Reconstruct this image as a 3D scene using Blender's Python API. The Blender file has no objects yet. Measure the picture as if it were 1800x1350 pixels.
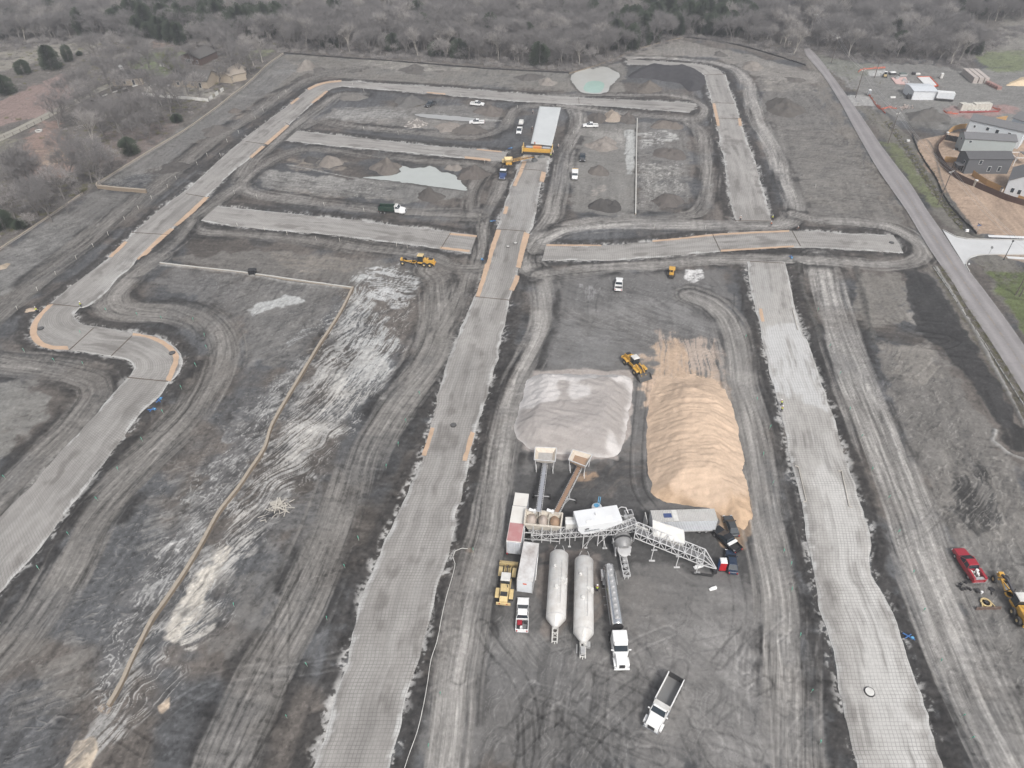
import bpy, math, random, bmesh
import numpy as np
from mathutils import Vector, Matrix
random.seed(7)
R = math.radians
scene = bpy.context.scene
C = scene.collection

# ---------------------------------------------------------------- camera, sky, sun, exposure
H = 100.0                      # drone height over the ground
PITCH = R(40.06)
F = 1250.0                     # focal length in pixels of the 1800 px wide photograph
cam_d = bpy.data.cameras.new('camera')
cam = bpy.data.objects.new('camera', cam_d); C.objects.link(cam)
cam.location = (0, 0, H); cam.rotation_euler = (R(90) - PITCH, 0, 0)
cam_d.sensor_width = 36.0; cam_d.lens = 36.0 * F / 1800.0
cam_d.clip_start = 0.5; cam_d.clip_end = 9000
scene.camera = cam
world = bpy.data.worlds.new('World'); scene.world = world; world.use_nodes = True
wn = world.node_tree.nodes; wl = world.node_tree.links
SUN_EL, SUN_ROT = R(48), R(160)
sky = wn.new('ShaderNodeTexSky'); sky.sky_type = 'NISHITA'; sky.sun_disc = False
sky.sun_elevation = SUN_EL; sky.sun_rotation = SUN_ROT
sky.air_density = 1.0; sky.dust_density = 4.0; sky.ozone_density = 1.0
hs = wn.new('ShaderNodeHueSaturation'); hs.inputs['Saturation'].default_value = 0.30
wl.new(sky.outputs[0], hs.inputs['Color']); wl.new(hs.outputs[0], wn['Background'].inputs[0])
wn['Background'].inputs[1].default_value = 0.10
sun_d = bpy.data.lights.new('sun', 'SUN'); sun_d.energy = 1.5; sun_d.angle = R(10)
sun_d.color = (1.0, 0.975, 0.94)
sun = bpy.data.objects.new('sun', sun_d); C.objects.link(sun)
_sd = Vector((math.sin(SUN_ROT) * math.cos(SUN_EL), math.cos(SUN_ROT) * math.cos(SUN_EL), math.sin(SUN_EL)))
sun.rotation_euler = (-_sd).to_track_quat('-Z', 'Y').to_euler()
sun.location = (0, 0, 300)
scene.view_settings.view_transform = 'Standard'; scene.view_settings.look = 'None'
scene.view_settings.gamma = 1; scene.view_settings.exposure = 0.72
scene.render.engine = 'CYCLES'

# ---------------------------------------------------------------- helpers
cP, sP = math.cos(PITCH), math.sin(PITCH)
def U(px, py, z=0.0):
    """photo pixel -> ground point at height z"""
    a = (px - 900) / F; b = (675 - py) / F
    dy = cP + b * sP; dz = -sP + b * cP
    t = (H - z) / -dz
    return (a * t, dy * t)
def UL(pts, z=0.0): return np.array([U(x, y, z) for x, y in pts], dtype=np.float64)
def tag(o, label=None, cat=None, group=None, kind=None):
    if label: o['label'] = label
    if cat: o['category'] = cat
    if group: o['group'] = group
    if kind: o['kind'] = kind
    return o
def empty(name, loc=(0, 0, 0), rz=0.0, label=None, cat=None, group=None):
    o = bpy.data.objects.new(name, None); C.objects.link(o)
    o.location = loc; o.rotation_euler = (0, 0, rz); o.empty_display_size = 0.5
    return tag(o, label, cat, group)
def children(o): return [c for c in C.objects if c.parent == o]
def copy_tree(o, loc, rz, label=None, group=None):
    def rec(src, par):
        c = src.copy(); C.objects.link(c); c.parent = par
        for ch in KIDS.get(src.name, []): KIDS.setdefault(c.name, []).append(rec(ch, c))
        return c
    c = rec(o, None); c.location = loc; c.rotation_euler = (0, 0, rz)
    if label: c['label'] = label
    if group: c['group'] = group
    return c
KIDS = {}
def setpar(o, par):
    o.parent = par
    KIDS.setdefault(par.name, []).append(o)

def catmull(P, step=1.5, closed=False):
    P = np.asarray(P, float)
    if closed: Q = np.vstack([P[-1], P, P[0], P[1]])
    else: Q = np.vstack([2 * P[0] - P[1], P, 2 * P[-1] - P[-2]])
    out = []
    for i in range(1, len(Q) - 2):
        p0, p1, p2, p3 = Q[i - 1], Q[i], Q[i + 1], Q[i + 2]
        n = max(1, int(np.linalg.norm(p2 - p1) / step))
        for k in range(n):
            t = k / n
            out.append(0.5 * ((2 * p1) + (-p0 + p2) * t + (2 * p0 - 5 * p1 + 4 * p2 - p3) * t * t + (-p0 + 3 * p1 - 3 * p2 + p3) * t ** 3))
    if not closed: out.append(Q[-2])
    return np.array(out)
def resample(P, n):
    P = np.asarray(P, float); d = np.r_[0, np.cumsum(np.linalg.norm(np.diff(P, axis=0), axis=1))]
    t = np.linspace(0, d[-1], n)
    return np.stack([np.interp(t, d, P[:, k]) for k in range(P.shape[1])], 1)
def plen(P): return float(np.linalg.norm(np.diff(np.asarray(P), axis=0), axis=1).sum())

# numpy value noise
def vn(x, y, seed=0):
    x = np.asarray(x, np.float32); y = np.asarray(y, np.float32)
    xf = np.floor(x); yf = np.floor(y); fx = x - xf; fy = y - yf
    xi = xf.astype(np.int64); yi = yf.astype(np.int64)
    fx = fx * fx * (3 - 2 * fx); fy = fy * fy * (3 - 2 * fy)
    def h(a, b):
        v = (a * 374761393 + b * 668265263 + seed * 1442695041) & 0xffffffff
        v = ((v ^ (v >> 13)) * 1274126177) & 0xffffffff
        v = (v ^ (v >> 16)) & 0xffff
        return v.astype(np.float32) / 65535.0
    a = h(xi, yi); b = h(xi + 1, yi); c = h(xi, yi + 1); d = h(xi + 1, yi + 1)
    return (a * (1 - fx) + b * fx) * (1 - fy) + (c * (1 - fx) + d * fx) * fy
def fbm(x, y, oct=4, seed=0, g=0.5):
    s = 0.0; a = 1.0; t = 0.0
    for k in range(oct):
        s = s + a * vn(x * 2 ** k + 17.3 * k, y * 2 ** k - 9.1 * k, seed + k); t += a; a *= g
    return s / t                                    # 0..1, mean .5
def sm(a, b, x):
    t = np.clip((x - a) / (b - a), 0, 1); return t * t * (3 - 2 * t)

# ---------------------------------------------------------------- materials
MATS = {}
def mat(name, col, rough=0.6, metal=0.0, dirt=0.25, dscale=1.5, dcol=(0.16, 0.14, 0.12), bump=0.0, bscale=20.0, coat=0.0, stripe=None):
    if name in MATS: return MATS[name]
    m = bpy.data.materials.new(name); m.use_nodes = True; nt = m.node_tree; N = nt.nodes; L = nt.links
    b = N['Principled BSDF']; b.inputs['Roughness'].default_value = rough; b.inputs['Metallic'].default_value = metal
    if coat: b.inputs['Coat Weight'].default_value = coat
    tc = N.new('ShaderNodeTexCoord')
    oi = N.new('ShaderNodeObjectInfo'); ad = N.new('ShaderNodeVectorMath'); ad.operation = 'ADD'
    L.new(tc.outputs['Object'], ad.inputs[0]); L.new(oi.outputs['Location'], ad.inputs[1])
    src = ad.outputs[0]
    n = N.new('ShaderNodeTexNoise'); n.inputs['Scale'].default_value = dscale; n.inputs['Detail'].default_value = 6; n.inputs['Roughness'].default_value = 0.65
    L.new(src, n.inputs['Vector'])
    mr = N.new('ShaderNodeMapRange'); mr.inputs[1].default_value = 0.42; mr.inputs[2].default_value = 0.75
    mr.inputs[3].default_value = 0.0; mr.inputs[4].default_value = dirt
    L.new(n.outputs['Fac'], mr.inputs[0])
    mx = N.new('ShaderNodeMix'); mx.data_type = 'RGBA'
    mx.inputs[6].default_value = (*col, 1); mx.inputs[7].default_value = (*dcol, 1)
    L.new(mr.outputs[0], mx.inputs[0])
    out = mx.outputs[2]
    L.new(out, b.inputs['Base Color'])
    h = None
    if bump:
        n2 = N.new('ShaderNodeTexNoise'); n2.inputs['Scale'].default_value = bscale; n2.inputs['Detail'].default_value = 4
        L.new(src, n2.inputs['Vector']); h = n2.outputs['Fac']
    if stripe:                                       # (axis, period, depth) corrugation
        sx = N.new('ShaderNodeSeparateXYZ'); L.new(tc.outputs['Object'], sx.inputs[0])
        ml = N.new('ShaderNodeMath'); ml.operation = 'MULTIPLY'; ml.inputs[1].default_value = 2 * math.pi / stripe[1]
        L.new(sx.outputs[stripe[0]], ml.inputs[0])
        sn = N.new('ShaderNodeMath'); sn.operation = 'SINE'; L.new(ml.outputs[0], sn.inputs[0]); h = sn.outputs[0]; bump = stripe[2]
    if h is not None:
        bp = N.new('ShaderNodeBump'); bp.inputs['Strength'].default_value = min(1, bump if not stripe else 1.0)
        bp.inputs['Distance'].default_value = 0.05 if not stripe else stripe[2]
        L.new(h, bp.inputs['Height']); L.new(bp.outputs[0], b.inputs['Normal'])
    MATS[name] = m; return m
WHITE = mat('white paint', (0.78, 0.78, 0.77), 0.35, dirt=0.14, dscale=1.2, coat=0.3)
DWHITE = mat('dusty white paint', (0.66, 0.65, 0.62), 0.6, dirt=0.35, dscale=0.8)
CREAM = mat('cream paint', (0.62, 0.57, 0.49), 0.6, dirt=0.35, dscale=1.1)
GALV = mat('galvanised steel', (0.5, 0.5, 0.5), 0.45, 0.35, dirt=0.3)
YELLOW = mat('yellow machine paint', (0.62, 0.35, 0.06), 0.45, dirt=0.45, dscale=2.2, dcol=(0.2, 0.14, 0.07))
TAN = mat('faded tan machine paint', (0.62, 0.48, 0.24), 0.5, dirt=0.4, dscale=2.0)
DARK = mat('dark steel', (0.045, 0.045, 0.048), 0.5, 0.3, dirt=0.4, dcol=(0.12, 0.11, 0.1))
RUBBER = mat('tyre rubber', (0.022, 0.022, 0.023), 0.85, dirt=0.6, dscale=3, dcol=(0.12, 0.11, 0.1))
GLASS = mat('dark window glass', (0.02, 0.03, 0.04), 0.08, 0.0, dirt=0.08)
CHROME = mat('polished metal', (0.72, 0.73, 0.74), 0.16, 0.95, dirt=0.15, dscale=3)
RIM = mat('wheel steel', (0.42, 0.42, 0.42), 0.4, 0.5, dirt=0.4)
RED = mat('red paint', (0.33, 0.01, 0.025), 0.3, dirt=0.15, coat=0.4)
REDL = mat('red lamp', (0.4, 0.01, 0.01), 0.3, dirt=0.0)
LAMP = mat('headlight glass', (0.75, 0.76, 0.78), 0.1, 0.3, dirt=0.0)
BLACK = mat('black paint', (0.012, 0.013, 0.016), 0.22, dirt=0.2, dcol=(0.1, 0.1, 0.1), coat=0.5)
NAVY = mat('dark blue paint', (0.015, 0.03, 0.06), 0.25, dirt=0.2, dcol=(0.1, 0.1, 0.11), coat=0.5)
BLUE = mat('blue plastic', (0.03, 0.12, 0.32), 0.5, dirt=0.2)
CYAN = mat('light blue plastic', (0.12, 0.38, 0.62), 0.5, dirt=0.1)
ORANGE = mat('orange plastic', (0.62, 0.1, 0.03), 0.6, dirt=0.2)
GREENP = mat('dark green paint', (0.01, 0.06, 0.035), 0.4, dirt=0.4)
WOOD = mat('new lumber', (0.52, 0.36, 0.22), 0.8, dirt=0.35, dscale=2, dcol=(0.3, 0.2, 0.12))
OLDWOOD = mat('weathered lumber', (0.5, 0.47, 0.42), 0.85, dirt=0.35)
CEDAR = mat('stained cedar boards', (0.09, 0.045, 0.032), 0.8, dirt=0.4, dcol=(0.14, 0.08, 0.06), stripe=(0, 0.15, 0.02))
PINE = mat('pine fence boards', (0.46, 0.27, 0.11), 0.8, dirt=0.4, dcol=(0.3, 0.16, 0.07), stripe=(0, 0.15, 0.02))
SKIN = mat('skin', (0.35, 0.2, 0.14), 0.6, dirt=0.0)
HIVIS = mat('high visibility yellow cloth', (0.5, 0.75, 0.04), 0.8, dirt=0.1)
HIORA = mat('high visibility orange cloth', (0.8, 0.16, 0.03), 0.8, dirt=0.1)
JEANS = mat('dark trousers', (0.03, 0.035, 0.05), 0.9, dirt=0.2)
CONC = mat('pale concrete', (0.5, 0.49, 0.47), 0.85, dirt=0.3, dscale=0.6, bump=0.3)
STONE = mat('limestone', (0.5, 0.46, 0.4), 0.9, dirt=0.4, dscale=1.5, bump=0.6, bscale=3)

# ---------------------------------------------------------------- mesh builder
class MB:
    def __init__(s): s.v = []; s.f = []; s.M = [Matrix.Identity(4)]
    def push(s, loc=(0, 0, 0), rot=(0, 0, 0)):
        from mathutils import Euler
        s.M.append(s.M[-1] @ Matrix.Translation(loc) @ Euler(rot).to_matrix().to_4x4()); return s
    def pop(s): s.M.pop(); return s
    def add(s, vs, fs):
        n = len(s.v); M = s.M[-1]
        s.v += [tuple(M @ Vector(p)) for p in vs]; s.f += [tuple(i + n for i in f) for f in fs]; return s
    def box(s, x0, x1, y0, y1, z0, z1, tx=0, ty=0):
        """box; tx,ty inset of the top"""
        return s.add([(x0, y0, z0), (x1, y0, z0), (x1, y1, z0), (x0, y1, z0),
                      (x0 + tx, y0 + ty, z1), (x1 - tx, y0 + ty, z1), (x1 - tx, y1 - ty, z1), (x0 + tx, y1 - ty, z1)],
                     [(3, 2, 1, 0), (4, 5, 6, 7), (0, 1, 5, 4), (1, 2, 6, 5), (2, 3, 7, 6), (3, 0, 4, 7)])
    def beam(s, p, q, w=0.1, h=None):
        p = Vector(p); q = Vector(q); h = h or w; d = q - p
        if d.length < 1e-6: return s
        z = d.normalized(); up = Vector((0, 0, 1)) if abs(z.z) < 0.95 else Vector((1, 0, 0))
        x = z.cross(up).normalized() * w / 2; y = z.cross(x).normalized() * h / 2
        return s.add([p - x - y, p + x - y, p + x + y, p - x + y, q - x - y, q + x - y, q + x + y, q - x + y],
                     [(3, 2, 1, 0), (4, 5, 6, 7), (0, 1, 5, 4), (1, 2, 6, 5), (2, 3, 7, 6), (3, 0, 4, 7)])
    def tube(s, p, q, r0, r1=None, n=10, caps=True):
        p = Vector(p); q = Vector(q); r1 = r0 if r1 is None else r1; d = q - p
        z = d.normalized(); up = Vector((0, 0, 1)) if abs(z.z) < 0.95 else Vector((1, 0, 0))
        x = z.cross(up).normalized(); y = z.cross(x).normalized()
        vs = []
        for c, r in ((p, r0), (q, r1)):
            for k in range(n):
                a = 2 * math.pi * k / n; vs.append(c + x * math.cos(a) * r + y * math.sin(a) * r)
        fs = [(k, (k + 1) % n, n + (k + 1) % n, n + k) for k in range(n)]
        if caps: fs += [tuple(range(n - 1, -1, -1)), tuple(range(n, 2 * n))]
        return s.add(vs, fs)
    def path(s, pts, r, n=6):
        for a, b in zip(pts[:-1], pts[1:]): s.tube(a, b, r, r, n)
        return s
    def lathe(s, prof, axis='x', n=24, loc=(0, 0, 0)):
        """prof: list of (pos along axis, radius)"""
        vs = []; m = len(prof)
        for a, r in prof:
            for k in range(n):
                t = 2 * math.pi * k / n; c, d = math.cos(t) * r, math.sin(t) * r
                p = (a, c, d) if axis == 'x' else ((c, a, d) if axis == 'y' else (c, d, a))
                vs.append((p[0] + loc[0], p[1] + loc[1], p[2] + loc[2]))
        fs = []
        for i in range(m - 1):
            for k in range(n):
                a = i * n + k; b = i * n + (k + 1) % n; fs.append((a, b, b + n, a + n))
        fs += [tuple(range(n - 1, -1, -1)), tuple((m - 1) * n + k for k in range(n))]
        return s.add(vs, fs)
    def prof(s, pts, y0, y1, ins=None):
        """x-z side profile extruded over y; ins = list of inset per point"""
        n = len(pts); ins = ins or [0] * n
        vs = [(x, y0 + i, z) for (x, z), i in zip(pts, ins)] + [(x, y1 - i, z) for (x, z), i in zip(pts, ins)]
        fs = [tuple(range(n)), tuple(range(2 * n - 1, n - 1, -1))]
        fs += [(k, n + k, n + (k + 1) % n, (k + 1) % n) for k in range(n)]
        return s.add(vs, fs)
    def quad(s, a, b, c, d): return s.add([a, b, c, d], [(0, 1, 2, 3)])
    def build(s, name, m, parent=None, bevel=0.0, smooth=False, seg=2, thick=0.0):
        me = bpy.data.meshes.new(name); me.from_pydata([tuple(p) for p in s.v], [], s.f); me.update()
        bm = bmesh.new(); bm.from_mesh(me); bmesh.ops.recalc_face_normals(bm, faces=bm.faces); bm.to_mesh(me); bm.free()
        o = bpy.data.objects.new(name, me); C.objects.link(o)
        if m: me.materials.append(m)
        if parent: setpar(o, parent)
        if thick:
            md = o.modifiers.new('solid', 'SOLIDIFY'); md.thickness = thick; md.offset = 0
        if bevel:
            md = o.modifiers.new('bevel', 'BEVEL'); md.width = bevel; md.segments = seg; md.limit_method = 'ANGLE'; md.angle_limit = R(35)
        if smooth or bevel:
            me.polygons.foreach_set('use_smooth', [True] * len(me.polygons))
            md = o.modifiers.new('wn', 'WEIGHTED_NORMAL') if bevel else None
            if not bevel:
                try: me.set_sharp_from_angle(angle=R(40))
                except Exception: pass
        return o
def grid_mesh(name, V, nr, nc, m, col=None, uv=None, smooth=True, parent=None):
    """V (nr*nc,3) row-major grid to a mesh, with colour attribute"""
    me = bpy.data.meshes.new(name); n = nr * nc
    me.vertices.add(n); me.vertices.foreach_set('co', np.ascontiguousarray(V, np.float32).ravel())
    i = np.arange(n).reshape(nr, nc)
    q = np.stack([i[:-1, :-1], i[:-1, 1:], i[1:, 1:], i[1:, :-1]], -1).reshape(-1, 4)
    me.loops.add(q.size); me.loops.foreach_set('vertex_index', q.ravel().astype(np.int32))
    me.polygons.add(len(q)); me.polygons.foreach_set('loop_start', np.arange(0, q.size, 4, dtype=np.int32))
    try: me.polygons.foreach_set('loop_total', np.full(len(q), 4, np.int32))
    except Exception: pass
    me.update(calc_edges=True)
    if smooth: me.polygons.foreach_set('use_smooth', np.ones(len(q), bool))
    if col is not None:
        a = me.attributes.new('tone', 'FLOAT_COLOR', 'POINT')
        a.data.foreach_set('color', np.c_[col, np.ones(n)].astype(np.float32).ravel())
    if uv is not None:
        a = me.attributes.new('lay', 'FLOAT_VECTOR', 'POINT')
        a.data.foreach_set('vector', np.c_[uv, np.zeros(n)].astype(np.float32).ravel())
    me.materials.append(m)
    o = bpy.data.objects.new(name, me); C.objects.link(o)
    if parent: setpar(o, parent)
    return o
def attr_mat(name, rough=0.95, amp=0.35, s1=0.9, s2=7.0, bump=0.5, bdist=0.12, lattice=None):
    """surface whose albedo comes from the 'tone' attribute with fine procedural grain and bump"""
    m = bpy.data.materials.new(name); m.use_nodes = True; nt = m.node_tree; N = nt.nodes; L = nt.links
    b = N['Principled BSDF']; b.inputs['Roughness'].default_value = rough; b.inputs['Specular IOR Level'].default_value = 0.25
    at = N.new('ShaderNodeAttribute'); at.attribute_name = 'tone'
    tc = N.new('ShaderNodeTexCoord')
    n1 = N.new('ShaderNodeTexNoise'); n1.inputs['Scale'].default_value = s1; n1.inputs['Detail'].default_value = 8; n1.inputs['Roughness'].default_value = 0.78
    n2 = N.new('ShaderNodeTexNoise'); n2.inputs['Scale'].default_value = s2; n2.inputs['Detail'].default_value = 3
    L.new(tc.outputs['Object'], n1.inputs['Vector']); L.new(tc.outputs['Object'], n2.inputs['Vector'])
    mr = N.new('ShaderNodeMapRange'); mr.inputs[1].default_value = 0.25; mr.inputs[2].default_value = 0.75
    mr.inputs[3].default_value = 1 - amp; mr.inputs[4].default_value = 1 + amp
    L.new(n1.outputs['Fac'], mr.inputs[0])
    vm = N.new('ShaderNodeVectorMath'); vm.operation = 'SCALE'; L.new(at.outputs['Color'], vm.inputs[0]); L.new(mr.outputs[0], vm.inputs['Scale'])
    out = vm.outputs[0]
    for sc, lo, hi, fac in ((s1 * 4.1, .62, .69, 1 - 1.5 * amp), (s1 * 3.3, .37, .31, 1 + 1.5 * amp)):   # clods and crumbs
        q = N.new('ShaderNodeTexNoise'); q.inputs['Scale'].default_value = sc; q.inputs['Detail'].default_value = 5; q.inputs['Roughness'].default_value = 0.7
        L.new(tc.outputs['Object'], q.inputs['Vector']); qm = N.new('ShaderNodeMapRange'); qm.inputs[1].default_value = lo; qm.inputs[2].default_value = hi
        qm.inputs[3].default_value = 1.0; qm.inputs[4].default_value = fac; L.new(q.outputs['Fac'], qm.inputs[0])
        v2 = N.new('ShaderNodeVectorMath'); v2.operation = 'SCALE'; L.new(out, v2.inputs[0]); L.new(qm.outputs[0], v2.inputs['Scale']); out = v2.outputs[0]
    hh = N.new('ShaderNodeMath'); hh.operation = 'ADD'; L.new(n1.outputs['Fac'], hh.inputs[0])
    h2 = N.new('ShaderNodeMath'); h2.operation = 'MULTIPLY'; h2.inputs[1].default_value = 0.35; L.new(n2.outputs['Fac'], h2.inputs[0]); L.new(h2.outputs[0], hh.inputs[1])
    if lattice:                                     # tied steel bars laid in a square lattice (from the 'lay' coordinates in metres)
        la = N.new('ShaderNodeAttribute'); la.attribute_name = 'lay'
        sp = N.new('ShaderNodeSeparateXYZ'); L.new(la.outputs['Vector'], sp.inputs[0])
        prev = None
        for ax in (0, 1):
            d = N.new('ShaderNodeMath'); d.operation = 'DIVIDE'; d.inputs[1].default_value = lattice[0]; L.new(sp.outputs[ax], d.inputs[0])
            fr = N.new('ShaderNodeMath'); fr.operation = 'FRACT'; L.new(d.outputs[0], fr.inputs[0])
            su = N.new('ShaderNodeMath'); su.operation = 'SUBTRACT'; su.inputs[1].default_value = 0.5; L.new(fr.outputs[0], su.inputs[0])
            ab = N.new('ShaderNodeMath'); ab.operation = 'ABSOLUTE'; L.new(su.outputs[0], ab.inputs[0])
            m2 = N.new('ShaderNodeMapRange'); m2.inputs[1].default_value = lattice[1]; m2.inputs[2].default_value = lattice[1] * 0.35
            m2.inputs[3].default_value = 0; m2.inputs[4].default_value = 1; L.new(ab.outputs[0], m2.inputs[0])
            if prev is None: prev = m2.outputs[0]
            else:
                mx = N.new('ShaderNodeMath'); mx.operation = 'MAXIMUM'; L.new(prev, mx.inputs[0]); L.new(m2.outputs[0], mx.inputs[1]); prev = mx.outputs[0]
        # bars show more or less through the dust
        m4 = N.new('ShaderNodeMapRange'); m4.inputs[1].default_value = 0.3; m4.inputs[2].default_value = 0.65; m4.inputs[3].default_value = 0.35; m4.inputs[4].default_value = 1
        n3 = N.new('ShaderNodeTexNoise'); n3.inputs['Scale'].default_value = 0.25; n3.inputs['Detail'].default_value = 5; L.new(tc.outputs['Object'], n3.inputs['Vector']); L.new(n3.outputs['Fac'], m4.inputs[0])
        ml = N.new('ShaderNodeMath'); ml.operation = 'MULTIPLY'; L.new(prev, ml.inputs[0]); L.new(m4.outputs[0], ml.inputs[1])
        m3 = N.new('ShaderNodeMath'); m3.operation = 'MULTIPLY'; m3.inputs[1].default_value = lattice[2]; L.new(ml.outputs[0], m3.inputs[0])
        mc = N.new('ShaderNodeMix'); mc.data_type = 'RGBA'; L.new(m3.outputs[0], mc.inputs[0]); L.new(out, mc.inputs[6]); mc.inputs[7].default_value = (0.06, 0.055, 0.052, 1)
        out = mc.outputs[2]
    L.new(out, b.inputs['Base Color'])
    bp = N.new('ShaderNodeBump'); bp.inputs['Strength'].default_value = bump; bp.inputs['Distance'].default_value = bdist
    L.new(hh.outputs[0], bp.inputs['Height']); L.new(bp.outputs[0], b.inputs['Normal'])
    return m
# ---------------------------------------------------------------- ground field
def lin(v): v = v / 255.0; return v / 12.92 if v <= 0.04045 else ((v + 0.055) / 1.055) ** 2.4
def rgb(r, g=None, b=None):
    if g is None: return np.array([lin(r) * 1.01, lin(r), lin(r) * 0.99], np.float32)
    m = (r + g + b) / 3.0; k = 0.72
    return np.array([lin(m + (r - m) * k), lin(m + (g - m) * k), lin(m + (b - m) * k)], np.float32)
class Field:
    def __init__(s, X, Y, B=32):
        s.sh = X.shape; s.X = X.ravel().astype(np.float32); s.Y = Y.ravel().astype(np.float32); s.n = s.X.size
        nr, nc = X.shape; idx = np.arange(s.n).reshape(nr, nc); s.blk = []; bb = []
        for i in range(0, nr, B):
            for j in range(0, nc, B):
                k = idx[i:i + B, j:j + B].ravel(); s.blk.append(k)
                bb.append((s.X[k].min(), s.X[k].max(), s.Y[k].min(), s.Y[k].max()))
        s.bb = np.array(bb); s.h = np.zeros(s.n, np.float32); s.col = np.zeros((s.n, 3), np.float32)
    def near(s, P, rad):
        P = np.asarray(P, float); A = P[:-1]; Bp = P[1:]; D = Bp - A; L2 = (D ** 2).sum(1) + 1e-9; L = np.sqrt(L2); S0 = np.r_[0, np.cumsum(L)[:-1]]
        c = np.stack([(s.bb[:, 0] + s.bb[:, 1]) / 2, (s.bb[:, 2] + s.bb[:, 3]) / 2], 1)
        r = np.hypot(s.bb[:, 1] - s.bb[:, 0], s.bb[:, 3] - s.bb[:, 2]) / 2 + rad
        def dist(Q, A, D, L2):
            w = Q[:, None, :] - A[None]; t = np.clip((w * D[None]).sum(2) / L2[None], 0, 1)
            e = w - t[..., None] * D[None]; return np.hypot(e[..., 0], e[..., 1]), t, w
        dc, _, _ = dist(c, A, D, L2)
        out = []
        for b in np.nonzero((dc < r[:, None]).any(1))[0]:
            sg = np.nonzero(dc[b] < r[b])[0]; k = s.blk[b]
            Q = np.stack([s.X[k], s.Y[k]], 1).astype(float)
            d, t, w = dist(Q, A[sg], D[sg], L2[sg]); m = d.argmin(1); ar = np.arange(len(k)); dm = d[ar, m]
            ok = dm < rad; cr = D[sg][m, 0] * w[ar, m, 1] - D[sg][m, 1] * w[ar, m, 0]
            sa = S0[sg][m] + t[ar, m] * L[sg][m]
            out.append((k[ok], sa[ok], (dm * np.sign(cr))[ok]))
        if not out: return np.array([], int), np.array([]), np.array([])
        return tuple(np.concatenate(z) for z in zip(*out))
    def inside(s, P, pad=0.0):
        """signed distance (+ inside) for points inside or within pad"""
        P = np.asarray(P, float); A = P; Bp = np.roll(P, -1, 0); D = Bp - A; L2 = (D ** 2).sum(1) + 1e-9
        x0, y0 = P.min(0) - pad; x1, y1 = P.max(0) + pad; out = []
        for b in np.nonzero((s.bb[:, 0] < x1) & (s.bb[:, 1] > x0) & (s.bb[:, 2] < y1) & (s.bb[:, 3] > y0))[0]:
            k = s.blk[b]; x = s.X[k].astype(float); y = s.Y[k].astype(float)
            w = np.stack([x, y], 1)[:, None, :] - A[None]; t = np.clip((w * D[None]).sum(2) / L2, 0, 1)
            e = w - t[..., None] * D[None]; d = np.hypot(e[..., 0], e[..., 1]).min(1)
            c = ((A[None, :, 1] > y[:, None]) != (Bp[None, :, 1] > y[:, None])) & (x[:, None] < D[None, :, 0] * (y[:, None] - A[None, :, 1]) / (D[None, :, 1] + 1e-12) + A[None, :, 0])
            ins = c.sum(1) % 2 == 1; sd = np.where(ins, d, -d); ok = sd > -pad
            out.append((k[ok], sd[ok]))
        if not out: return np.array([], int), np.array([])
        return tuple(np.concatenate(z) for z in zip(*out))
    def blend(s, k, c, a):
        a = np.clip(a, 0, 1).astype(np.float32)[:, None]; s.col[k] = s.col[k] * (1 - a) + np.asarray(c, np.float32) * a
    def mul(s, k, f): s.col[k] *= np.clip(f, 0.3, 2.5).astype(np.float32)[:, None]

ANG = math.atan2(237, 1633)                     # heading of the streets, clockwise from +Y
def rot(x, y, a=ANG): return x * math.cos(a) - y * math.sin(a), x * math.sin(a) + y * math.cos(a)   # (across, along)

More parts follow.
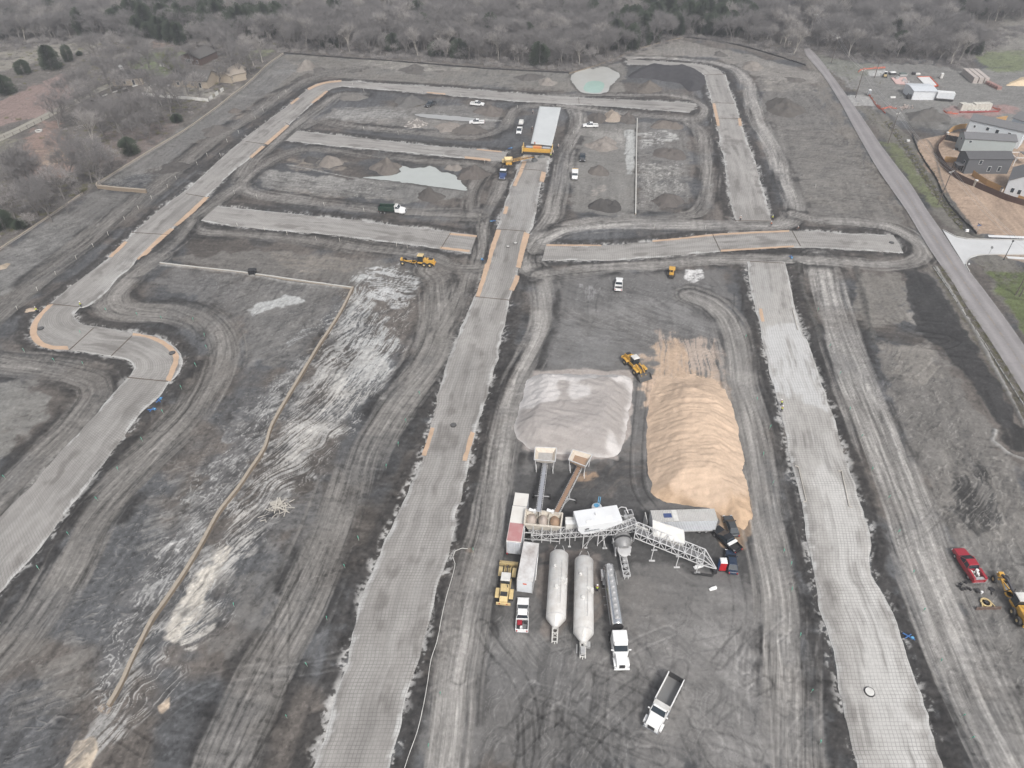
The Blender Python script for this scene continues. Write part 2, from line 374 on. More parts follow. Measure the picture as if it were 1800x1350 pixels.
# ---- street outlines, traced as left and right edges (photo pixels), turned into ground coordinates
STREETS = {
 'main': ([(545,1360),(583,1250),(607,1173),(633,1060),(655,1000),(700,900),(733,833),(747,790),(773,683),(800,600),(830,533),(847,490),(862,450),(873,403),(883,377),(893,340),(903,317),(914,285),(926,262)],
          [(683,1360),(697,1300),(718,1210),(743,1133),(767,1040),(787,980),(803,900),(818,845),(835,765),(841,740),(860,683),(877,617),(893,540),(905,500),(915,460),(924,420),(937,395),(945,355),(952,320),(963,297),(970,262)]),
 'east': ([(1510,1362),(1487,1267),(1473,1200),(1460,1133),(1443,1073),(1433,1017),(1420,960),(1412,900),(1404,860),(1390,817),(1373,733),(1360,677),(1347,627),(1338,583),(1328,543),(1317,500),(1313,460)],
          [(1660,1362),(1641,1300),(1622,1225),(1600,1170),(1583,1120),(1568,1080),(1549,1035),(1533,1010),(1530,950),(1520,905),(1500,850),(1487,810),(1477,777),(1463,727),(1447,680),(1430,630),(1415,590),(1400,550),(1390,500),(1379,460)]),
 'north_east': ([(1293,390),(1283,350),(1272,277),(1265,253),(1262,227),(1255,200),(1250,177),(1238,132)],
          [(1356,390),(1343,340),(1330,293),(1313,247),(1300,207),(1297,193),(1282,153),(1275,131)]),
 'north_bend': ([(1103,113),(1167,116),(1214,121),(1238,132.5)], [(1103,104),(1167,108),(1233,113),(1260,121),(1274,131.5)]),
 'cross_east': ([(953,457),(1067,458),(1150,452),(1200,448),(1267,442),(1407,435),(1588,445)],
          [(960,430),(1057,431),(1147,424),(1200,418),(1267,410),(1387,405),(1433,407),(1570,413)]),
 'cross_low': ([(353,388),(417,398),(600,415),(677,425),(773,437),(827,446)], [(383,362),(600,384),(707,397),(838,413)]),
 'cross_high': ([(503,247),(600,258),(733,270),(833,280),(883,284)], [(522,230),(600,238),(733,253),(893,267)]),
 'top': ([(600,152),(700,160),(783,167),(883,176),(977,182),(1100,189),(1212,198)], [(600,142),(733,150),(833,157),(900,163),(1033,172),(1200,180),(1226,184)]),
 'west': ([(600,142),(573,145),(547,154),(520,173),(500,190),(477,207),(443,233),(400,268),(360,305),(327,333),(290,360),(267,380),(230,413),(193,450),(147,487),(103,520),(84,538)],
          [(600,152),(576,159),(550,182),(507,220),(467,253),(440,277),(400,310),(363,347),(353,360),(310,397),(287,417),(247,450),(230,470),(203,493),(187,513),(157,538),(139,541)]),
 'west_bend': ([(84,538),(60,560),(52,580),(57,597),(77,610),(103,616),(123,616),(187,625),(213,630),(230,637),(235,647),(227,663)],
          [(139,541),(131,550),(133,560),(147,570),(173,574),(233,585),(283,593),(310,613),(322,633),(313,657),(305,666),(297,673)]),
 'west_low': ([(227,663),(207,683),(173,723),(140,760),(100,800),(53,857),(8,900),(-60,975),(-200,1120)],
          [(297,673),(277,700),(247,727),(217,767),(187,807),(150,857),(118,900),(67,967),(0,1040),(-80,1130),(-250,1330)]),
}
def street_edges(nm):
    a, b = STREETS[nm]; A = catmull(UL(a), 1.0); B = catmull(UL(b), 1.0); n = int(max(plen(A), plen(B)) / 0.55)
    return resample(A, n), resample(B, n)
SE = {k: street_edges(k) for k in STREETS}
SPOLY = {k: np.vstack([a, b[::-1]]) for k, (a, b) in SE.items()}

# ---- haul tracks: centre line (photo px), width m, brightness (sRGB), edge softness
HAUL = [
 ([(640,118),(595,126),(550,137),(500,163),(447,200),(383,240),(320,290),(267,337),(190,395),(133,437),(70,490),(0,548),(-120,640)], 7.5, 108),
 ([(277,453),(240,478),(213,500),(198,523),(215,543),(250,548),(300,549),(350,560),(382,585),(390,620),(378,655),(340,710),(300,755),(233,832),(187,893),(117,1010),(33,1115),(-60,1210)], 8.4, 114),
 ([(-60,625),(0,637),(80,648),(135,658),(168,672),(172,690),(150,720),(117,757),(60,808),(0,868),(-90,960)], 7.5, 114),
 ([(763,474),(780,490),(778,520),(768,570),(752,628),(708,700),(655,775),(612,850),(585,915),(560,985),(520,1080),(470,1180),(425,1280),(390,1370)], 9.0, 120),
 ([(940,470),(958,500),(950,560),(930,620),(908,690),(890,770),(877,833),(867,883),(860,930),(845,985),(828,1060),(818,1120),(806,1190),(795,1280),(783,1370)], 5.6, 140),
 ([(1440,455),(1452,500),(1477,583),(1500,667),(1527,733),(1560,810),(1600,900),(1628,990),(1667,1100),(1720,1225),(1775,1350),(1800,1400)], 8.8, 148),
 ([(1215,520),(1245,532),(1277,560),(1297,617),(1305,683),(1320,750),(1337,850),(1350,930),(1364,1010),(1380,1110),(1395,1220),(1408,1360)], 6.5, 136),
 ([(868,285),(850,305),(832,333),(827,367),(845,395),(847,425),(838,460),(815,500),(795,545),(778,590)], 4.2, 118),
 ([(882,320),(868,355),(852,393),(848,430),(838,462)], 3.6, 122),
 ([(960,184),(915,190),(898,205),(885,226),(850,240),(790,240),(733,233),(660,226),(600,221),(560,214),(535,224)], 4.6, 116),
 ([(640,166),(600,166),(567,185),(520,220),(493,243),(450,277),(427,303),(423,327),(443,340),(500,350),(600,363),(700,372),(790,377),(835,380)], 5.5, 118),
 ([(423,327),(395,345),(367,365),(338,388),(352,407),(433,413),(540,422),(600,430),(750,449),(800,468),(840,470)], 5.0, 118),
 ([(338,388),(315,420),(285,447),(240,478)], 4.0, 114),
 ([(430,318),(452,298),(492,275),(540,263),(600,267),(733,283),(833,290),(862,300)], 4.4, 112),
 ([(1000,180),(1014,200),(1014,225),(1000,262),(988,310),(978,350),(970,383),(948,415),(928,443),(925,465),(935,480),(960,485)], 5.2, 132),
 ([(985,186),(1050,193),(1100,200),(1190,208),(1222,222),(1237,245),(1243,290),(1246,335),(1234,368),(1200,381),(1100,384),(1020,392),(965,415),(940,440)], 4.6, 126),
 ([(970,166),(1040,168),(1110,168),(1167,167),(1208,172),(1237,185),(1240,198),(1222,209),(1180,206)], 3.6, 128),
 ([(1105,101),(1160,102),(1215,106),(1255,110),(1290,122),(1312,145),(1325,187),(1345,235),(1367,285),(1388,333),(1397,368),(1383,392),(1330,398),(1250,397),(1180,397),(1080,397),(1000,404),(955,425)], 5.4, 146),
 ([(1395,378),(1440,388),(1500,390),(1560,398),(1603,418),(1622,440),(1610,458),(1560,466),(1500,463),(1447,459),(1400,457),(1330,456),(1240,459),(1160,466),(1067,472),(990,480),(950,486)], 5.2, 134),
]
HAULP = [(catmull(UL(p), 2.0), w, b) for p, w, b in HAUL]

# thin wheel tracks: centre line px, spacing between the two wheel lines, brightness delta
TRK = [
 ([(610,1165),(520,1180),(440,1190),(360,1212),(290,1255),(245,1310),(225,1370)], 2.0, 1.30), ([(620,1150),(540,1170),(460,1178),(370,1196),(300,1230),(235,1290)], 2.0, 1.25),
 ([(740,1090),(770,1130),(790,1190),(800,1270),(795,1360)], 2.2, 0.8), ([(860,1105),(880,1160),(915,1230),(925,1300),(915,1370)], 2.2, 0.72),
 ([(845,1100),(870,1140),(905,1180),(930,1240),(935,1340)], 2.2, 0.75), ([(960,1120),(1000,1150),(985,1230),(975,1340)], 2.0, 1.2),
 ([(1110,1180),(1040,1230),(980,1290),(930,1370)], 2.0, 0.75), ([(1150,1200),(1090,1250),(1030,1310),(990,1370)], 2.0, 0.78),
 ([(1010,1130),(1000,1200),(990,1290),(985,1370)], 1.9, 0.8), ([(880,1210),(960,1250),(1060,1290),(1160,1330)], 2.0, 0.82),
 ([(1200,600),(1230,640),(1240,690)], 2.0, 0.8), ([(1225,470),(1270,520),(1300,590)], 2.0, 0.82), ([(1140,480),(1210,520),(1255,590),(1278,680)], 2.0, 0.8),
 ([(980,560),(1040,590),(1130,600)], 2.0, 1.15), ([(960,520),(1040,570),(1140,585)], 2.0, 1.2),
 ([(1560,560),(1610,585),(1650,590),(1680,600),(1640,610),(1560,590)], 2.1, 0.72), ([(1540,600),(1600,580),(1660,575)], 2.1, 0.75),
 ([(1640,740),(1700,770),(1760,780),(1800,770)], 2.2, 0.78), ([(1600,760),(1680,800),(1760,815)], 2.2, 1.22), ([(1640,800),(1700,840),(1780,850)], 2.2, 1.2),
 ([(1480,870),(1580,950),(1640,1010)], 2.2, 1.15), ([(1560,820),(1620,900),(1700,1010),(1760,1130)], 2.2, 1.12),
 ([(560,600),(540,560),(560,520),(600,510)], 2.0, 0.8), ([(780,480),(730,500),(690,540)], 2.0, 0.8), ([(830,500),(790,520),(760,560)], 2.0, 1.2),
 ([(1130,660),(1125,720),(1118,800),(1122,860),(1150,900)], 2.2, 0.72), ([(1140,670),(1130,740),(1124,820),(1135,880)], 2.2, 1.25),
 ([(1290,1010),(1300,1060),(1290,1130),(1250,1200)], 2.0, 0.86), ([(1200,1000),(1260,1040),(1300,1100),(1310,1200)], 2.0, 1.12),
 ([(420,1350),(470,1250),(540,1120)], 2.0, 0.8), ([(1240,700),(1290,780),(1320,900)], 2.0, 0.8), ([(640,330),(665,325),(690,330)], 2.0, 0.7),
 ([(480,290),(500,320),(480,335)], 2.0, 0.75), ([(770,330),(745,355),(735,380)], 2.0, 1.2), ([(720,300),(760,310),(790,330)], 2.0, 1.1),
 ([(940,1190),(1000,1260),(1080,1350)], 2.0, 0.8), ([(1060,1150),(1050,1250),(1040,1360)], 2.0, 0.78), ([(1180,1330),(1060,1290),(960,1310),(880,1290)], 2.0, 0.84),
]
_r = random.Random(5)
for _ in range(70):                                    # many faint crossing wheel lines in the yard
    x = _r.uniform(850, 1420); y = _r.uniform(1060, 1400); a = _r.gauss(-1.35, 0.5); l = _r.uniform(80, 220); b = _r.uniform(-0.5, 0.5)
    P = [(x, y)]
    for q in range(3): a += b * 0.4; P.append((P[-1][0] + math.cos(a) * l / 3, P[-1][1] + math.sin(a) * l / 3))
    if all(not (U(*p)[1] > 62 and p[0] < 1330) for p in P): TRK.append((P, 1.9, _r.choice([0.8, 0.87, 1.14, 1.22])))
for _ in range(60):                                    # and over the other lots
    x, y = _r.choice([(1190, 520), (1080, 560), (1600, 700), (1650, 850), (1480, 270), (1150, 300), (650, 590), (480, 1050), (150, 1250), (560, 450), (1420, 300), (1740, 900), (1000, 540), (600, 320), (300, 300), (380, 700), (1730, 1150)])
    x += _r.gauss(0, 50); y += _r.gauss(0, 28); a = _r.uniform(0, 6.28); l = _r.uniform(60, 160) * y / 800; b = _r.uniform(-0.8, 0.8); P = [(x, y)]
    for q in range(3): a += b * 0.4; P.append((P[-1][0] + math.cos(a) * l / 3, P[-1][1] + math.sin(a) * l / 4))
    TRK.append((P, 2.0, _r.choice([0.78, 0.85, 1.15, 1.25])))

# patches: polygon px, colour, strength, ragged m, grain length/width m, heading, contrast threshold
def P_(pts, c, a=0.8, rag=2.0, st=(6, 0.8), hd=ANG, th=(0.35, 0.6)): return (pts, c, a, rag, st, hd, th)
D90 = ANG + math.pi / 2
PATCH = [
 # woodland floor and fields on the left and behind
 P_([(-900,10),(2700,10),(2700,75),(1500,105),(1420,112),(1230,72),(1160,80),(1040,125),(1000,128),(700,108),(498,94),(390,180),(175,325),(0,440),(-900,900)], rgb(104,98,92), 1.0, 1.0, (8,4), 0, (0.0,0.1)),
 P_([(0,178),(60,150),(112,130),(130,160),(118,190),(70,205),(0,222),(-200,260),(-200,220)], rgb(140,116,108), 0.95, 2.0, (10,3), 1.2, (0.05,0.35)),
 P_([(-200,100),(0,92),(100,78),(160,72),(170,84),(110,100),(60,112),(0,125),(-200,150)], rgb(136,130,118), 0.9, 3.0, (10,3), 1.4, (0.2,0.5)),
 P_([(25,265),(75,215),(110,215),(130,260),(120,310),(60,320),(20,300)], rgb(140,114,102), 0.9, 3.0, (8,3), 0.6, (0.1,0.4)),
 P_([(60,262),(110,258),(130,275),(100,290),(70,285)], rgb(168,146,120), 0.6, 3.0, (6,2), 1.2, (0.35,0.6)),
 P_([(0,232),(30,250),(25,300),(0,320),(-60,300)], rgb(132,130,104), 0.6, 4.0, (6,2), 0.6, (0.3,0.6)),
 P_([(225,110),(270,92),(330,92),(320,115),(290,140),(235,122)], rgb(104,116,76), 0.9, 2.0, (5,2), 0.6, (0.15,0.45)),
 P_([(430,92),(470,85),(490,90),(440,108)], rgb(112,118,84), 0.7, 2.0, (5,2), 0.6, (0.2,0.5)),
 P_([(275,140),(330,150),(395,165),(375,175),(300,168),(250,160)], rgb(168,162,150), 0.6, 2.0, (4,2), 0.6, (0.2,0.5)),
 P_([(270,70),(320,68),(320,82),(270,84)], rgb(132,112,100), 0.8, 2.0, (4,2), 0.6, (0.2,0.5)),
 P_([(170,235),(290,210),(330,260),(230,300),(150,290)], rgb(122,106,100), 0.6, 5.0, (8,3), 0.6, (0.2,0.5)),
 # right hand: verge grass, yard, house pads
 P_([(1440,112),(1620,112),(1790,125),(1800,60),(1900,60),(1900,240),(1700,232),(1640,226),(1590,215),(1540,190)], rgb(122,120,116), 1.0, 2.0, (8,3), D90, (0.0,0.2)),
 P_([(1415,92),(1500,108),(1560,118),(1500,140),(1470,130)], rgb(118,120,108), 0.8, 2.0, (8,2), D90, (0.2,0.5)),
 P_([(1710,95),(1760,88),(1830,86),(1830,118),(1780,128),(1740,124)], rgb(112,122,82), 0.9, 3.0, (8,2), D90, (0.2,0.45)),
 P_([(1760,30),(1900,20),(1900,90),(1750,90)], rgb(128,124,116), 0.8, 4.0, (8,3), D90, (0.1,0.4)),
 P_([(1505,180),(1560,205),(1600,240),(1640,290),(1690,390),(1740,420),(1800,470),(1900,560),(1900,700),(1800,590),(1730,480),(1650,380),(1590,290),(1530,215)], rgb(108,104,96), 0.95, 1.5, (8,1.5), 0.5, (0.1,0.4)),
 P_([(1548,250),(1580,252),(1612,300),(1640,340),(1662,362),(1640,362),(1600,320)], rgb(104,110,72), 0.95, 1.5, (8,1.5), 0.5, (0.15,0.45)),
 P_([(1735,480),(1800,478),(1900,520),(1900,640),(1800,590),(1770,530)], rgb(96,110,58), 0.95, 1.5, (6,1.5), 0.5, (0.15,0.45)),
 P_([(1614,245),(1645,240),(1720,225),(1900,215),(1900,416),(1760,414),(1718,410),(1690,370),(1655,330),(1625,290),(1612,262)], rgb(168,140,116), 1.0, 0.6, (10,0.8), D90, (0.0,0.15)),
 P_([(1730,438),(1800,440),(1900,445),(1900,475),(1800,462),(1760,452)], rgb(166,144,124), 0.95, 0.8, (10,0.8), D90, (0.0,0.2)),
 P_([(1660,190),(1720,182),(1790,186),(1790,200),(1700,208),(1655,204)], rgb(176,120,112), 0.5, 2.0, (4,1), D90, (0.3,0.5)),
 P_([(1488,168),(1528,168),(1545,186),(1500,186)], rgb(160,158,155), 0.9, 0.5, (4,1), D90, (0.05,0.3)),
 P_([(1525,125),(1555,123),(1560,133),(1530,135)], rgb(176,176,174), 0.9, 0.5, (4,1), D90, (0.05,0.3)),
 P_([(1590,205),(1660,196),(1680,222),(1600,226)], rgb(96,93,88), 0.8, 3.0, (4,1), D90, (0.2,0.5)),
 # strips beside the county road
 P_([(1415,100),(1428,100),(1470,180),(1560,330),(1640,455),(1700,545),(1760,630),(1830,720),(1830,760),(1740,650),(1660,540),(1620,470),(1530,340),(1450,200)], rgb(116,110,102), 0.8, 1.5, (8,1.2), 0.5, (0.25,0.5)),
 P_([(1640,470),(1656,462),(1700,520),(1770,620),(1820,690),(1820,760),(1760,670),(1690,560)], rgb(98,92,84), 0.9, 1.0, (3,1.0), 0.6, (0.1,0.5)),
 # big north-east lot
 P_([(1330,130),(1420,140),(1470,230),(1560,370),(1600,400),(1400,385),(1390,330),(1345,230)], rgb(112,108,103), 0.9, 2.0, (5,1), D90, (0.0,0.3)),
 P_([(1400,250),(1500,240),(1560,350),(1500,380),(1420,360)], rgb(126,121,114), 0.6, 5.0, (5,0.7), D90, (0.4,0.6)),
 P_([(1330,110),(1420,135),(1430,160),(1350,165)], rgb(150,144,134), 0.6, 3.0, (5,0.7), D90, (0.4,0.6)),
 P_([(1110,85),(1200,72),(1330,100),(1440,130),(1440,150),(1330,135),(1260,100),(1110,98)], rgb(134,129,122), 0.85, 2.0, (10,1.0), D90, (0.1,0.45)),
 # north strip between track and woods
 P_([(500,96),(700,108),(1000,130),(1060,118),(1100,110),(1100,165),(900,155),(600,138),(540,130),(470,170)], rgb(122,118,111), 0.85, 2.0, (10,0.8), D90, (0.2,0.5)),
 P_([(640,103),(780,112),(820,125),(700,125),(640,118)], rgb(156,150,141), 0.6, 2.5, (8,0.6), D90, (0.4,0.6)),
 P_([(470,118),(520,112),(545,122),(470,145),(400,185),(390,175)], rgb(164,154,142), 0.7, 2.5, (6,0.6), D90, (0.35,0.6)),
 P_([(478,128),(500,121),(524,123),(508,131),(483,133)], rgb(186,186,184), 0.9, 1.0, (6,0.6), D90, (0.2,0.45)),
 P_([(410,165),(450,160),(430,175),(400,178)], rgb(170,166,160), 0.7, 2.0, (6,0.6), D90, (0.35,0.6)),
 P_([(400,190),(445,180),(430,205),(390,215)], rgb(158,144,130), 0.6, 2.0, (6,0.6), D90, (0.35,0.6)),
 # west strip
 P_([(490,100),(530,120),(420,200),(290,290),(175,325),(250,270),(390,180)], rgb(112,110,107), 0.9, 1.5, (10,1.0), 0.9, (0.0,0.4)),
 P_([(180,320),(250,300),(300,285),(280,325),(180,335)], rgb(136,134,130), 0.6, 2.0, (5,0.6), 0.9, (0.4,0.6)),
 P_([(170,335),(260,345),(150,430),(0,525),(-200,640),(-200,560),(0,445)], rgb(108,106,103), 0.9, 1.5, (6,1.0), 0.9, (0.0,0.4)),
 P_([(20,440),(110,380),(160,390),(60,480),(0,520)], rgb(138,136,132), 0.5, 3.0, (5,0.6), 0.9, (0.42,0.6)),
 P_([(270,310),(360,265),(370,290),(270,335)], rgb(84,80,77), 0.9, 1.5, (3,1.0), 0.9, (0.2,0.5)),
 # lots of the north-west block
 P_([(590,190),(820,185),(880,205),(860,232),(700,222),(560,208)], rgb(118,115,111), 0.9, 2.0, (6,0.6), D90, (0.1,0.45)),
 P_([(600,190),(690,196),(720,205),(640,215),(580,205)], rgb(150,148,144), 0.75, 2.0, (5,0.5), D90, (0.35,0.55)),
 P_([(735,197),(830,205),(880,213),(800,214),(730,203)], rgb(165,164,160), 0.7, 1.5, (5,0.4), D90, (0.3,0.55)),
 P_([(640,205),(810,212),(800,240),(660,228)], rgb(140,134,126), 0.55, 3.0, (5,0.5), D90, (0.4,0.6)),
 P_([(450,300),(820,330),(820,350),(700,355),(460,330)], rgb(120,118,114), 0.9, 2.0, (6,0.5), D90, (0.1,0.4)),
 P_([(460,300),(640,318),(620,338),(480,325)], rgb(150,147,142), 0.7, 2.0, (4,0.5), D90, (0.4,0.58)),
 P_([(470,322),(560,335),(720,345),(700,355),(500,342)], rgb(136,130,122), 0.6, 2.0, (4,0.5), D90, (0.4,0.58)),
 P_([(510,280),(560,276),(610,285),(600,300),(520,300)], rgb(142,130,116), 0.6, 2.0, (3,0.4), D90, (0.35,0.6)),
 P_([(290,455),(480,440),(640,452),(735,475),(730,520),(640,500),(500,490),(380,475)], rgb(110,106,101), 0.9, 2.0, (6,0.6), D90, (0.1,0.4)),
 P_([(480,445),(640,450),(660,475),(520,480)], rgb(136,126,114), 0.5, 3.0, (6,0.5), D90, (0.4,0.6)),
 P_([(300,470),(600,500),(560,600),(520,640),(450,640),(420,560),(330,520),(260,500)], rgb(104,102,100), 0.9, 2.0, (5,0.8), 0.9, (0.1,0.5)),
 P_([(400,470),(600,503),(590,560),(480,640),(440,640),(430,560)], rgb(116,113,109), 0.7, 3.0, (6,0.8), 0.9, (0.3,0.6)),
 # light puddled corner
 P_([(635,470),(700,466),(735,485),(730,520),(700,540),(650,520)], rgb(186,187,186), 0.9, 1.5, (5,0.4), D90, (0.45,0.53)),
 P_([(590,540),(640,470),(660,540),(700,610),(690,650),(640,690),(590,680),(600,600)], rgb(172,173,171), 0.85, 2.0, (6,0.4), ANG + 0.1, (0.46,0.54)),
 # light lime mud band along the retaining wall
 P_([(600,520),(625,512),(640,560),(690,640),(670,690),(600,740),(520,860),(440,960),(330,1100),(240,1200),(200,1290),(130,1360),(100,1360),(190,1240),(300,1080),(420,880),(520,700),(570,600)], rgb(168,166,162), 0.85, 2.5, (7,0.4), 0.55, (0.47,0.56)),
 P_([(590,640),(650,690),(600,740),(530,820),(450,930),(420,1000),(360,1060),(300,1130),(340,1040),(480,800),(540,690)], rgb(184,180,173), 0.8, 3.0, (8,0.4), 0.5, (0.48,0.57)),
 P_([(370,975),(395,965),(375,1020),(345,1080),(310,1135),(275,1130),(300,1090),(330,1030)], rgb(205,196,182), 0.95, 1.2, (4,0.7), 0.5, (0.25,0.5)),
 P_([(330,1075),(395,1080),(380,1110),(330,1140),(300,1130)], rgb(196,190,180), 0.8, 1.5, (3,0.6), 0.9, (0.4,0.55)),
 P_([(115,1355),(135,1305),(160,1300),(168,1320),(150,1365),(110,1370)], rgb(206,186,160), 0.95, 0.8, (2,1.0), 0.5, (0.15,0.4)),
 P_([(280,1240),(298,1225),(295,1245),(284,1252)], rgb(196,172,145), 0.9, 0.5, (2,1.0), 0.5, (0.1,0.4)),
 P_([(170,1240),(195,1240),(190,1252),(172,1250)], rgb(188,160,130), 0.8, 0.5, (2,1.0), 0.5, (0.2,0.5)),
 P_([(440,545),(455,533),(480,527),(500,518),(520,522),(535,530),(515,535),(480,545),(455,552),(442,556)], rgb(176,177,175), 0.95, 0.8, (3,0.8), 0.9, (0.2,0.4)),
 P_([(386,780),(398,758),(415,768),(412,784)], rgb(150,150,150), 0.8, 1.2, (4,0.8), 0.8, (0.3,0.55)),
 P_([(500,600),(540,575),(550,582),(520,600),(505,612)], rgb(165,166,165), 0.8, 1.0, (4,0.5), 0.8, (0.4,0.55)),
 # rough marked mud to the west of the wall
 P_([(520,640),(600,520),(610,540),(520,690),(430,850),(330,1020),(260,1140),(200,1230),(150,1180),(230,1030),(320,900),(380,800),(440,700)], rgb(98,97,97), 0.85, 3.0, (4,1), 0.5, (0.1,0.4)),
 P_([(520,650),(585,560),(540,660),(440,830),(370,950),(300,1090),(220,1200),(230,1100),(300,940),(400,800),(460,700)], rgb(160,159,156), 0.75, 3.0, (2.0,0.5), 0.45, (0.5,0.6)),
 P_([(300,860),(370,840),(340,940),(250,960),(240,930)], rgb(132,130,126), 0.6, 4.0, (3,0.8), 0.9, (0.4,0.6)),
 P_([(60,1150),(150,1120),(180,1180),(120,1260),(40,1260)], rgb(124,120,114), 0.7, 4.0, (6,1.5), 0.9, (0.3,0.6)),
 P_([(0,1230),(60,1240),(150,1270),(110,1350),(0,1360)], rgb(88,88,90), 0.7, 4.0, (5,1), 0.9, (0.3,0.6)),
 P_([(380,1020),(470,1000),(540,930),(560,960),(500,1080),(440,1150),(380,1130)], rgb(112,109,105), 0.7, 4.0, (5,1), 0.5, (0.2,0.5)),
 P_([(480,870),(560,860),(600,880),(540,1000),(470,1000)], rgb(112,111,110), 0.7, 4.0, (6,1.2), 1.2, (0.2,0.5)),
 P_([(-40,670),(40,668),(85,690),(90,720),(20,790),(-60,830)], rgb(122,120,115), 0.9, 2.0, (4,0.8), 0.9, (0.2,0.5)),
 # lots between the tracks of the north-centre block
 P_([(1020,215),(1118,218),(1118,385),(1010,370),(1000,330)], rgb(124,121,116), 0.9, 1.5, (5,0.7), D90, (0.0,0.4)),
 P_([(1040,230),(1100,225),(1105,260),(1050,262)], rgb(152,148,142), 0.7, 1.5, (6,0.5), D90, (0.3,0.5)),
 P_([(1098,228),(1116,228),(1118,270),(1112,306),(1102,306),(1098,270)], rgb(172,173,170), 0.9, 0.7, (5,0.5), ANG, (0.25,0.45)),
 P_([(1122,215),(1200,215),(1212,260),(1215,350),(1120,380)], rgb(116,113,109), 0.9, 1.5, (4,0.6), D90, (0.2,0.5)),
 P_([(1125,235),(1170,230),(1200,245),(1160,255),(1130,262)], rgb(176,175,171), 0.8, 1.5, (4,0.4), D90, (0.44,0.56)),
 P_([(1125,290),(1190,295),(1200,340),(1130,355)], rgb(150,148,142), 0.7, 2.0, (3,0.5), D90 + 0.4, (0.48,0.6)),
 P_([(1030,330),(1060,325),(1055,345),(1035,348)], rgb(160,150,140), 0.6, 2.0, (2,0.5), D90, (0.4,0.6)),
 # big working yard
 P_([(960,480),(1280,470),(1310,620),(1330,900),(1400,1360),(700,1360),(800,1150),(850,900),(930,620)], rgb(108,106,104), 0.9, 3.0, (6,1.2), D90 + 0.5, (0.0,0.3)),
 P_([(1080,520),(1260,520),(1270,600),(1120,610),(980,600)], rgb(132,130,128), 0.6, 6.0, (8,0.7), 2.2, (0.4,0.62)),
 P_([(950,560),(1140,600),(1100,650),(940,645)], rgb(118,117,116), 0.7, 4.0, (8,0.7), 2.0, (0.25,0.55)),
 P_([(1020,500),(1050,500),(1050,530),(1020,530)], rgb(158,156,156), 0.6, 1.5, (3,0.5), 0.2, (0.45,0.55)),
 P_([(1205,474),(1235,474),(1240,490),(1220,495),(1205,488)], rgb(214,212,210), 0.95, 0.8, (1.5,0.6), 1.2, (0.3,0.5)),
 P_([(880,830),(1140,810),(1140,900),(1330,930),(1330,1010),(900,1000),(860,960)], rgb(80,79,79), 0.8, 3.0, (5,1), 0.8, (0.1,0.4)),
 P_([(1020,1060),(1340,1040),(1390,1360),(1130,1360),(1050,1250)], rgb(124,121,118), 0.8, 5.0, (7,0.9), 2.3, (0.15,0.5)),
 P_([(1240,1100),(1340,1080),(1370,1340),(1270,1340)], rgb(138,135,132), 0.6, 5.0, (6,0.9), ANG, (0.3,0.6)),
 P_([(930,1180),(1120,1190),(1100,1360),(940,1360)], rgb(94,92,90), 0.6, 5.0, (7,0.9), 0.2, (0.3,0.6)),
 P_([(860,1000),(900,1060),(960,1130),(930,1190),(860,1120)], rgb(136,133,129), 0.5, 2.5, (6,0.5), 2.6, (0.45,0.6)),
 P_([(1065,1025),(1170,1010),(1200,1070),(1160,1110),(1080,1090)], rgb(112,108,104), 0.6, 3.0, (5,1), 1.0, (0.2,0.5)),
 P_([(1000,780),(1110,790),(1130,850),(1060,870),(1010,860)], rgb(110,100,92), 0.4, 3.0, (3,1), 1.0, (0.45,0.6)),
 P_([(1008,838),(1030,828),(1050,826),(1052,838),(1030,848),(1012,850)], rgb(166,134,104), 0.85, 0.7, (1.5,0.8), 1.0, (0.2,0.45)),
 P_([(1148,575),(1200,590),(1265,605),(1280,660),(1292,710),(1136,710),(1146,640)], rgb(186,164,146), 0.85, 3.0, (9,0.4), 0.02, (0.36,0.52)),
 P_([(1150,600),(1190,590),(1215,640),(1290,700),(1138,705)], rgb(192,160,130), 0.9, 2.5, (6,0.5), 0.1, (0.32,0.5)),
 P_([(1140,660),(1280,668),(1294,712),(1138,712)], rgb(196,166,140), 0.95, 1.5, (5,0.6), 0.1, (0.1,0.4)),
 P_([(905,750),(920,690),(935,650),(1112,650),(1108,700),(1106,770),(1080,806),(1000,812),(915,795)], rgb(168,157,150), 0.95, 0.8, (3,1.0), D90, (0.05,0.25)),
 P_([(1250,880),(1320,870),(1325,940),(1300,965),(1270,960),(1262,930)], rgb(178,144,110), 0.95, 0.8, (2,1.0), D90, (0.1,0.4)),
 P_([(812,962),(832,962),(834,972),(815,974)], rgb(178,140,102), 0.95, 0.4, (1.5,0.8), D90, (0.1,0.4)),
 P_([(945,1000),(960,965),(1060,965),(1075,1020),(1050,1080),(1040,1110),(955,1110),(948,1060)], rgb(122,112,105), 0.8, 1.5, (2,1.2), 1.0, (0.25,0.5)),
 # south-east lots
 P_([(1510,480),(1590,480),(1610,570),(1520,575),(1500,520)], rgb(120,115,108), 0.95, 2.0, (2.5,0.7), 1.2, (0.1,0.5)),
 P_([(1590,545),(1612,545),(1622,575),(1596,572)], rgb(154,148,140), 0.7, 1.2, (3,0.7), 0.4, (0.35,0.55)),
 P_([(1540,600),(1640,600),(1700,700),(1800,830),(1830,1000),(1700,1000),(1600,800)], rgb(112,108,103), 0.95, 2.0, (4,0.8), 0.5, (0.05,0.4)),
 P_([(1545,605),(1635,600),(1660,660),(1590,680)], rgb(134,128,120), 0.8, 2.0, (4,0.6), 0.5, (0.25,0.55)),
 P_([(1585,475),(1635,480),(1700,590),(1760,680),(1790,760),(1750,740),(1690,650),(1650,610),(1610,580)], rgb(68,67,67), 0.95, 1.0, (5,0.8), 0.5, (0.0,0.3)),
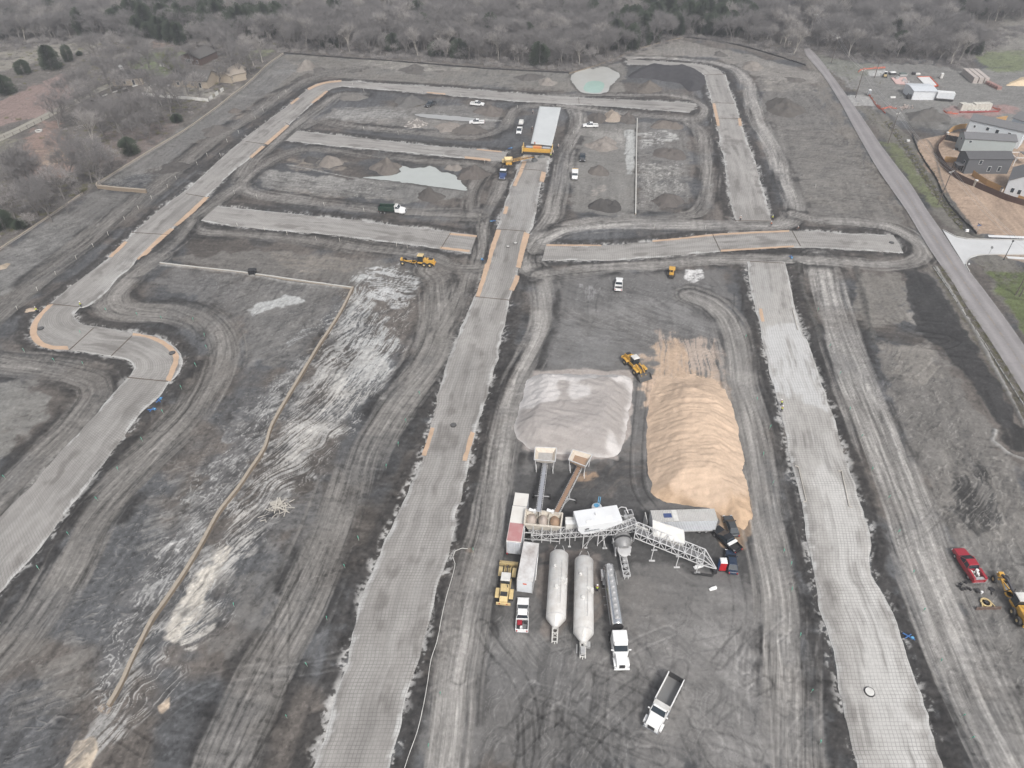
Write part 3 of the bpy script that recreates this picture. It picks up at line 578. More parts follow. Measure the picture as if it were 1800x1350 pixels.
 P_([(1680,850),(1730,830),(1760,870),(1770,930),(1720,940),(1680,900)], rgb(72,71,70), 0.9, 2.0, (3,0.8), 0.5, (0.1,0.4)),
 P_([(1750,760),(1800,755),(1830,800),(1770,800)], rgb(64,63,62), 0.95, 1.5, (3,0.8), 0.5, (0.1,0.4)),
 P_([(1640,760),(1800,820),(1800,1000),(1700,960)], rgb(134,129,122), 0.45, 4.0, (4,0.6), 0.5, (0.4,0.6)),
 P_([(1640,950),(1830,960),(1850,1350),(1790,1350),(1680,1050)], rgb(114,111,107), 0.9, 3.0, (4,0.8), 2.4, (0.1,0.4)),
 P_([(1130,1160),(1180,1150),(1200,1190),(1150,1200)], rgb(140,136,132), 0.4, 3.0, (4,0.8), 2.4, (0.4,0.6)),
]
RPATCH = [
 ([(520,640),(600,520),(612,540),(520,690),(430,850),(330,1020),(260,1140),(200,1230),(150,1200),(230,1030),(300,930),(380,800),(450,700)], rgb(178,177,174), 0.85, (1.6,0.6), 0.5, 0.05),
 ([(640,480),(740,480),(730,530),(700,620),(660,700),(560,820),(470,960),(380,1080),(300,1200),(200,1290),(220,1200),(420,880),(560,640)], rgb(180,178,174), 0.7, (5,0.5), 0.5, 0.045),
 ([(1125,285),(1200,290),(1210,345),(1125,365)], rgb(176,173,168), 0.75, (1.8,0.6), 1.8, 0.05), ([(455,305),(700,325),(700,352),(470,338)], rgb(160,157,152), 0.7, (3,0.6), D90, 0.05),
 ([(1560,600),(1700,700),(1820,900),(1840,1300),(1740,1200),(1640,980),(1540,760)], rgb(150,146,140), 0.6, (3.5,0.6), 0.6, 0.04), ([(960,490),(1270,490),(1260,600),(970,620)], rgb(140,138,136), 0.5, (5,0.5), 2.0, 0.035),
 ([(1400,150),(1500,240),(1580,380),(1400,380),(1350,230)], rgb(142,137,130), 0.55, (4,0.6), D90, 0.04), ([(850,1070),(1380,1060),(1400,1360),(800,1360)], rgb(140,137,134), 0.5, (9,0.5), 0.35, 0.035),
 ([(1060,1070),(1380,1060),(1400,1360),(1000,1360)], rgb(84,83,82), 0.5, (9,0.5), 2.3, 0.035), ([(190,870),(420,700),(560,600),(560,660),(300,1010),(100,1300),(0,1350),(0,1230)], rgb(136,133,129), 0.5, (4,0.7), 1.1, 0.035),
 ([(600,190),(860,190),(860,230),(600,222)], rgb(150,146,141), 0.5, (4,0.5), D90, 0.04), ([(300,470),(600,505),(520,640),(430,600)], rgb(140,138,135), 0.5, (4,0.6), 0.8, 0.035),
]
BERMS = [  # dirt windrows: px line, half width m, height m, colour
 ([(500,99),(440,150),(380,195),(270,270),(190,318)], 1.0, 0.3, 96), ([(280,465),(430,482),(520,498),(600,505)], 0.6, 0.25, 150),
 ([(505,290),(620,312),(720,322),(815,333)], 0.5, 0.2, 158), ([(600,189),(740,198),(880,213)], 0.5, 0.2, 150),
 ([(1645,470),(1700,560),(1750,650),(1800,745)], 0.7, 0.35, 150), ([(1505,470),(1520,530),(1535,600)], 1.2, 0.35, 88),
 ([(1750,758),(1745,775),(1770,795),(1800,808)], 0.7, 0.3, 158), ([(1400,460),(1415,520),(1440,590)], 1.0, 0.3, 92),
 ([(1618,236),(1640,262),(1660,330),(1700,400)], 0.6, 0.3, 92),
]
def build_ground():
    # rows get farther apart with distance, columns fan out the same way: a plain terrain grid, finer near the site
    ys = [-3000, -1500, -700, -350, -180, -90, -40, -10, 10]
    py = 1560.0
    while py > -40: ys.append(U(900, py)[1]); py -= 1.45 if py > 60 else 2.0
    ys = sorted(set(ys)); y = ys[-1]
    while y < 6500: y *= 1.03 if y < 900 else 1.15; ys.append(y)
    ys = np.array(ys)
    fine = np.linspace(-1.16, 1.16, 1290); co = np.array([1.25, 1.4, 1.6, 1.9, 2.3, 2.8, 3.5, 4.5, 6, 8])
    s = np.r_[-co[::-1], fine, co]
    wd = 0.72 * (np.clip(ys, 10, None) * cP + H * sP) + np.where(ys < 0, -ys * 0.5, 0)
    X = s[None] * wd[:, None]; Y = np.repeat(ys[:, None], len(s), 1)
    f = Field(X, Y); x, y = f.X, f.Y
    a, b = rot(x, y)
    big = fbm(x / 22, y / 22, 4, 1); mid = fbm(x / 4.2, y / 4.2, 4, 11); fine_ = fbm(x / 0.8, y / 0.8, 3, 21)
    st = fbm(a / 0.9, b / 9.0, 3, 31)
    hue = sm(.42, .60, fbm(x / 14 + 5, y / 11, 4, 2))[:, None]; f.col[:] = rgb(99, 92, 86)[None] * hue + rgb(88, 89, 91)[None] * (1 - hue)
    f.mul(slice(None), 0.60 + 0.62 * big + 0.14 * mid); st2 = fbm(a / 3.5, b / 0.7, 3, 33)
    far = sm(480, 600, y); f.col = f.col * (1 - far[:, None]) + rgb(96, 92, 86)[None] * far[:, None]
    f.h[:] = (mid - 0.5) * 0.35 + (fine_ - 0.5) * 0.05
    for pts, c, al, rag, (sl, sw), hd, (t0, t1) in PATCH:
        W = UL(pts); k, sd = f.inside(W, rag * 1.5)
        if not len(k): continue
        xx, yy = x[k], y[k]; e = (fbm(xx / 3.0, yy / 3.0, 4, 51) - 0.5) * 3.2 * rag
        m = sm(-rag * 0.35, rag * 0.35, sd + e)
        aa, bb_ = rot(xx, yy, hd); wob = (fbm(xx / 9, yy / 9, 2, 61) - 0.5) * 5
        g = fbm((aa + wob) / (sw * .62), (bb_ + wob) / sl, 4, int(abs(W[0, 0]) * 7) % 97, 0.6)
        g = sm(t0, t1, g * 0.72 + mid[k] * 0.28)
        f.blend(k, c, al * m * g); f.mul(k, 1 + m * 0.22 * (mid[k] - 0.5)); f.h[k] += m * g * 0.03
    for pts, c, al, (sl, sw), hd, wdt in RPATCH:
        k, sd = f.inside(UL(pts), 4)
        if not len(k): continue
        xx, yy = x[k], y[k]; m = sm(-2, 2, sd + (fbm(xx / 4, yy / 4, 3, 52) - .5) * 9); aa, bb_ = rot(xx, yy, hd); wob = (fbm(xx / 2.5, yy / 2.5, 2, 62) - .5) * 2.2
        n = fbm((aa + wob) / sw, (bb_ + wob) / sl, 2, 63, .45); r = sm(wdt, wdt * .25, np.abs(n - .5)) * sm(.36, .52, fbm(xx / 1.6 + 9, yy / 1.6, 3, 64))
        f.blend(k, c, al * m * r); f.h[k] += m * (r * .10 - .04); f.blend(k, rgb(70, 69, 69), al * .5 * m * sm(.60, .70, n))
    yard, sdy = f.inside(UL([(950,480),(1300,470),(1340,700),(1400,1370),(700,1370),(800,1150),(860,900),(925,620)]), 3)
    q = sm(-2, 3, sdy); f.h[yard] *= 1 - 0.65 * q
    # dark, cloddy verges along the streets
    for nm, P in SPOLY.items():
        w = 4.0; k, sd = f.inside(P, w + 1.5)
        if not len(k): continue
        xx, yy = x[k], y[k]; n = fbm(xx / 2.5, yy / 2.5, 4, 71); o = -sd + (n - 0.5) * 2.5
        m = sm(w, w - 1.6, o) * (sd < 0)
        cl = fbm(xx / 0.7, yy / 0.7, 3, 75)
        f.blend(k, rgb(72, 69, 67), m * 0.88 * sm(0.15, 0.45, n)); f.mul(k, 1 + m * (cl - 0.5) * 0.5)
        f.h[k] = f.h[k] * (1 - m) + m * (0.10 + 0.35 * (n - 0.3) + 0.20 * (cl - 0.5)) * sm(0.0, 1.5, -sd)
        lm = sm(0.50, 0.58, fbm(xx / 0.55, yy / 0.55, 4, 77) * .6 + .4 * fbm(xx / 5, yy / 5, 2, 78)) * sm(1.3, 0.1, -sd + (n - 0.5) * 2.5) * (sd < 0.3)
        f.blend(k, rgb(186, 184, 180), lm * 0.75)
    # haul tracks
    for i, (P, w, br) in enumerate(HAULP):
        k, s_, t = f.near(P, w / 2 + 3.5)
        if not len(k): continue
        xx, yy = x[k], y[k]
        wob = (vn(s_ / 30, np.full_like(s_, i), 81) - 0.5) * 4.0 + (vn(s_ / 9, np.full_like(s_, i), 82) - 0.5) * 0.35
        tt = t + wob
        e = (fbm(xx / 2.2, yy / 2.2, 3, 83) - 0.5) * 2.4
        g = fbm(tt / 0.5, s_ / 18, 4, 91 + i, 0.8); g2 = fbm(tt / 1.7, s_ / 40, 2, 191 + i)
        ed = np.abs(t) + e * .45 + (fbm(tt / 0.9, s_ / 22, 3, 291 + i) - .5) * 5.0
        m = sm(w / 2 + 1.3, w / 2 - 1.3, ed) * (0.70 + 0.30 * sm(.40, .55, fbm(xx / 9, yy / 9, 3, 84)))
        out = sm(w / 2 + 3.0, w / 2 + 0.4, np.abs(t) + e) * (1 - m) * sm(.38, .6, fbm(xx / 7, yy / 7, 3, 85))
        rut = np.clip((g - 0.5) * 3.2 + (g2 - 0.5) * 0.8, -1, 1)
        f.blend(k, rgb(62, 60, 59), out * 0.85)
        c = rgb(br - 1, br - 5, br - 10)[None] * (1 + 0.60 * rut - 0.12 + 0.15 * (mid[k] - .5) + 0.25 * sm(w / 2, 0, np.abs(t)))[:, None]
        f.blend(k, c, m * 0.93)
        f.h[k] = f.h[k] * (1 - m) + m * (-0.05 + 0.05 * rut); f.h[k] += out * 0.45 * (fbm(xx / 1.2, yy / 1.2, 2, 88))
    wand = []; rw_ = random.Random(77)
    for P, w, br in HAULP:
        n = len(P); d = np.gradient(P, axis=0); d /= np.hypot(*d.T)[:, None] + 1e-9; nn = np.stack([-d[:, 1], d[:, 0]], 1)
        for _ in range(int(n / 9)):
            a0 = rw_.randrange(0, max(1, n - 8)); ln = rw_.randint(8, 32); i1 = min(n, a0 + ln)
            if i1 - a0 < 6: continue
            off = np.linspace(rw_.uniform(-w * .55, w * .55), rw_.uniform(-w * .55, w * .55), i1 - a0) + np.sin(np.linspace(0, rw_.uniform(1, 4), i1 - a0)) * rw_.uniform(0, 1.2)
            wand.append((P[a0:i1] + nn[a0:i1] * off[:, None], rw_.uniform(1.8, 2.3), rw_.choice([.74, .8, .86, 1.15, 1.25])))
    for i, (pts, gw, dl) in enumerate(TRK + wand):
        P = catmull(UL(pts), 1.5) if isinstance(pts, list) else pts
        for sg in (-1, 1):
            k, s_, t = f.near(P, gw)
            if not len(k): continue
            m = sm(0.26, 0.14, np.abs(t - sg * gw / 2)) * sm(0.3, 0.6, fbm(s_ / 6, s_ * 0 + i, 2, 95))
            f.mul(k, 1 + m * (dl - 1)); f.h[k] -= m * 0.05
    for pts, hw, hh, c in BERMS:
        k, s_, t = f.near(catmull(UL(pts), 2), hw * 2)
        if len(k):
            e = (fbm(x[k] / 1.1, y[k] / 1.1, 3, 99) - 0.5) * hw; m = sm(hw, 0, np.abs(t) + e)
            f.blend(k, rgb(c, c - 2, c - 6), m * 0.85); f.h[k] += m * hh
    # fine grain over everything: clods, scrapes, pale crumbs
    calm = np.ones(f.n, np.float32); calm[yard] = 1 - 0.45 * q; gr = fbm(x / 0.42, y / 0.42, 3, 41); cr = fbm(x / 0.55 + 40, y / 0.55, 3, 43)
    f.col *= (1 + calm * (0.36 * (gr - .5) + 0.60 * (st - .5) * sm(.42, .56, big) + 0.60 * (st2 - .5) * sm(.58, .44, big) - 0.22 * sm(.64, .72, cr) + 0.26 * sm(.32, .26, cr)))[:, None]
    lum = f.col.mean(1) / 0.135; f.col *= np.where(lum < 1, np.clip(lum, .2, 1) ** 0.40, np.clip(lum, 1, 6) ** -0.06)[:, None]
    # flatten under the streets and paved roads
    for P in list(SPOLY.values()) + [ASPH, SIDE]:
        k, sd = f.inside(P, 1.0); m = sm(-1.0, -0.1, sd); f.h[k] = f.h[k] * (1 - m) - 0.10 * m
    for W in WATER:
        k, sd = f.inside(UL(W), 4.0); m = sm(-3.0, 0.5, sd + (mid[k] - .5) * 1.0); f.h[k] = f.h[k] * (1 - m) - 0.12 * m
        f.blend(k, rgb(74, 71, 67), sm(-1.8, -0.2, sd + (mid[k] - .5) * 2) * 0.7)
    # roadside ditch
    k, s_, t = f.near(catmull(UL([(1560,215),(1590,255),(1622,305),(1655,352),(1690,395),(1715,412)]), 2), 3)
    f.h[k] -= sm(2.0, 0, np.abs(t)) * 0.7; f.blend(k, rgb(66, 66, 56), sm(0.9, 0.3, np.abs(t)) * 0.7)
    f.h *= sm(700, 500, y) ; f.h += 0.0
    m = attr_mat('disturbed soil', 0.95, 0.22, 1.3, 6.0, 0.45, 0.15)
    o = grid_mesh('ground', np.stack([x, y, f.h], 1), len(ys), len(s), m, f.col)
    tag(o, kind='structure')
    hg = f.h.reshape(len(ys), len(s))
    def gz(px, py_):
        i = int(np.clip(np.searchsorted(ys, py_), 1, len(ys) - 1)); 
        if abs(ys[i - 1] - py_) < abs(ys[i] - py_): i -= 1
        j = int(np.clip(np.abs(s - px / wd[i]).argmin(), 0, len(s) - 1)); return float(hg[i, j])
    return gz
ASPH = np.vstack([catmull(UL([(1411,82),(1415,97),(1445,133),(1475,180),(1495,217),(1515,253),(1538,293),(1561,327),(1591,370),(1615,410),(1638,447),(1675,500),(1690,527),(1728,583),(1763,637),(1796,690),(1848,775)]), 3),
                  catmull(UL([(1858,690),(1802,607),(1769,560),(1732,510),(1699,468),(1684,447),(1660,410),(1632,370),(1605,327),(1579,293),(1549,253),(1522,213),(1492,170),(1465,133),(1440,100),(1424,82)]), 3)])
SIDE = UL([(1655,408),(1668,417),(1680,420),(1700,423),(1730,420),(1800,420),(1960,421),(1960,446),(1800,447),(1740,446),(1712,451),(1701,462),(1703,473)])
WATER = [
 [(700,291),(712,292),(725,296),(745,294),(758,292),(770,299),(778,303),(790,304),(806,312),(812,322),(820,334),(790,331),(740,325),(690,318),(640,312),(690,308),(703,302)],
 [(1010,150),(1003,135),(1014,126),(1040,119),(1062,117),(1078,123),(1090,132),(1082,142),(1072,152),(1068,161),(1048,165),(1022,162)],
 [(730,200),(790,203),(835,208),(828,213),(780,210),(740,205)],
]
gz = build_ground()

# ---------------------------------------------------------------- streets under construction
STAIN = {'east': [([(1316,470),(1375,470),(1395,545),(1420,620),(1450,700),(1480,790),(1520,900),(1540,1010),(1600,1150),(1640,1360),(1530,1360),(1480,1150),(1425,900),(1370,730),(1335,590)], rgb(186,182,176), 0.5), ([(1425,820),(1470,830),(1530,1010),(1590,1200),(1630,1360),(1570,1360),(1500,1100)], rgb(204,202,198), .6), ([(1340,580),(1400,560),(1430,640),(1450,720),(1400,700),(1360,690)], rgb(194,194,193), 0.75), ([(1320,470),(1350,470),(1355,530),(1345,570)], rgb(160,158,155), 0.5),
                  ([(1430,760),(1470,760),(1480,800),(1440,840),(1470,1000),(1510,1200),(1540,1360),(1590,1360),(1560,1200),(1520,1050),(1500,930)], rgb(182,179,174), 0.6)],
         'west': [([(200,470),(240,450),(190,510),(160,520)], rgb(172,170,166), 0.5), ([(560,160),(573,160),(545,180),(530,185)], rgb(170,168,160), 0.3)],
         'main': [([(900,330),(950,330),(930,400),(890,400)], rgb(158,156,153), 0.5)]}
def build_streets():
    m = attr_mat('street base with steel mat', 0.9, 0.16, 1.2, 9.0, 0.35, 0.05, lattice=(0.56, 0.11, 0.5))
    for si, (nm, (A, B)) in enumerate(SE.items()):
        n = len(A); wm = float(np.hypot(*(A - B).T).mean()); nc = max(8, int(wm / 0.42))
        s_ = np.r_[0, np.cumsum(np.hypot(*np.diff((A + B) / 2, axis=0).T))]
        na = (fbm(A[:, 0] / 3.2, A[:, 1] / 3.2, 3, 5) - 0.5) * 0.9; nb = (fbm(B[:, 0] / 3.2, B[:, 1] / 3.2, 3, 6) - 0.5) * 0.9
        dr = (B - A) / (np.hypot(*(B - A).T)[:, None] + 1e-9); A2 = A - dr * na[:, None]; B2 = B + dr * nb[:, None]
        t = np.linspace(0, 1, nc); X = A2[:, None, 0] * (1 - t) + B2[:, None, 0] * t; Y = A2[:, None, 1] * (1 - t) + B2[:, None, 1] * t
        f = Field(X, Y, 24); x, y = f.X, f.Y
        lat = ((t[None] - 0.5) * np.hypot(*(B - A).T)[:, None]).ravel(); al = np.repeat(s_, nc)
        base = 140 if nm in ('main', 'west', 'west_low', 'west_bend') else 144
        f.col[:] = rgb(base + 3, base - 1, base - 6)[None]
        g = fbm(lat / 1.1, al / 30, 3, 7 + si); g2 = fbm(x / 9, y / 9, 4, 8)
        g3 = fbm(lat / 0.35, al / 12, 3, 47); f.mul(slice(None), 0.50 + 0.40 * g + 0.40 * g2 + 0.28 * g3); dk = sm(.54, .66, fbm(lat / 1.6, al / 9, 4, 57) * .6 + .4 * fbm(x / 2.5, y / 2.5, 3, 58)); f.blend(slice(None), rgb(108, 103, 98), dk * .6); lt = sm(.55, .65, fbm(lat / 1.3, al / 14, 4, 59)); f.blend(slice(None), rgb(178, 175, 170), lt * .25)
        edge = (1 - np.abs(t[None] * 2 - 1)) * np.hypot(*(B - A).T)[:, None] / 2; edge = edge.ravel()
        e = fbm(x / 1.3, y / 1.3, 4, 9); lm = sm(0.75, 0.05, edge + (e - 0.5) * 2.0)
        f.blend(slice(None), rgb(186, 185, 182), lm * sm(0.28, 0.46, fbm(x / 6, y / 6, 3, 19)) * 0.9)
        for pts, c, a in STAIN.get(nm, []):
            k, sd = f.inside(UL(pts), 2.5)
            if len(k): f.blend(k, c, a * sm(-1.0, 0.8, sd + (fbm(x[k] / 1.4, y[k] / 2.5, 4, 29) - .5) * 5) * sm(0.2, 0.5, fbm(lat[k] / 0.6, al[k] / 8, 3, 39)))
        z = 0.02 + 0.10 * sm(0, 0.4, edge) - 0.05 + (e - 0.5) * 0.05
        o = grid_mesh('street', np.stack([x, y, z], 1), n, nc, m, f.col, np.stack([lat, al], 1)); tag(o, kind='structure')
build_streets()

def ribbon(name, A, B, mt, z0=0.05, cols=None, step=0.7, kind='structure', rag=0.0, thick=0.0):
    """sheet between two edges in world coordinates"""
    n = max(3, int(max(plen(A), plen(B)) / step)); A = resample(A, n); B = resample(B, n)
    w = float(np.hypot(*(A - B).T).mean()); nc = max(3, int(w / step)); t = np.linspace(0, 1, nc)
    if rag:
        dr = (B - A) / (np.hypot(*(B - A).T)[:, None] + 1e-9)
        A = A - dr * ((fbm(A[:, 0] / 1.2, A[:, 1] / 1.2, 4, 15) - .5) * rag)[:, None]; B = B + dr * ((fbm(B[:, 0] / 1.2, B[:, 1] / 1.2, 4, 16) - .5) * rag)[:, None]
    X = A[:, None, 0] * (1 - t) + B[:, None, 0] * t; Y = A[:, None, 1] * (1 - t) + B[:, None, 1] * t
    x, y = X.ravel(), Y.ravel(); z = np.full(x.size, z0)
    col = cols(x, y, np.tile(t, n), np.repeat(np.arange(n) / (n - 1), nc)) if callable(cols) else np.repeat(np.asarray(cols)[None], x.size, 0)
    o = grid_mesh(name, np.stack([x, y, z], 1), n, nc, mt, col)
    if thick:
        md = o.modifiers.new('solid', 'SOLIDIFY'); md.thickness = thick; md.offset = -1
    if kind: tag(o, kind=kind)
    return o
ASPHM = attr_mat('old asphalt', 0.9, 0.14, 1.2, 30, 0.25, 0.03)
def asph(x, y, t, s):
    c = np.repeat(rgb(140, 135, 135)[None], x.size, 0); n = fbm(x / 5, y / 5, 4, 3); wh = np.exp(-((np.abs(t - .5) - .25) / .09) ** 2)
    g = fbm((t * 6) / 0.7, s * 12, 3, 4)
    c *= (0.78 + 0.3 * n + 0.16 * wh + 0.18 * (g - .5))[:, None]
    crack = sm(0.46, 0.5, np.abs(t - 0.5)); return c * (1 + 0.25 * crack * (fbm(x / 1, y / 1, 3, 5) > .5))[:, None]
L = catmull(UL([(1413,84),(1417,97),(1447,133),(1477,180),(1497,217),(1517,253),(1540,293),(1563,327),(1593,370),(1617,410),(1640,447),(1677,500),(1692,527),(1730,583),(1765,637),(1798,690),(1850,775)]), 3)
Rr = catmull(UL([(1422,84),(1438,100),(1463,133),(1490,170),(1520,213),(1547,253),(1577,293),(1603,327),(1630,370),(1658,410),(1682,447),(1697,468),(1730,510),(1767,560),(1800,607),(1856,690)]), 3)
ribbon('county_road', L, Rr, ASPHM, 0.06, asph, 0.6)
Mid = (resample(L, 60) + resample(Rr, 60)) / 2
def paint(x, y, t, s):
    c = np.repeat(rgb(150, 132, 112)[None], x.size, 0); n = fbm(x / 0.9, y / 0.9, 4, 3); k = sm(.42, .6, n)[:, None]; return c * (1 - k) + rgb(124, 119, 118)[None] * k
for sg in (-0.12, 0.12):
    ribbon('road_line', Mid[34:] + np.array([sg - .06, 0]), Mid[34:] + np.array([sg + .06, 0]), ASPHM, 0.066, paint, 0.25)
# concrete side street
SM = attr_mat('side street concrete', 0.85, 0.06, 0.5, 20, 0.1, 0.02)
def conc(x, y, t, s): return np.repeat(rgb(192, 193, 193)[None], x.size, 0) * (0.9 + 0.2 * fbm(x / 4, y / 4, 4, 2))[:, None]
ribbon('side_street', UL([(1657,405),(1680,417),(1700,421),(1730,422),(1800,423),(1960,424)]), UL([(1702,477),(1696,466),(1704,455),(1722,449),(1800,447),(1960,447)]), SM, 0.075, conc, 0.8)
b = MB()
for pl in ([(1657,404),(1680,416),(1700,420),(1730,421),(1800,422),(1960,423)], [(1704,478),(1698,467),(1703,455),(1722,448.5),(1800,448),(1960,448)]):
    W = catmull(UL(pl), 2)
    for p, q in zip(W[:-1], W[1:]): b.beam((p[0], p[1], 0.1), (q[0], q[1], 0.1), 0.2, 0.26)
tag(b.build('kerb', CONC), kind='structure')
ribbon('sidewalk', UL([(1736,413.5),(1800,416),(1960,420)]), UL([(1738,417.5),(1800,420),(1960,422)]), SM, 0.14, lambda x, y, t, s: conc(x, y, t, s) * 1.25, 0.5)
ribbon('sidewalk', UL([(1768,451),(1800,453),(1960,457)]), UL([(1772,455),(1800,457),(1960,462)]), SM, 0.14, lambda x, y, t, s: conc(x, y, t, s) * 1.15, 0.5)
# dirt drive on the far left
DM = attr_mat('dirt drive', 0.95, 0.15, 1.0, 8, 0.3, 0.05)
def drv(x, y, t, s): return rgb(156, 150, 136)[None] * (0.75 + 0.35 * fbm(t * 5, s * 20, 3, 6) + 0.15 * (np.abs(t - .5) < .15) * -1)[:, None]
ribbon('dirt_path', catmull(UL([(-60,258),(0,238),(50,215),(95,193),(140,172),(185,150),(230,135)]), 2), catmull(UL([(-60,274),(0,250),(55,224),(102,200),(147,178),(190,156),(236,140)]), 2), DM, 0.22, drv, 0.9, rag=0.8)
# freshly poured pavement behind the paver
FM = attr_mat('fresh concrete', 0.55, 0.04, 0.6, 20, 0.08, 0.02)
ribbon('new_pavement', UL([(933,253),(940,222),(948,188)]), UL([(970,257),(978,225),(986,190)]), FM, 0.30, lambda x, y, t, s: rgb(192, 196, 196)[None] * (0.93 + 0.14 * fbm(t * 3, s * 10, 3, 6))[:, None], 0.6, thick=0.25)
# joint boards across the streets (dark forms)
JB = [(836,522,895,528),(873,403,924,407),(916,297,950,300),(84,534,139,540),(122,616,165,577),(196,626,232,591),(225,664,296,671),(232,409,310,414),(327,341,362,347),(432,249,468,254),(502,216,508,220),(1237,132,1275,131),(1255,181,1290,182),(1262,208,1303,209),
      (1292,388,1355,389),(1392,406,1407,433),(1252,411,1266,441),(775,437,792,410),(1318,460,1377,463),(1017,172,1018,183)]
JFM = mat('dirty form board', (.1, .075, .06), .9, dirt=.5, dcol=(.2, .18, .16))
def small_box(name, p, q, w, h, m, z=0.12):
    return MB().beam((*p, z), (*q, z), w, h).build(name, m)
for i, (x0, y0, x1, y1) in enumerate(JB):
    o = small_box('joint_form', U(x0, y0), U(x1, y1), 0.16, 0.14, JFM, 0.10)
    tag(o, 'dark bulkhead form laid flat across the width of an unpaved street', 'form board', 'joint forms across the streets')

# sand strips laid on the street edges
SANDM = attr_mat('damp tan sand', 0.95, 0.12, 2.0, 12, 0.4, 0.05)
SS = [
 ([(757,752),(750,775),(741,801)], [(764,753),(757,778),(749,802)], 'left of the pair of short orange sand strips beside the centre street manhole'),
 ([(827,759),(820,785),(812,810)], [(835,762),(828,786),(820,811)], 'right of the pair of short orange sand strips beside the centre street manhole'),
 ([(873,404),(857,450),(846,490),(836,522)], [(881,405),(866,450),(854,490),(843,523)], 'long orange sand strip on the left edge of the centre street'),
 ([(921,408),(912,445),(907,470)], [(931,412),(921,448),(915,472)], 'orange sand strip on the right edge of the centre street by the junction'),
 ([(906,484),(901,498),(895,510)], [(914,486),(909,500),(903,512)], 'short orange sand strip on the right edge of the centre street below the junction'),
 ([(919,284),(911,305),(901,327)], [(926,284),(917,306),(907,328)], 'pinkish sand strip just below the concrete placer on the left'),
 ([(952,302),(948,319)], [(960,304),(956,321)], 'stubby sand strip to the right of the steel lattice below the paver'),
 ([(888,363),(884,376)], [(894,364),(890,377)], 'tiny sand strip on the left edge beside the blue fittings'),
 ([(790,410),(838,414)], [(790,413.5),(838,417.5)], 'sand strip along the top edge at the end of the lower left cross street'),
 ([(774,434),(826,440)], [(774,438),(825,444)], 'sand strip along the bottom edge at the end of the lower left cross street'),
 ([(838,262),(882,266)], [(838,264),(882,268.5)], 'thin sand strip on the top edge of the upper left cross street'),
 ([(817,275),(863,280)], [(817,279),(862,284)], 'sand strip on the bottom edge of the upper left cross street'),
 ([(750,162),(783,164.5)], [(750,164),(783,167)], 'faint sand strip on the far top street'),
 ([(573,160),(560,170),(547,181)], [(577,161),(565,172),(550,182)], 'sand strip on the inner edge near the top of the west street'),
 ([(523,172),(510,182)], [(527,173),(513,184)], 'very short sand strip on the outer edge near the top of the west street'),
 ([(503,220),(485,236),(465,253)], [(509,221),(492,237),(471,255)], 'orange sand strip on the west street, the second from the top'),
 ([(460,257),(450,266),(438,277)], [(466,258),(456,267),(443,278)], 'orange sand strip on the west street, just below a longer one'),
 ([(359,347),(335,370),(305,397)], [(368,347),(343,372),(312,398)], 'long orange sand strip halfway down the west street'),
 ([(299,402),(275,422),(240,456)], [(307,403),(284,423),(249,458)], 'long orange sand strip on the west street above the bend'),
 ([(219,425),(205,438),(191,452)], [(225,426),(211,440),(197,453)], 'short sand strip on the outer edge of the west street above the bend'),
 ([(540,156),(555,149),(573,144),(600,141)], [(543,159),(558,152),(575,147),(600,144)], 'curved sand strip on the outer corner at the top of the west street'),
 ([(84,537),(66,556),(55,573),(54,590),(63,604),(88,614),(121,615)], [(94,535),(75,556),(66,574),(66,588),(75,601),(92,608),(119,609)], 'broad curved orange sand band round the left bend of the winding street'),
 ([(234,586),(258,590),(284,598),(305,612),(315,628),(309,650),(300,671)], [(233,590),(258,594),(280,603),(296,615),(305,630),(300,648),(291,669)], 'broad curved orange sand band round the right bend of the winding street'),
 ([(960,430),(1057,431)], [(961,433),(1057,433)], 'thin sand strip on the upper left edge of the curved cross street'),
 ([(1147,423),(1200,418),(1267,411),(1387,405)], [(1147,426),(1200,421),(1267,414),(1387,408)], 'long pinkish sand strip along the upper edge of the curved cross street'),
 ([(1267,440),(1330,436),(1395,432)], [(1267,443),(1330,439),(1396,435)], 'sand strip along the lower edge of the curved cross street'),
 ([(1252,182),(1258,210),(1260,222)], [(1257,182),(1263,208),(1265,222)], 'narrow pink sand strip on the left edge of the north east street'),
 ([(1297,208),(1299,222)], [(1302,208),(1304,222)], 'tiny sand strip on the right edge of the north east street'),
 ([(1334,543),(1338,566)], [(1340,543),(1344,566)], 'small orange sand patch on the left edge of the east street'),
]
for a, b_, lab in SS:
    o = ribbon('sand_strip', catmull(UL(a), 1), catmull(UL(b_), 1), SANDM, 0.125, lambda x, y, t, s: rgb(196, 160, 128)[None] * (0.82 + 0.3 * fbm(x / 1.5, y / 1.5, 3, 2))[:, None], 0.4, kind=None, rag=0.35)
    tag(o, lab, 'sand strip', 'tan sand strips along the street edges')

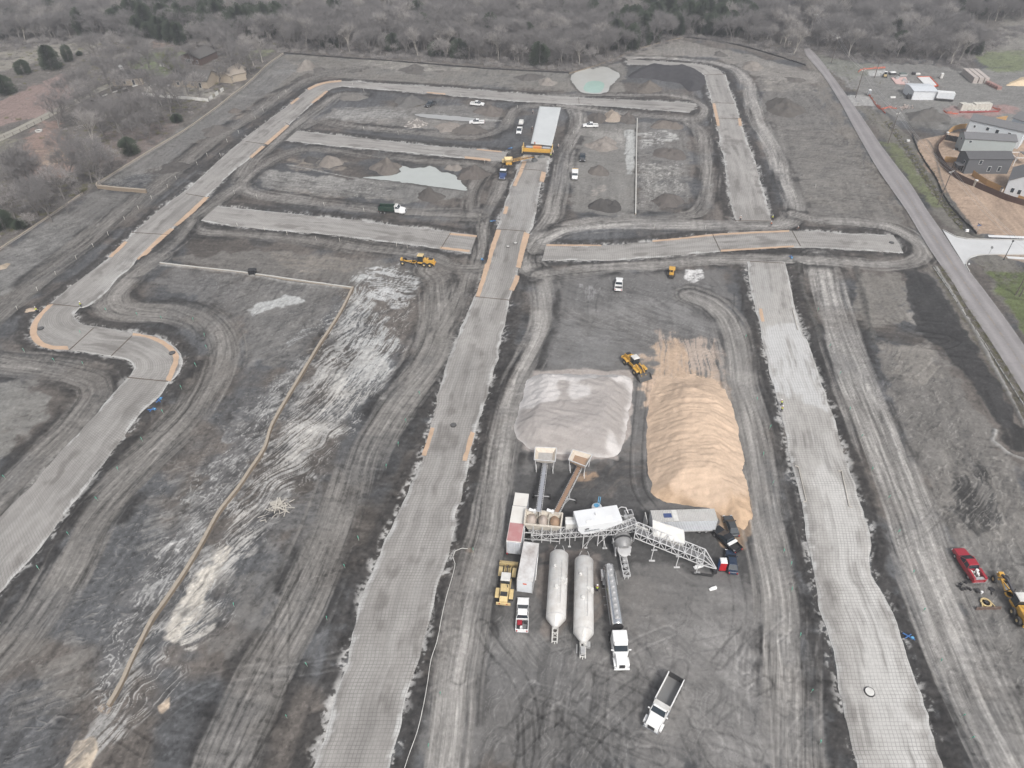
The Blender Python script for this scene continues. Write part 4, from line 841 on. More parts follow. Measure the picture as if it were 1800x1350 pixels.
# water
def water_mat(name, col, rough=0.12):
    m = bpy.data.materials.new(name); m.use_nodes = True; N = m.node_tree.nodes; L_ = m.node_tree.links; b = N['Principled BSDF']
    b.inputs['Roughness'].default_value = rough
    n = N.new('ShaderNodeTexNoise'); n.inputs['Scale'].default_value = 0.25; n.inputs['Detail'].default_value = 5
    tc = N.new('ShaderNodeTexCoord'); L_.new(tc.outputs['Object'], n.inputs['Vector'])
    mx = N.new('ShaderNodeMix'); mx.data_type = 'RGBA'; mx.inputs[6].default_value = (*[c * 0.9 for c in col], 1); mx.inputs[7].default_value = (*[min(1, c * 1.1) for c in col], 1)
    L_.new(n.outputs['Fac'], mx.inputs[0]); L_.new(mx.outputs[2], b.inputs['Base Color'])
    n2 = N.new('ShaderNodeTexNoise'); n2.inputs['Scale'].default_value = 3; L_.new(tc.outputs['Object'], n2.inputs['Vector'])
    bp = N.new('ShaderNodeBump'); bp.inputs['Strength'].default_value = 0.08; bp.inputs['Distance'].default_value = 0.03; L_.new(n2.outputs['Fac'], bp.inputs['Height']); L_.new(bp.outputs[0], b.inputs['Normal'])
    return m
PUD = water_mat('milky puddle water', rgb(172, 177, 172)); PND = water_mat('pond water', rgb(178, 178, 172)); GRYW = water_mat('grey puddle water', rgb(158, 158, 156), 0.3)
def sheet(name, pts, z, m, rag=0.8, kind='structure', px=True):
    W = UL(pts) if px else np.asarray(pts); c = catmull(W, 0.6, closed=True); ctr = c.mean(0)
    n = (fbm(c[:, 0] / 1.5, c[:, 1] / 1.5, 4, 13) - 0.5) * rag * 2; d = c - ctr; d /= (np.hypot(*d.T)[:, None] + 1e-6); c = c + d * n[:, None]
    me = bpy.data.meshes.new(name); me.from_pydata([(p[0], p[1], z) for p in c], [], [tuple(range(len(c)))]); me.update()
    bm = bmesh.new(); bm.from_mesh(me); bmesh.ops.triangulate(bm, faces=bm.faces); bmesh.ops.recalc_face_normals(bm, faces=bm.faces); bm.to_mesh(me); bm.free()
    if me.polygons[0].normal.z < 0: me.flip_normals()
    o = bpy.data.objects.new(name, me); C.objects.link(o); me.materials.append(m)
    if kind: tag(o, kind=kind)
    return o
for i, W in enumerate(WATER): sheet('water', W, -0.03, PUD if i in (0, 3) else (PND if i == 1 else GRYW), 0.7 if i else 0.9)
sheet('water', [(1030,146),(1042,142),(1058,144),(1062,152),(1055,162),(1035,162),(1026,156)], -0.02, water_mat('turquoise shallow water', rgb(150, 186, 172)), 0.6)
# ---------------------------------------------------------------- piles and mounds
def pile(name, poly, hmax, slope, colf, lab, cat, grp=None, res=0.45, px=True, ridge=0.0, mt=None, smoothk=0.8, peak=None, seed=3, z0=-0.12, lump=0.0, ramp=None):
    W = UL(poly) if px else np.asarray(poly, float); W = catmull(W, 1.0, closed=True)
    ctr = W.mean(0); x0, y0 = W.min(0) - 1; x1, y1 = W.max(0) + 1
    nx = int((x1 - x0) / res) + 2; ny = int((y1 - y0) / res) + 2
    X, Y = np.meshgrid(np.linspace(x0, x1, nx), np.linspace(y0, y1, ny)); f = Field(X, Y, 24)
    sd = np.full(f.n, -9.0); k, s_ = f.inside(W, 3.0); sd[k] = s_
    x, y = f.X, f.Y
    sd = sd + (fbm(x / 2.5, y / 2.5, 4, seed) - .5) * 1.2 * min(1, hmax / 2)
    top = hmax * (0.85 + 0.3 * fbm(x / 7, y / 7, 3, seed + 1))
    h = sd * slope; h = -np.log(np.exp(-np.clip(h, -20, 20) / smoothk) + np.exp(-top / smoothk)) * smoothk
    h = np.where(sd > 0, np.maximum(h, 0) , sd * 0.5)
    if peak: h = h * (0.55 + 0.45 * np.exp(-(((x - ctr[0]) / (x1 - x0)) ** 2 + ((y - ctr[1]) / (y1 - y0)) ** 2) * peak))
    if ridge:                                        # raked furrows running down the side slopes
        a, b_ = rot(x, y, ridge[1]); sw = (fbm(x / 8, y / 8, 2, seed + 5) - .5) * 3
        fl = fbm((a + sw) / 5.0, (b_ + sw) / ridge[2], 3, seed + 4, 0.6); h += ridge[0] * (fl - .5) * np.clip(h, 0, 1.5) / 1.5
    if ramp: h = h * (0.08 + 0.92 * sm(ramp[1], ramp[0], y + (fbm(x / 3, y / 3, 3, 66) - .5) * 3))
    h += (fbm(x / 0.8, y / 0.8, 3, seed + 9) - .5) * 0.25 * np.clip(sd, 0, 1)
    if lump: h = h * (1 + lump * 1.5 * (fbm(x / 3.0, y / 3.0, 3, seed + 7) - .5)) + lump * (np.abs(fbm(x / 1.6, y / 1.6, 3, seed + 8) - .5)) * 0.9 * np.clip(sd, 0, 1)
    col = colf(x, y, h, sd)
    g = gz(*ctr)
    if ridge: h += (fbm(x / .5, y / .5, 3, seed + 13) - .5) * .22 * np.clip(sd, 0, 1)
    me_o = grid_mesh(name, np.stack([x - ctr[0], y - ctr[1], np.maximum(h, -0.35) + z0], 1), ny, nx, mt or SOILM, col)
    me_o.location = (ctr[0], ctr[1], 0.0)
    # drop faces outside the foot of the pile
    bm = bmesh.new(); bm.from_mesh(me_o.data); bmesh.ops.delete(bm, geom=[v for v in bm.verts if v.co.z < z0 - 0.3], context='VERTS'); bm.to_mesh(me_o.data); bm.free()
    return tag(me_o, lab, cat, grp)
SOILM = attr_mat('loose soil', 0.95, 0.22, 1.2, 9, 0.5, 0.12)
GRAVM = attr_mat('stockpiled gravel', 0.95, 0.16, 3.0, 25, 0.6, 0.08)
def agg(x, y, h, sd):
    a, b = rot(x, y, D90 + 0.15); g = fbm(a / 0.4, b / 4, 3, 3)
    c = np.repeat(rgb(162, 154, 149)[None], x.size, 0) * (0.80 + 0.32 * g)[:, None]
    k = sm(.48, .56, fbm((x - 3) / 9, (y) / 7, 3, 42))[:, None]; c = c * (1 - .6 * k) + rgb(212, 207, 204)[None] * .6 * k
    k = sm(1.2, 0.2, sd + (g - .5) * 1.5)[:, None] * 0.5; return c * (1 - k) + rgb(206, 201, 198)[None] * k
pile('gravel_stockpile', [(903,752),(918,700),(936,660),(1000,657),(1060,659),(1108,662),(1110,700),(1103,760),(1088,800),(1060,806),(1020,800),(970,800),(925,787)], 3.4, 0.72, agg,
     'broad flat-topped stockpile of pale grey-pink gravel above the two feed hoppers', 'gravel pile', ridge=(0.35, ANG + 0.05, 0.6), mt=GRAVM, smoothk=0.3, res=0.3)
def snd(x, y, h, sd):
    a, b = rot(x, y, ANG - 0.12); g = fbm(a / 3.5, b / 0.4, 4, 5, .7)
    c = np.repeat(rgb(206, 174, 144)[None], x.size, 0) * (0.66 + 0.42 * g + .16 * fbm(x / .5, y / .5, 3, 25))[:, None]
    n = fbm(x / 1.2, y / 1.2, 4, 8); k = sm(85, 82, y - np.abs(x - 36) * .5 + (n - .5) * 4)[:, None] * 0.85; return c * (1 - k) + rgb(190, 154, 118)[None] * (.6 + .8 * n)[:, None] * k
pile('sand_stockpile', [(1140,705),(1146,660),(1180,650),(1250,652),(1272,670),(1287,705),(1300,760),(1309,830),(1320,880),(1322,915),(1305,932),(1272,912),(1245,895),(1185,887),(1155,876),(1141,850),(1135,780)], 3.7, 0.60, snd,
     'long orange-beige sand stockpile with raked slopes right of the gravel pile', 'sand pile', ridge=(0.5, ANG - 0.12, 0.4), mt=GRAVM, smoothk=0.28, seed=13, res=0.3, ramp=(U(1200,720)[1], U(1200,660)[1]))
def soil(r, g, b, v=0.3):
    return lambda x, y, h, sd: np.repeat(rgb(r, g, b)[None], x.size, 0) * (1 - v / 2 + v * fbm(x / 1.3, y / 1.3, 4, 6))[:, None]
def spk(x, y, h, sd):
    n = fbm(x / 0.7, y / 0.7, 3, 6)[:, None]; return rgb(120, 114, 108)[None] * (1 - sm(.5, .6, n)) + rgb(176, 168, 160)[None] * sm(.5, .6, n)
MOUNDS = [  # px, py, radius px, y-radius px, height, colour, label
 (1378,193,36,13,3.0,soil(90,85,80),'largest dark soil mound right of the north east street, on open ground'), (1322,118,20,7,1.6,soil(130,122,114),'tan and brown dirt mound by the far top right corner track'),
 (1266,97,12,5,1.3,soil(96,92,88),'small dark mound in front of the woods above the top right bend'), (1396,141,18,6,0.9,soil(98,93,88),'low dark dirt heap near the county road, above the big mound'),
 (537,119,15,8,2.0,soil(128,120,112),'pointed brownish dirt mound at the far top left corner'), (560,124,12,5,0.9,soil(96,92,88),'low dark heap just right of the pointed top left mound'),
 (727,124,24,7,1.6,soil(92,88,84),'dark dirt mound below the silt fence on the far strip, left one'), (930,138,28,6,1.3,soil(90,86,83),'long dark dirt mound below the silt fence on the far strip, right one'),
 (962,147,18,6,1.5,soil(132,124,116),'light brown dirt mound left of the turquoise pond'), (1140,157,23,9,2.2,soil(104,96,88),'brown dirt mound right of the turquoise pond'),
 (717,183,26,9,2.4,soil(98,96,94),'grey cone of dirt behind the dark pickup in the top left lot'), (617,172,26,7,1.5,soil(110,106,101),'low grey dirt mound at the left of the top left lot'),
 (860,198,27,9,2.0,soil(106,98,92),'brown dirt mound right of the uppermost white pickup'), (731,219,22,7,1.4,spk,'speckled white and grey rubble heap in the top left lot'),
 (785,226,22,9,1.6,soil(132,123,115),'light brown half of the mound below the white pickup in the top left lot'), (826,230,32,9,1.8,soil(98,92,87),'dark half of the mound below the white pickup in the top left lot'),
 (678,299,28,11,2.4,soil(106,98,91),'brown mound at the left shore of the large pale puddle'), (797,298,16,5,1.4,soil(130,122,114),'light mound at the top right shore of the large pale puddle'), (832,309,30,13,2.6,soil(94,87,82),'dark brown mound at the right shore of the large pale puddle'),
 (755,349,26,9,2.2,soil(88,83,79),'dark cone below the large pale puddle, above the green dump truck'), (546,285,13,6,1.6,soil(78,75,73),'small nearly black mound at the left end of the puddled lot'),
 (580,287,22,9,2.0,soil(128,119,110),'tan brown mound at the left end of the puddled lot'), (377,232,24,9,1.6,soil(96,91,87),'dark mound left of the outer haul track, lower one'), (414,197,14,5,1.1,soil(100,92,86),'small brown mound left of the outer haul track, upper one'),
 (1050,211,18,8,1.8,soil(92,86,81),'dark mound above the silver pickup'), (1077,209,17,10,2.2,soil(154,138,122),'pale tan mound between two darker mounds at the top of the right lots'), (1104,212,17,8,1.8,soil(96,90,85),'dark mound right of the pale tan one, beside the thin wall'),
 (1060,257,30,11,2.0,soil(134,125,117,0.6),'gravelly tan mound between the silver pickup and the black pickup'), (1054,304,20,10,1.8,soil(104,97,91),'brown mound beside the white and yellow truck'),
 (1067,367,30,12,2.4,soil(76,73,71),'very dark mound at the bottom of the lot left of the thin wall'), (1172,222,27,9,1.7,soil(110,101,93),'brown mound at the top of the lot right of the thin wall'),
 (1180,273,30,12,1.8,soil(98,91,86),'brown mound in the middle of the lot right of the thin wall'), (1175,359,28,11,2.2,soil(92,86,82),'dark mound at the bottom of the lot right of the thin wall'),
 (1630,209,37,11,3.2,soil(96,93,89),'big dark grey mound between the orange mesh and the house fences'), (303,296,28,12,0.9,soil(82,78,75,0.7),'low spread of dark rubble left of the outer haul track'),
 (4,471,12,7,0.8,soil(160,142,120),'small tan rubble heap at the left edge of the photo'), (52,547,14,6,0.7,soil(176,154,130),'small sand heap beside the worker at the left bend'),
 (940,283,6,3.4,1.0,soil(88,90,90,0.1),'round heap of wet grey concrete under the conveyor tip'), (953,277,9,2.6,0.6,soil(96,98,97,0.1),'flat heap of wet grey concrete in front of the paver'),
]
for px_, py_, rx, ry, hh, cf, lab in MOUNDS:
    c = U(px_, py_); ex = abs(U(px_ + rx, py_)[0] - c[0]); ey = abs(U(px_, py_ - ry)[1] - U(px_, py_ + ry)[1]) / 2
    hh *= 1.0; c = (c[0], c[1] + 0.5 * hh)
    P = [(c[0] + ex * math.cos(a) * (1 + .2 * math.sin(3 * a + px_) + .1 * math.sin(5 * a + py_)), c[1] + ey * math.sin(a) * (1 + .2 * math.sin(2 * a + py_))) for a in np.linspace(0, 2 * math.pi, 14)[:-1]]
    mh = min(ex, ey); pile('concrete_heap' if 'wet' in lab else 'dirt_mound', P, hh * 1.5, hh / mh * 1.3, cf, lab, 'dirt mound' if 'wet' not in lab else 'concrete heap', 'dirt mounds spread over the lots' if 'wet' not in lab else None, res=max(0.3, mh / 16), px=False, smoothk=hh * 0.12, lump=1.0, seed=int(px_) % 50)
pile('black_soil_stockpile', [(1108,130),(1125,119),(1150,115),(1175,119),(1195,115),(1220,122),(1236,130),(1240,150),(1228,160),(1210,160),(1195,148),(1170,143),(1140,138),(1105,137)], 3.5, 0.5,
     soil(66,65,68,0.5), 'big curved blackish soil stockpile beside the far north east street', 'dirt mound', res=0.6, smoothk=0.6)
pile('sand_mound', [(1768,150),(1785,140),(1800,135),(1850,135),(1850,152),(1800,152)], 3.0, 0.5, soil(214,186,146,0.15), 'pale yellow sand mound cut by the right edge near the stacked pallets', 'sand pile', res=0.6)

# ---------------------------------------------------------------- trees
BARK = mat('grey bark', (0.2, 0.185, 0.175), 0.95, dirt=0.5, dscale=1.0, dcol=(0.07, 0.06, 0.055))
PALEB = mat('pale sycamore bark', (0.42, 0.39, 0.35), 0.9, dirt=0.4, dscale=1.0, dcol=(0.15, 0.13, 0.11))
TWIG = mat('bare twigs', (0.195, 0.185, 0.182), 0.95, dirt=0.5, dscale=0.03, dcol=(0.15, 0.14, 0.138))
TWIGP = mat('pale bare twigs', (0.33, 0.31, 0.3), 0.95, dirt=0.5, dscale=0.03, dcol=(0.22, 0.2, 0.19))
CEDL = mat('cedar foliage', (0.06, 0.08, 0.05), 0.9, dirt=0.6, dscale=0.5, dcol=(0.022, 0.035, 0.02))
CEDL2 = mat('olive foliage', (0.16, 0.18, 0.05), 0.9, dirt=0.6, dscale=0.5, dcol=(0.07, 0.09, 0.03))
def bare_tree(seed, h=11.0, spread=0.85, bark=BARK, tw=TWIG, ntw=2500):
    rnd = random.Random(seed); tr = MB(); V = []; Fc = []
    tips = []
    def twig(p, d, l, w):
        d = d.normalized(); s = d.cross(Vector((rnd.gauss(0, 1), rnd.gauss(0, 1), rnd.gauss(0, 1)))).normalized() * w
        q = p + d * l * 0.55 + Vector((rnd.gauss(0, .08), rnd.gauss(0, .08), rnd.gauss(0, .06))) * l; e = p + d * l + Vector((rnd.gauss(0, .14), rnd.gauss(0, .14), .1)) * l
        n = len(V); V.extend([p - s, p + s, q + s * .6, q - s * .6, e]); Fc.extend([(n, n + 1, n + 2, n + 3), (n + 3, n + 2, n + 4)])
    def grow(p, d, l, r, lev):
        n = 3 if lev < 2 else 2; q = p
        for k in range(n):
            dd = (d + Vector((rnd.gauss(0, .13), rnd.gauss(0, .13), rnd.gauss(0, .05) + .05))).normalized(); e = q + dd * l / n
            rr = r * (1 - 0.4 * (k + 1) / n); tr.tube(q, e, r * (1 - 0.4 * k / n), rr, 6 if lev == 0 else (4 if lev == 1 else 3), caps=False); q = e; d = dd
            if lev >= 1: tips.append((q, d, lev))
        if lev < 4:
            m = {0: 5, 1: 4, 2: 3, 3: 3}[lev]
            for k in range(m):
                a = 2 * math.pi * (k + rnd.random() * .7) / m; t = (0.35, .5, .6, .7)[lev] * spread * rnd.uniform(.75, 1.3)
                u = d.cross(Vector((.3, .1, 1)) if abs(d.z) < .9 else Vector((1, 0, 0))).normalized(); v = d.cross(u)
                nd = (d + (u * math.cos(a) + v * math.sin(a)) * t * 1.25).normalized()
                st = q if lev else p + (q - p) * rnd.uniform(.55, 1)
                grow(st, nd, l * rnd.uniform(.62, .85), r * .52, lev + 1)
    grow(Vector((0, 0, -0.3)), Vector((rnd.gauss(0, .05), rnd.gauss(0, .05), 1)), h * 0.33, h * 0.02, 0)
    tips = [t for t in tips if t[2] >= 2]
    for _ in range(ntw):
        p, d, lv = rnd.choice(tips); dd = (d * .8 + Vector((rnd.gauss(0, .6), rnd.gauss(0, .6), rnd.gauss(.12, .45)))); twig(p - d * rnd.random() * .5, dd, rnd.uniform(.5, 1.35) * h / 11, rnd.uniform(.012, .028) * (h / 11))
    me = bpy.data.meshes.new('crown'); me.from_pydata([tuple(v) for v in V], [], Fc); me.materials.append(tw)
    mt_ = bpy.data.meshes.new('trunk'); mt_.from_pydata(tr.v, [], tr.f); mt_.materials.append(bark); mt_.polygons.foreach_set('use_smooth', [True] * len(mt_.polygons))
    return mt_, me
def cedar(seed, h=7.0, w=2.2, m=CEDL, n=4200):
    rnd = random.Random(seed); V = []; Fc = []
    lob = [(rnd.uniform(0, 6.28), rnd.uniform(.12, .95), rnd.uniform(.45, 1.0)) for _ in range(26)]
    for _ in range(n):
        a0, z0, s0 = rnd.choice(lob); zz = min(1, max(.03, z0 + rnd.gauss(0, .07)))
        rad = w * math.sqrt(max(0.0, 1 - (abs(zz - .38) / .63) ** 2.2)) * (0.5 + .55 * s0); a = a0 + rnd.gauss(0, .42); rr = rad * rnd.uniform(.02, 1.0) ** .55 * rnd.uniform(.92, 1.06)
        p = Vector((math.cos(a) * rr, math.sin(a) * rr, zz * h)); o = Vector((math.cos(a), math.sin(a), rnd.uniform(-.1, .9))).normalized(); u = o.cross(Vector((rnd.gauss(0, 1), rnd.gauss(0, 1), rnd.gauss(0, 1)))).normalized(); l = rnd.uniform(.15, .38)
        i = len(V); V.extend([p - u * l * .5, p + u * l * .5, p + o * l * 1.2]); Fc.append((i, i + 1, i + 2))
        v = o.cross(u); i = len(V); V.extend([p - v * l * .45, p + v * l * .45, p + o * l]); Fc.append((i, i + 1, i + 2))
    me = bpy.data.meshes.new('crown'); me.from_pydata([tuple(v) for v in V], [], Fc); me.materials.append(m)
    t = MB().tube((0, 0, -.2), (0, 0, h * .75), .18, .05, 7); mt_ = bpy.data.meshes.new('trunk'); mt_.from_pydata(t.v, [], t.f); mt_.materials.append(BARK)
    return mt_, me
BT = [bare_tree(s, h) for s, h in ((1, 12), (2, 14), (3, 11), (4, 15), (5, 12.5))] + [bare_tree(6, 14, .7, PALEB, TWIGP, 1500), bare_tree(7, 10.5, 1.0, BARK, TWIGP)]
BS = [bare_tree(8, 5.5, 1.15, BARK, TWIG, 2200), bare_tree(9, 4.6, 1.2, BARK, TWIGP, 1800)]
CT = [cedar(11, 7.0, 3.4), cedar(12, 6.0, 3.6), cedar(13, 8.5, 2.8), cedar(14, 3.6, 2.6)]
OT = cedar(15, 8.0, 3.4, CEDL2, 3600)
def tree(meshes, x, y, s, label, group, name='bare_tree', cat='tree', sz=None, rz=None):
    r = random.Random(int(x * 13 + y * 7)); root = empty(name, (x, y, gz(x, y) - .05), r.uniform(0, 6.28) if rz is None else rz, label, cat, group)
    root.scale = (s, s, sz or s)
    for nm, me in zip(('trunk', 'crown'), meshes):
        o = bpy.data.objects.new(nm, me); C.objects.link(o); o.parent = root
    return root
# single trees that can be told apart
for px_, py_, s, k, lab in [
  (12,165,1.25,1,'broad dark evergreen at the left edge beside the red-brown field'), (43,130,1.0,1,'dark evergreen above the broad one at the left edge'), (92,122,1.5,0,'big dark evergreen between the red-brown field and the pale track'),
  (122,108,.9,2,'small evergreen touching the right side of the big one'), (230,272,1.0,1,'rounded dark evergreen just outside the long wall'), (318,80,1.3,2,'tall dark evergreen behind the brick farmhouse'), (287,72,1.1,0,'dark evergreen left of the tall one behind the farmhouse'),
  (8,402,.95,1,'dark evergreen at the left edge below the bare trees'), (38,402,.85,3,'low dark evergreen bush beside the long wall at far left'), (312,215,.9,3,'low dark bush leaning on the long wall below the white fence'), (140,98,.6,3,'small evergreen on the pale meadow')]:
    tree(CT[k], *U(px_, py_), s, lab, 'evergreens standing in the open', 'cedar_tree')
tree(OT, *U(306,122), 1.15, 'yellow-green leafy tree beside the brick farmhouse', None, 'leafy_tree')
tree(OT, *U(316,128), .8, 'smaller yellow-green tree against the farmhouse front', None, 'leafy_tree')
r_ = random.Random(21); NB = 0
left = [(442,130),(405,118),(420,140),(272,142),(340,118),(315,150),(345,172),(330,168),(160,175),(150,190),(178,180),(140,180),(120,190),(115,215),(108,232),(165,265),(172,290),(200,300),(62,320),(58,335),(50,345),(40,360),(80,340),(110,350),
  (232,230),(258,220),(265,245),(228,210),(205,225),(190,215),(215,250),(240,250),(185,240),(290,190),(300,205),(318,190),(245,200),(200,130),(180,120),(245,112),(262,105),(230,95),(200,95),(355,95),(375,95),(400,100),(430,105),(450,115),(465,110),
  (130,290),(105,290),(150,310),(125,330),(145,345),(120,375),(90,365),(70,380),(20,345),(10,320),(30,385),(90,390),(60,400),(5,365),(180,330),(160,322),(140,262),(120,275),(385,150),(235,165),(215,170),(195,165),(250,150),(180,200),(160,210),(35,330),(285,230),(275,215)]
for i, (px_, py_) in enumerate(left):
    pale = i in (15, 47, 48); k = 5 if pale else r_.choice([0, 1, 2, 3, 4, 6]); m = BT[k]
    if i > 48 and r_.random() < .35: m = BS[i % 2]
    tree(m, *U(px_ + r_.gauss(0, 2), py_), r_.uniform(.9, 1.2), 'bare grey-brown tree among the farm yards left of the long wall' if not pale else 'pale-barked bare tree among the farm yards left of the long wall',
         'bare trees in the farm yards' if not pale else 'pale-barked trees in the farm yards'); NB += 1
# the woods: nearest trees as individuals, the rest as one mass
def inpoly(x, y, P):
    c = False; n = len(P)
    for i in range(n):
        x1, y1 = P[i]; x2, y2 = P[(i + 1) % n]
        if (y1 > y) != (y2 > y) and x < (x2 - x1) * (y - y1) / (y2 - y1) + x1: c = not c
    return c
WEDGE = [(-700,62),(0,84),(60,82),(150,74),(190,80),(230,72),(330,78),(480,88),(500,91),(700,103),(1000,124),(1040,120),(1200,66),(1300,78),(1380,98),(1405,104),(1412,84),(1428,84),(1440,95),(1500,108),(1560,112),(1620,112),(1690,124),(1712,100),(1760,80),(1790,60),(2600,40)]
EW = UL(WEDGE); pts = []
rw = random.Random(3)
def edge_y(x): return np.interp(x, EW[:, 0], EW[:, 1]) if x > EW[0, 0] else EW[0, 1]
EVP = [UL([(200,60),(300,75),(480,70),(500,40),(330,18),(210,25)]), UL([(1060,100),(1130,80),(1210,62),(1320,70),(1300,20),(1180,5),(1080,20)])]
ROADC = UL([(1418,90),(1395,40),(1375,0),(1362,-25)])
y = 250.0
while y < 760:
    st = 5.2 if y < 520 else 7.5; x = -780.0
    while x < 780:
        xx, yy = x + rw.gauss(0, 1.7), y + rw.gauss(0, 1.7); x += st
        if yy < edge_y(xx) + 1.5 or abs(xx) > 1.05 * (yy * cP + H * sP) + 25: continue
        xr = np.interp(yy, ROADC[:, 1], ROADC[:, 0])
        if abs(xx - xr) < 4.5 and yy < 480: continue
        if U(1700, 60)[0] - 5 < xx < U(1850, 60)[0] + 20 and U(1700, 92)[1] < yy < U(1700, 40)[1]: continue
        pts.append((xx, yy))
    y += st
pts.sort(key=lambda p: (p[1] - edge_y(p[0])) * 1.0 + p[1] * 0.15)
pts.sort(key=lambda p: abs(p[0]) > 0.73 * (p[1] * cP + H * sP)); nind = 295 - NB; mass = []
for i, (x, y) in enumerate(pts):
    ev = any(inpoly(x, y, P) for P in EVP) and rw.random() < .62 or rw.random() < .04
    edge = y - edge_y(x) < 9
    if i < nind:
        if ev: tree(rw.choice(CT[:3]), x, y, rw.uniform(1.1, 1.6), 'dark evergreen mixed into the front of the bare woods', 'evergreens at the front of the woods', 'cedar_tree')
        elif edge and rw.random() < .35: tree(rw.choice(BS), x, y, rw.uniform(.8, 1.3), 'low bare scrub tree at the front of the woods behind the site', 'scrub trees at the front of the woods', 'scrub_tree')
        else: tree(BT[5] if rw.random() < .09 else rw.choice(BT[:5] + BT[6:]), x, y, rw.uniform(.75, 1.08), 'bare grey-brown tree at the front of the woods behind the site', 'bare trees at the front of the woods')
    else: mass.append((x, y, rw.uniform(1.3, 1.9) if ev else rw.uniform(.72, 1.15), rw.uniform(0, 6.28), (7 + rw.randrange(3)) if ev else rw.randrange(7)))
def scatter(name, items, variants, label, cat):
    col = bpy.data.collections.new(name + ' kinds')
    for i, (a, b_) in enumerate(variants):
        V = [tuple(v.co) for v in a.vertices] + [tuple(v.co) for v in b_.vertices]; n = len(a.vertices)
        Fc = [tuple(p.vertices) for p in a.polygons] + [tuple(q + n for q in p.vertices) for p in b_.polygons]
        me = bpy.data.meshes.new('kind'); me.from_pydata(V, [], Fc); me.materials.append(a.materials[0]); me.materials.append(b_.materials[0])
        me.polygons.foreach_set('material_index', [0] * len(a.polygons) + [1] * len(b_.polygons))
        o = bpy.data.objects.new('kind_%02d' % i, me); col.objects.link(o)
    me = bpy.data.meshes.new(name); me.from_pydata([(x, y, -.2) for x, y, *_ in items], [], [])
    for nm, ty, vals in (('sc', 'FLOAT', [q[2] for q in items]), ('rz', 'FLOAT', [q[3] for q in items]), ('ki', 'INT', [q[4] for q in items])):
        at = me.attributes.new(nm, ty, 'POINT'); at.data.foreach_set('value', vals)
    o = bpy.data.objects.new(name, me); C.objects.link(o)
    ng = bpy.data.node_groups.new(name, 'GeometryNodeTree'); ng.interface.new_socket('Geometry', in_out='INPUT', socket_type='NodeSocketGeometry'); ng.interface.new_socket('Geometry', in_out='OUTPUT', socket_type='NodeSocketGeometry')
    N = ng.nodes; L_ = ng.links; gi = N.new('NodeGroupInput'); go = N.new('NodeGroupOutput'); m2p = N.new('GeometryNodeMeshToPoints'); ip = N.new('GeometryNodeInstanceOnPoints'); ci = N.new('GeometryNodeCollectionInfo')
    ci.inputs['Collection'].default_value = col; ci.inputs['Separate Children'].default_value = True; ci.inputs['Reset Children'].default_value = True
    def na(nm, t):
        q = N.new('GeometryNodeInputNamedAttribute'); q.data_type = t; q.inputs['Name'].default_value = nm; return q.outputs[0]
    cx = N.new('ShaderNodeCombineXYZ'); L_.new(na('rz', 'FLOAT'), cx.inputs[2])
    L_.new(gi.outputs[0], m2p.inputs[0]); L_.new(m2p.outputs[0], ip.inputs['Points']); L_.new(ci.outputs[0], ip.inputs['Instance']); ip.inputs['Pick Instance'].default_value = True
    L_.new(na('ki', 'INT'), ip.inputs['Instance Index']); L_.new(cx.outputs[0], ip.inputs['Rotation']); L_.new(na('sc', 'FLOAT'), ip.inputs['Scale']); L_.new(ip.outputs[0], go.inputs[0])
    md = o.modifiers.new('scatter', 'NODES'); md.node_group = ng
    return tag(o, label, cat, kind='stuff')
scatter('woods', mass, BT + CT[:3], 'mass of bare grey trees with dark evergreens filling the woods beyond the site', 'woods')
print('trees', nind, len(mass))

# dry brush along the woods' foot and in the yards
def brush(name, items, label, cat='brush'):
    rnd = random.Random(9); var = []
    for q in range(3):
        V = []; Fc = []
        for _ in range(160):
            a = rnd.uniform(0, 6.28); r = rnd.random() ** .5 * .9; p = Vector((math.cos(a) * r, math.sin(a) * r, 0)); d = Vector((rnd.gauss(0, .5), rnd.gauss(0, .5), 1)).normalized() * rnd.uniform(.5, 1.4); s = Vector((rnd.gauss(0, 1), rnd.gauss(0, 1), 0)).normalized() * .025
            n = len(V); V += [p - s, p + s, p + d]; Fc.append((n, n + 1, n + 2))
        me = bpy.data.meshes.new('b'); me.from_pydata([tuple(v) for v in V], [], Fc); me.materials.append([TWIG, TWIGP, GRASSM][q])
        e = bpy.data.meshes.new('b0'); e.from_pydata([(0, 0, 0), (.01, 0, 0), (0, .01, .1)], [], [(0, 1, 2)]); e.materials.append(TWIG); var.append((e, me))
    return scatter(name, items, var, label, cat)
GRASSM = mat('dry grass', (0.2, 0.19, 0.1), 0.95, dirt=0.6, dscale=0.1, dcol=(0.12, 0.12, 0.06))
GRASSG = mat('green grass', (0.1, 0.13, 0.045), 0.95, dirt=0.6, dscale=0.1, dcol=(0.16, 0.15, 0.08))
it = []
rb = random.Random(17)
for i in range(2600):
    x = rb.uniform(-330, 330); e = edge_y(x); y = e + rb.uniform(-1.5, 14)
    if abs(x) < 0.76 * (y * cP + H * sP): it.append((x, y, rb.uniform(.7, 1.7), rb.uniform(0, 6.28), rb.randrange(2)))
WALLP = UL([(-400,700),(0,440),(172,325),(498,95)])
for i in range(5200):
    px_, py_ = rb.uniform(-40, 480), rb.uniform(75, 440)
    x, y = U(px_, py_)
    if np.interp(y, WALLP[:, 1], WALLP[:, 0]) - x < 1.5: continue
    if inpoly(px_, py_, [(-60,150),(120,125),(165,180),(100,235),(140,270),(120,320),(-60,340)]) and rb.random() < .85: continue
    it.append((x, y, rb.uniform(.4, 1.1), rb.uniform(0, 6.28), rb.choice([0, 0, 1, 2])))
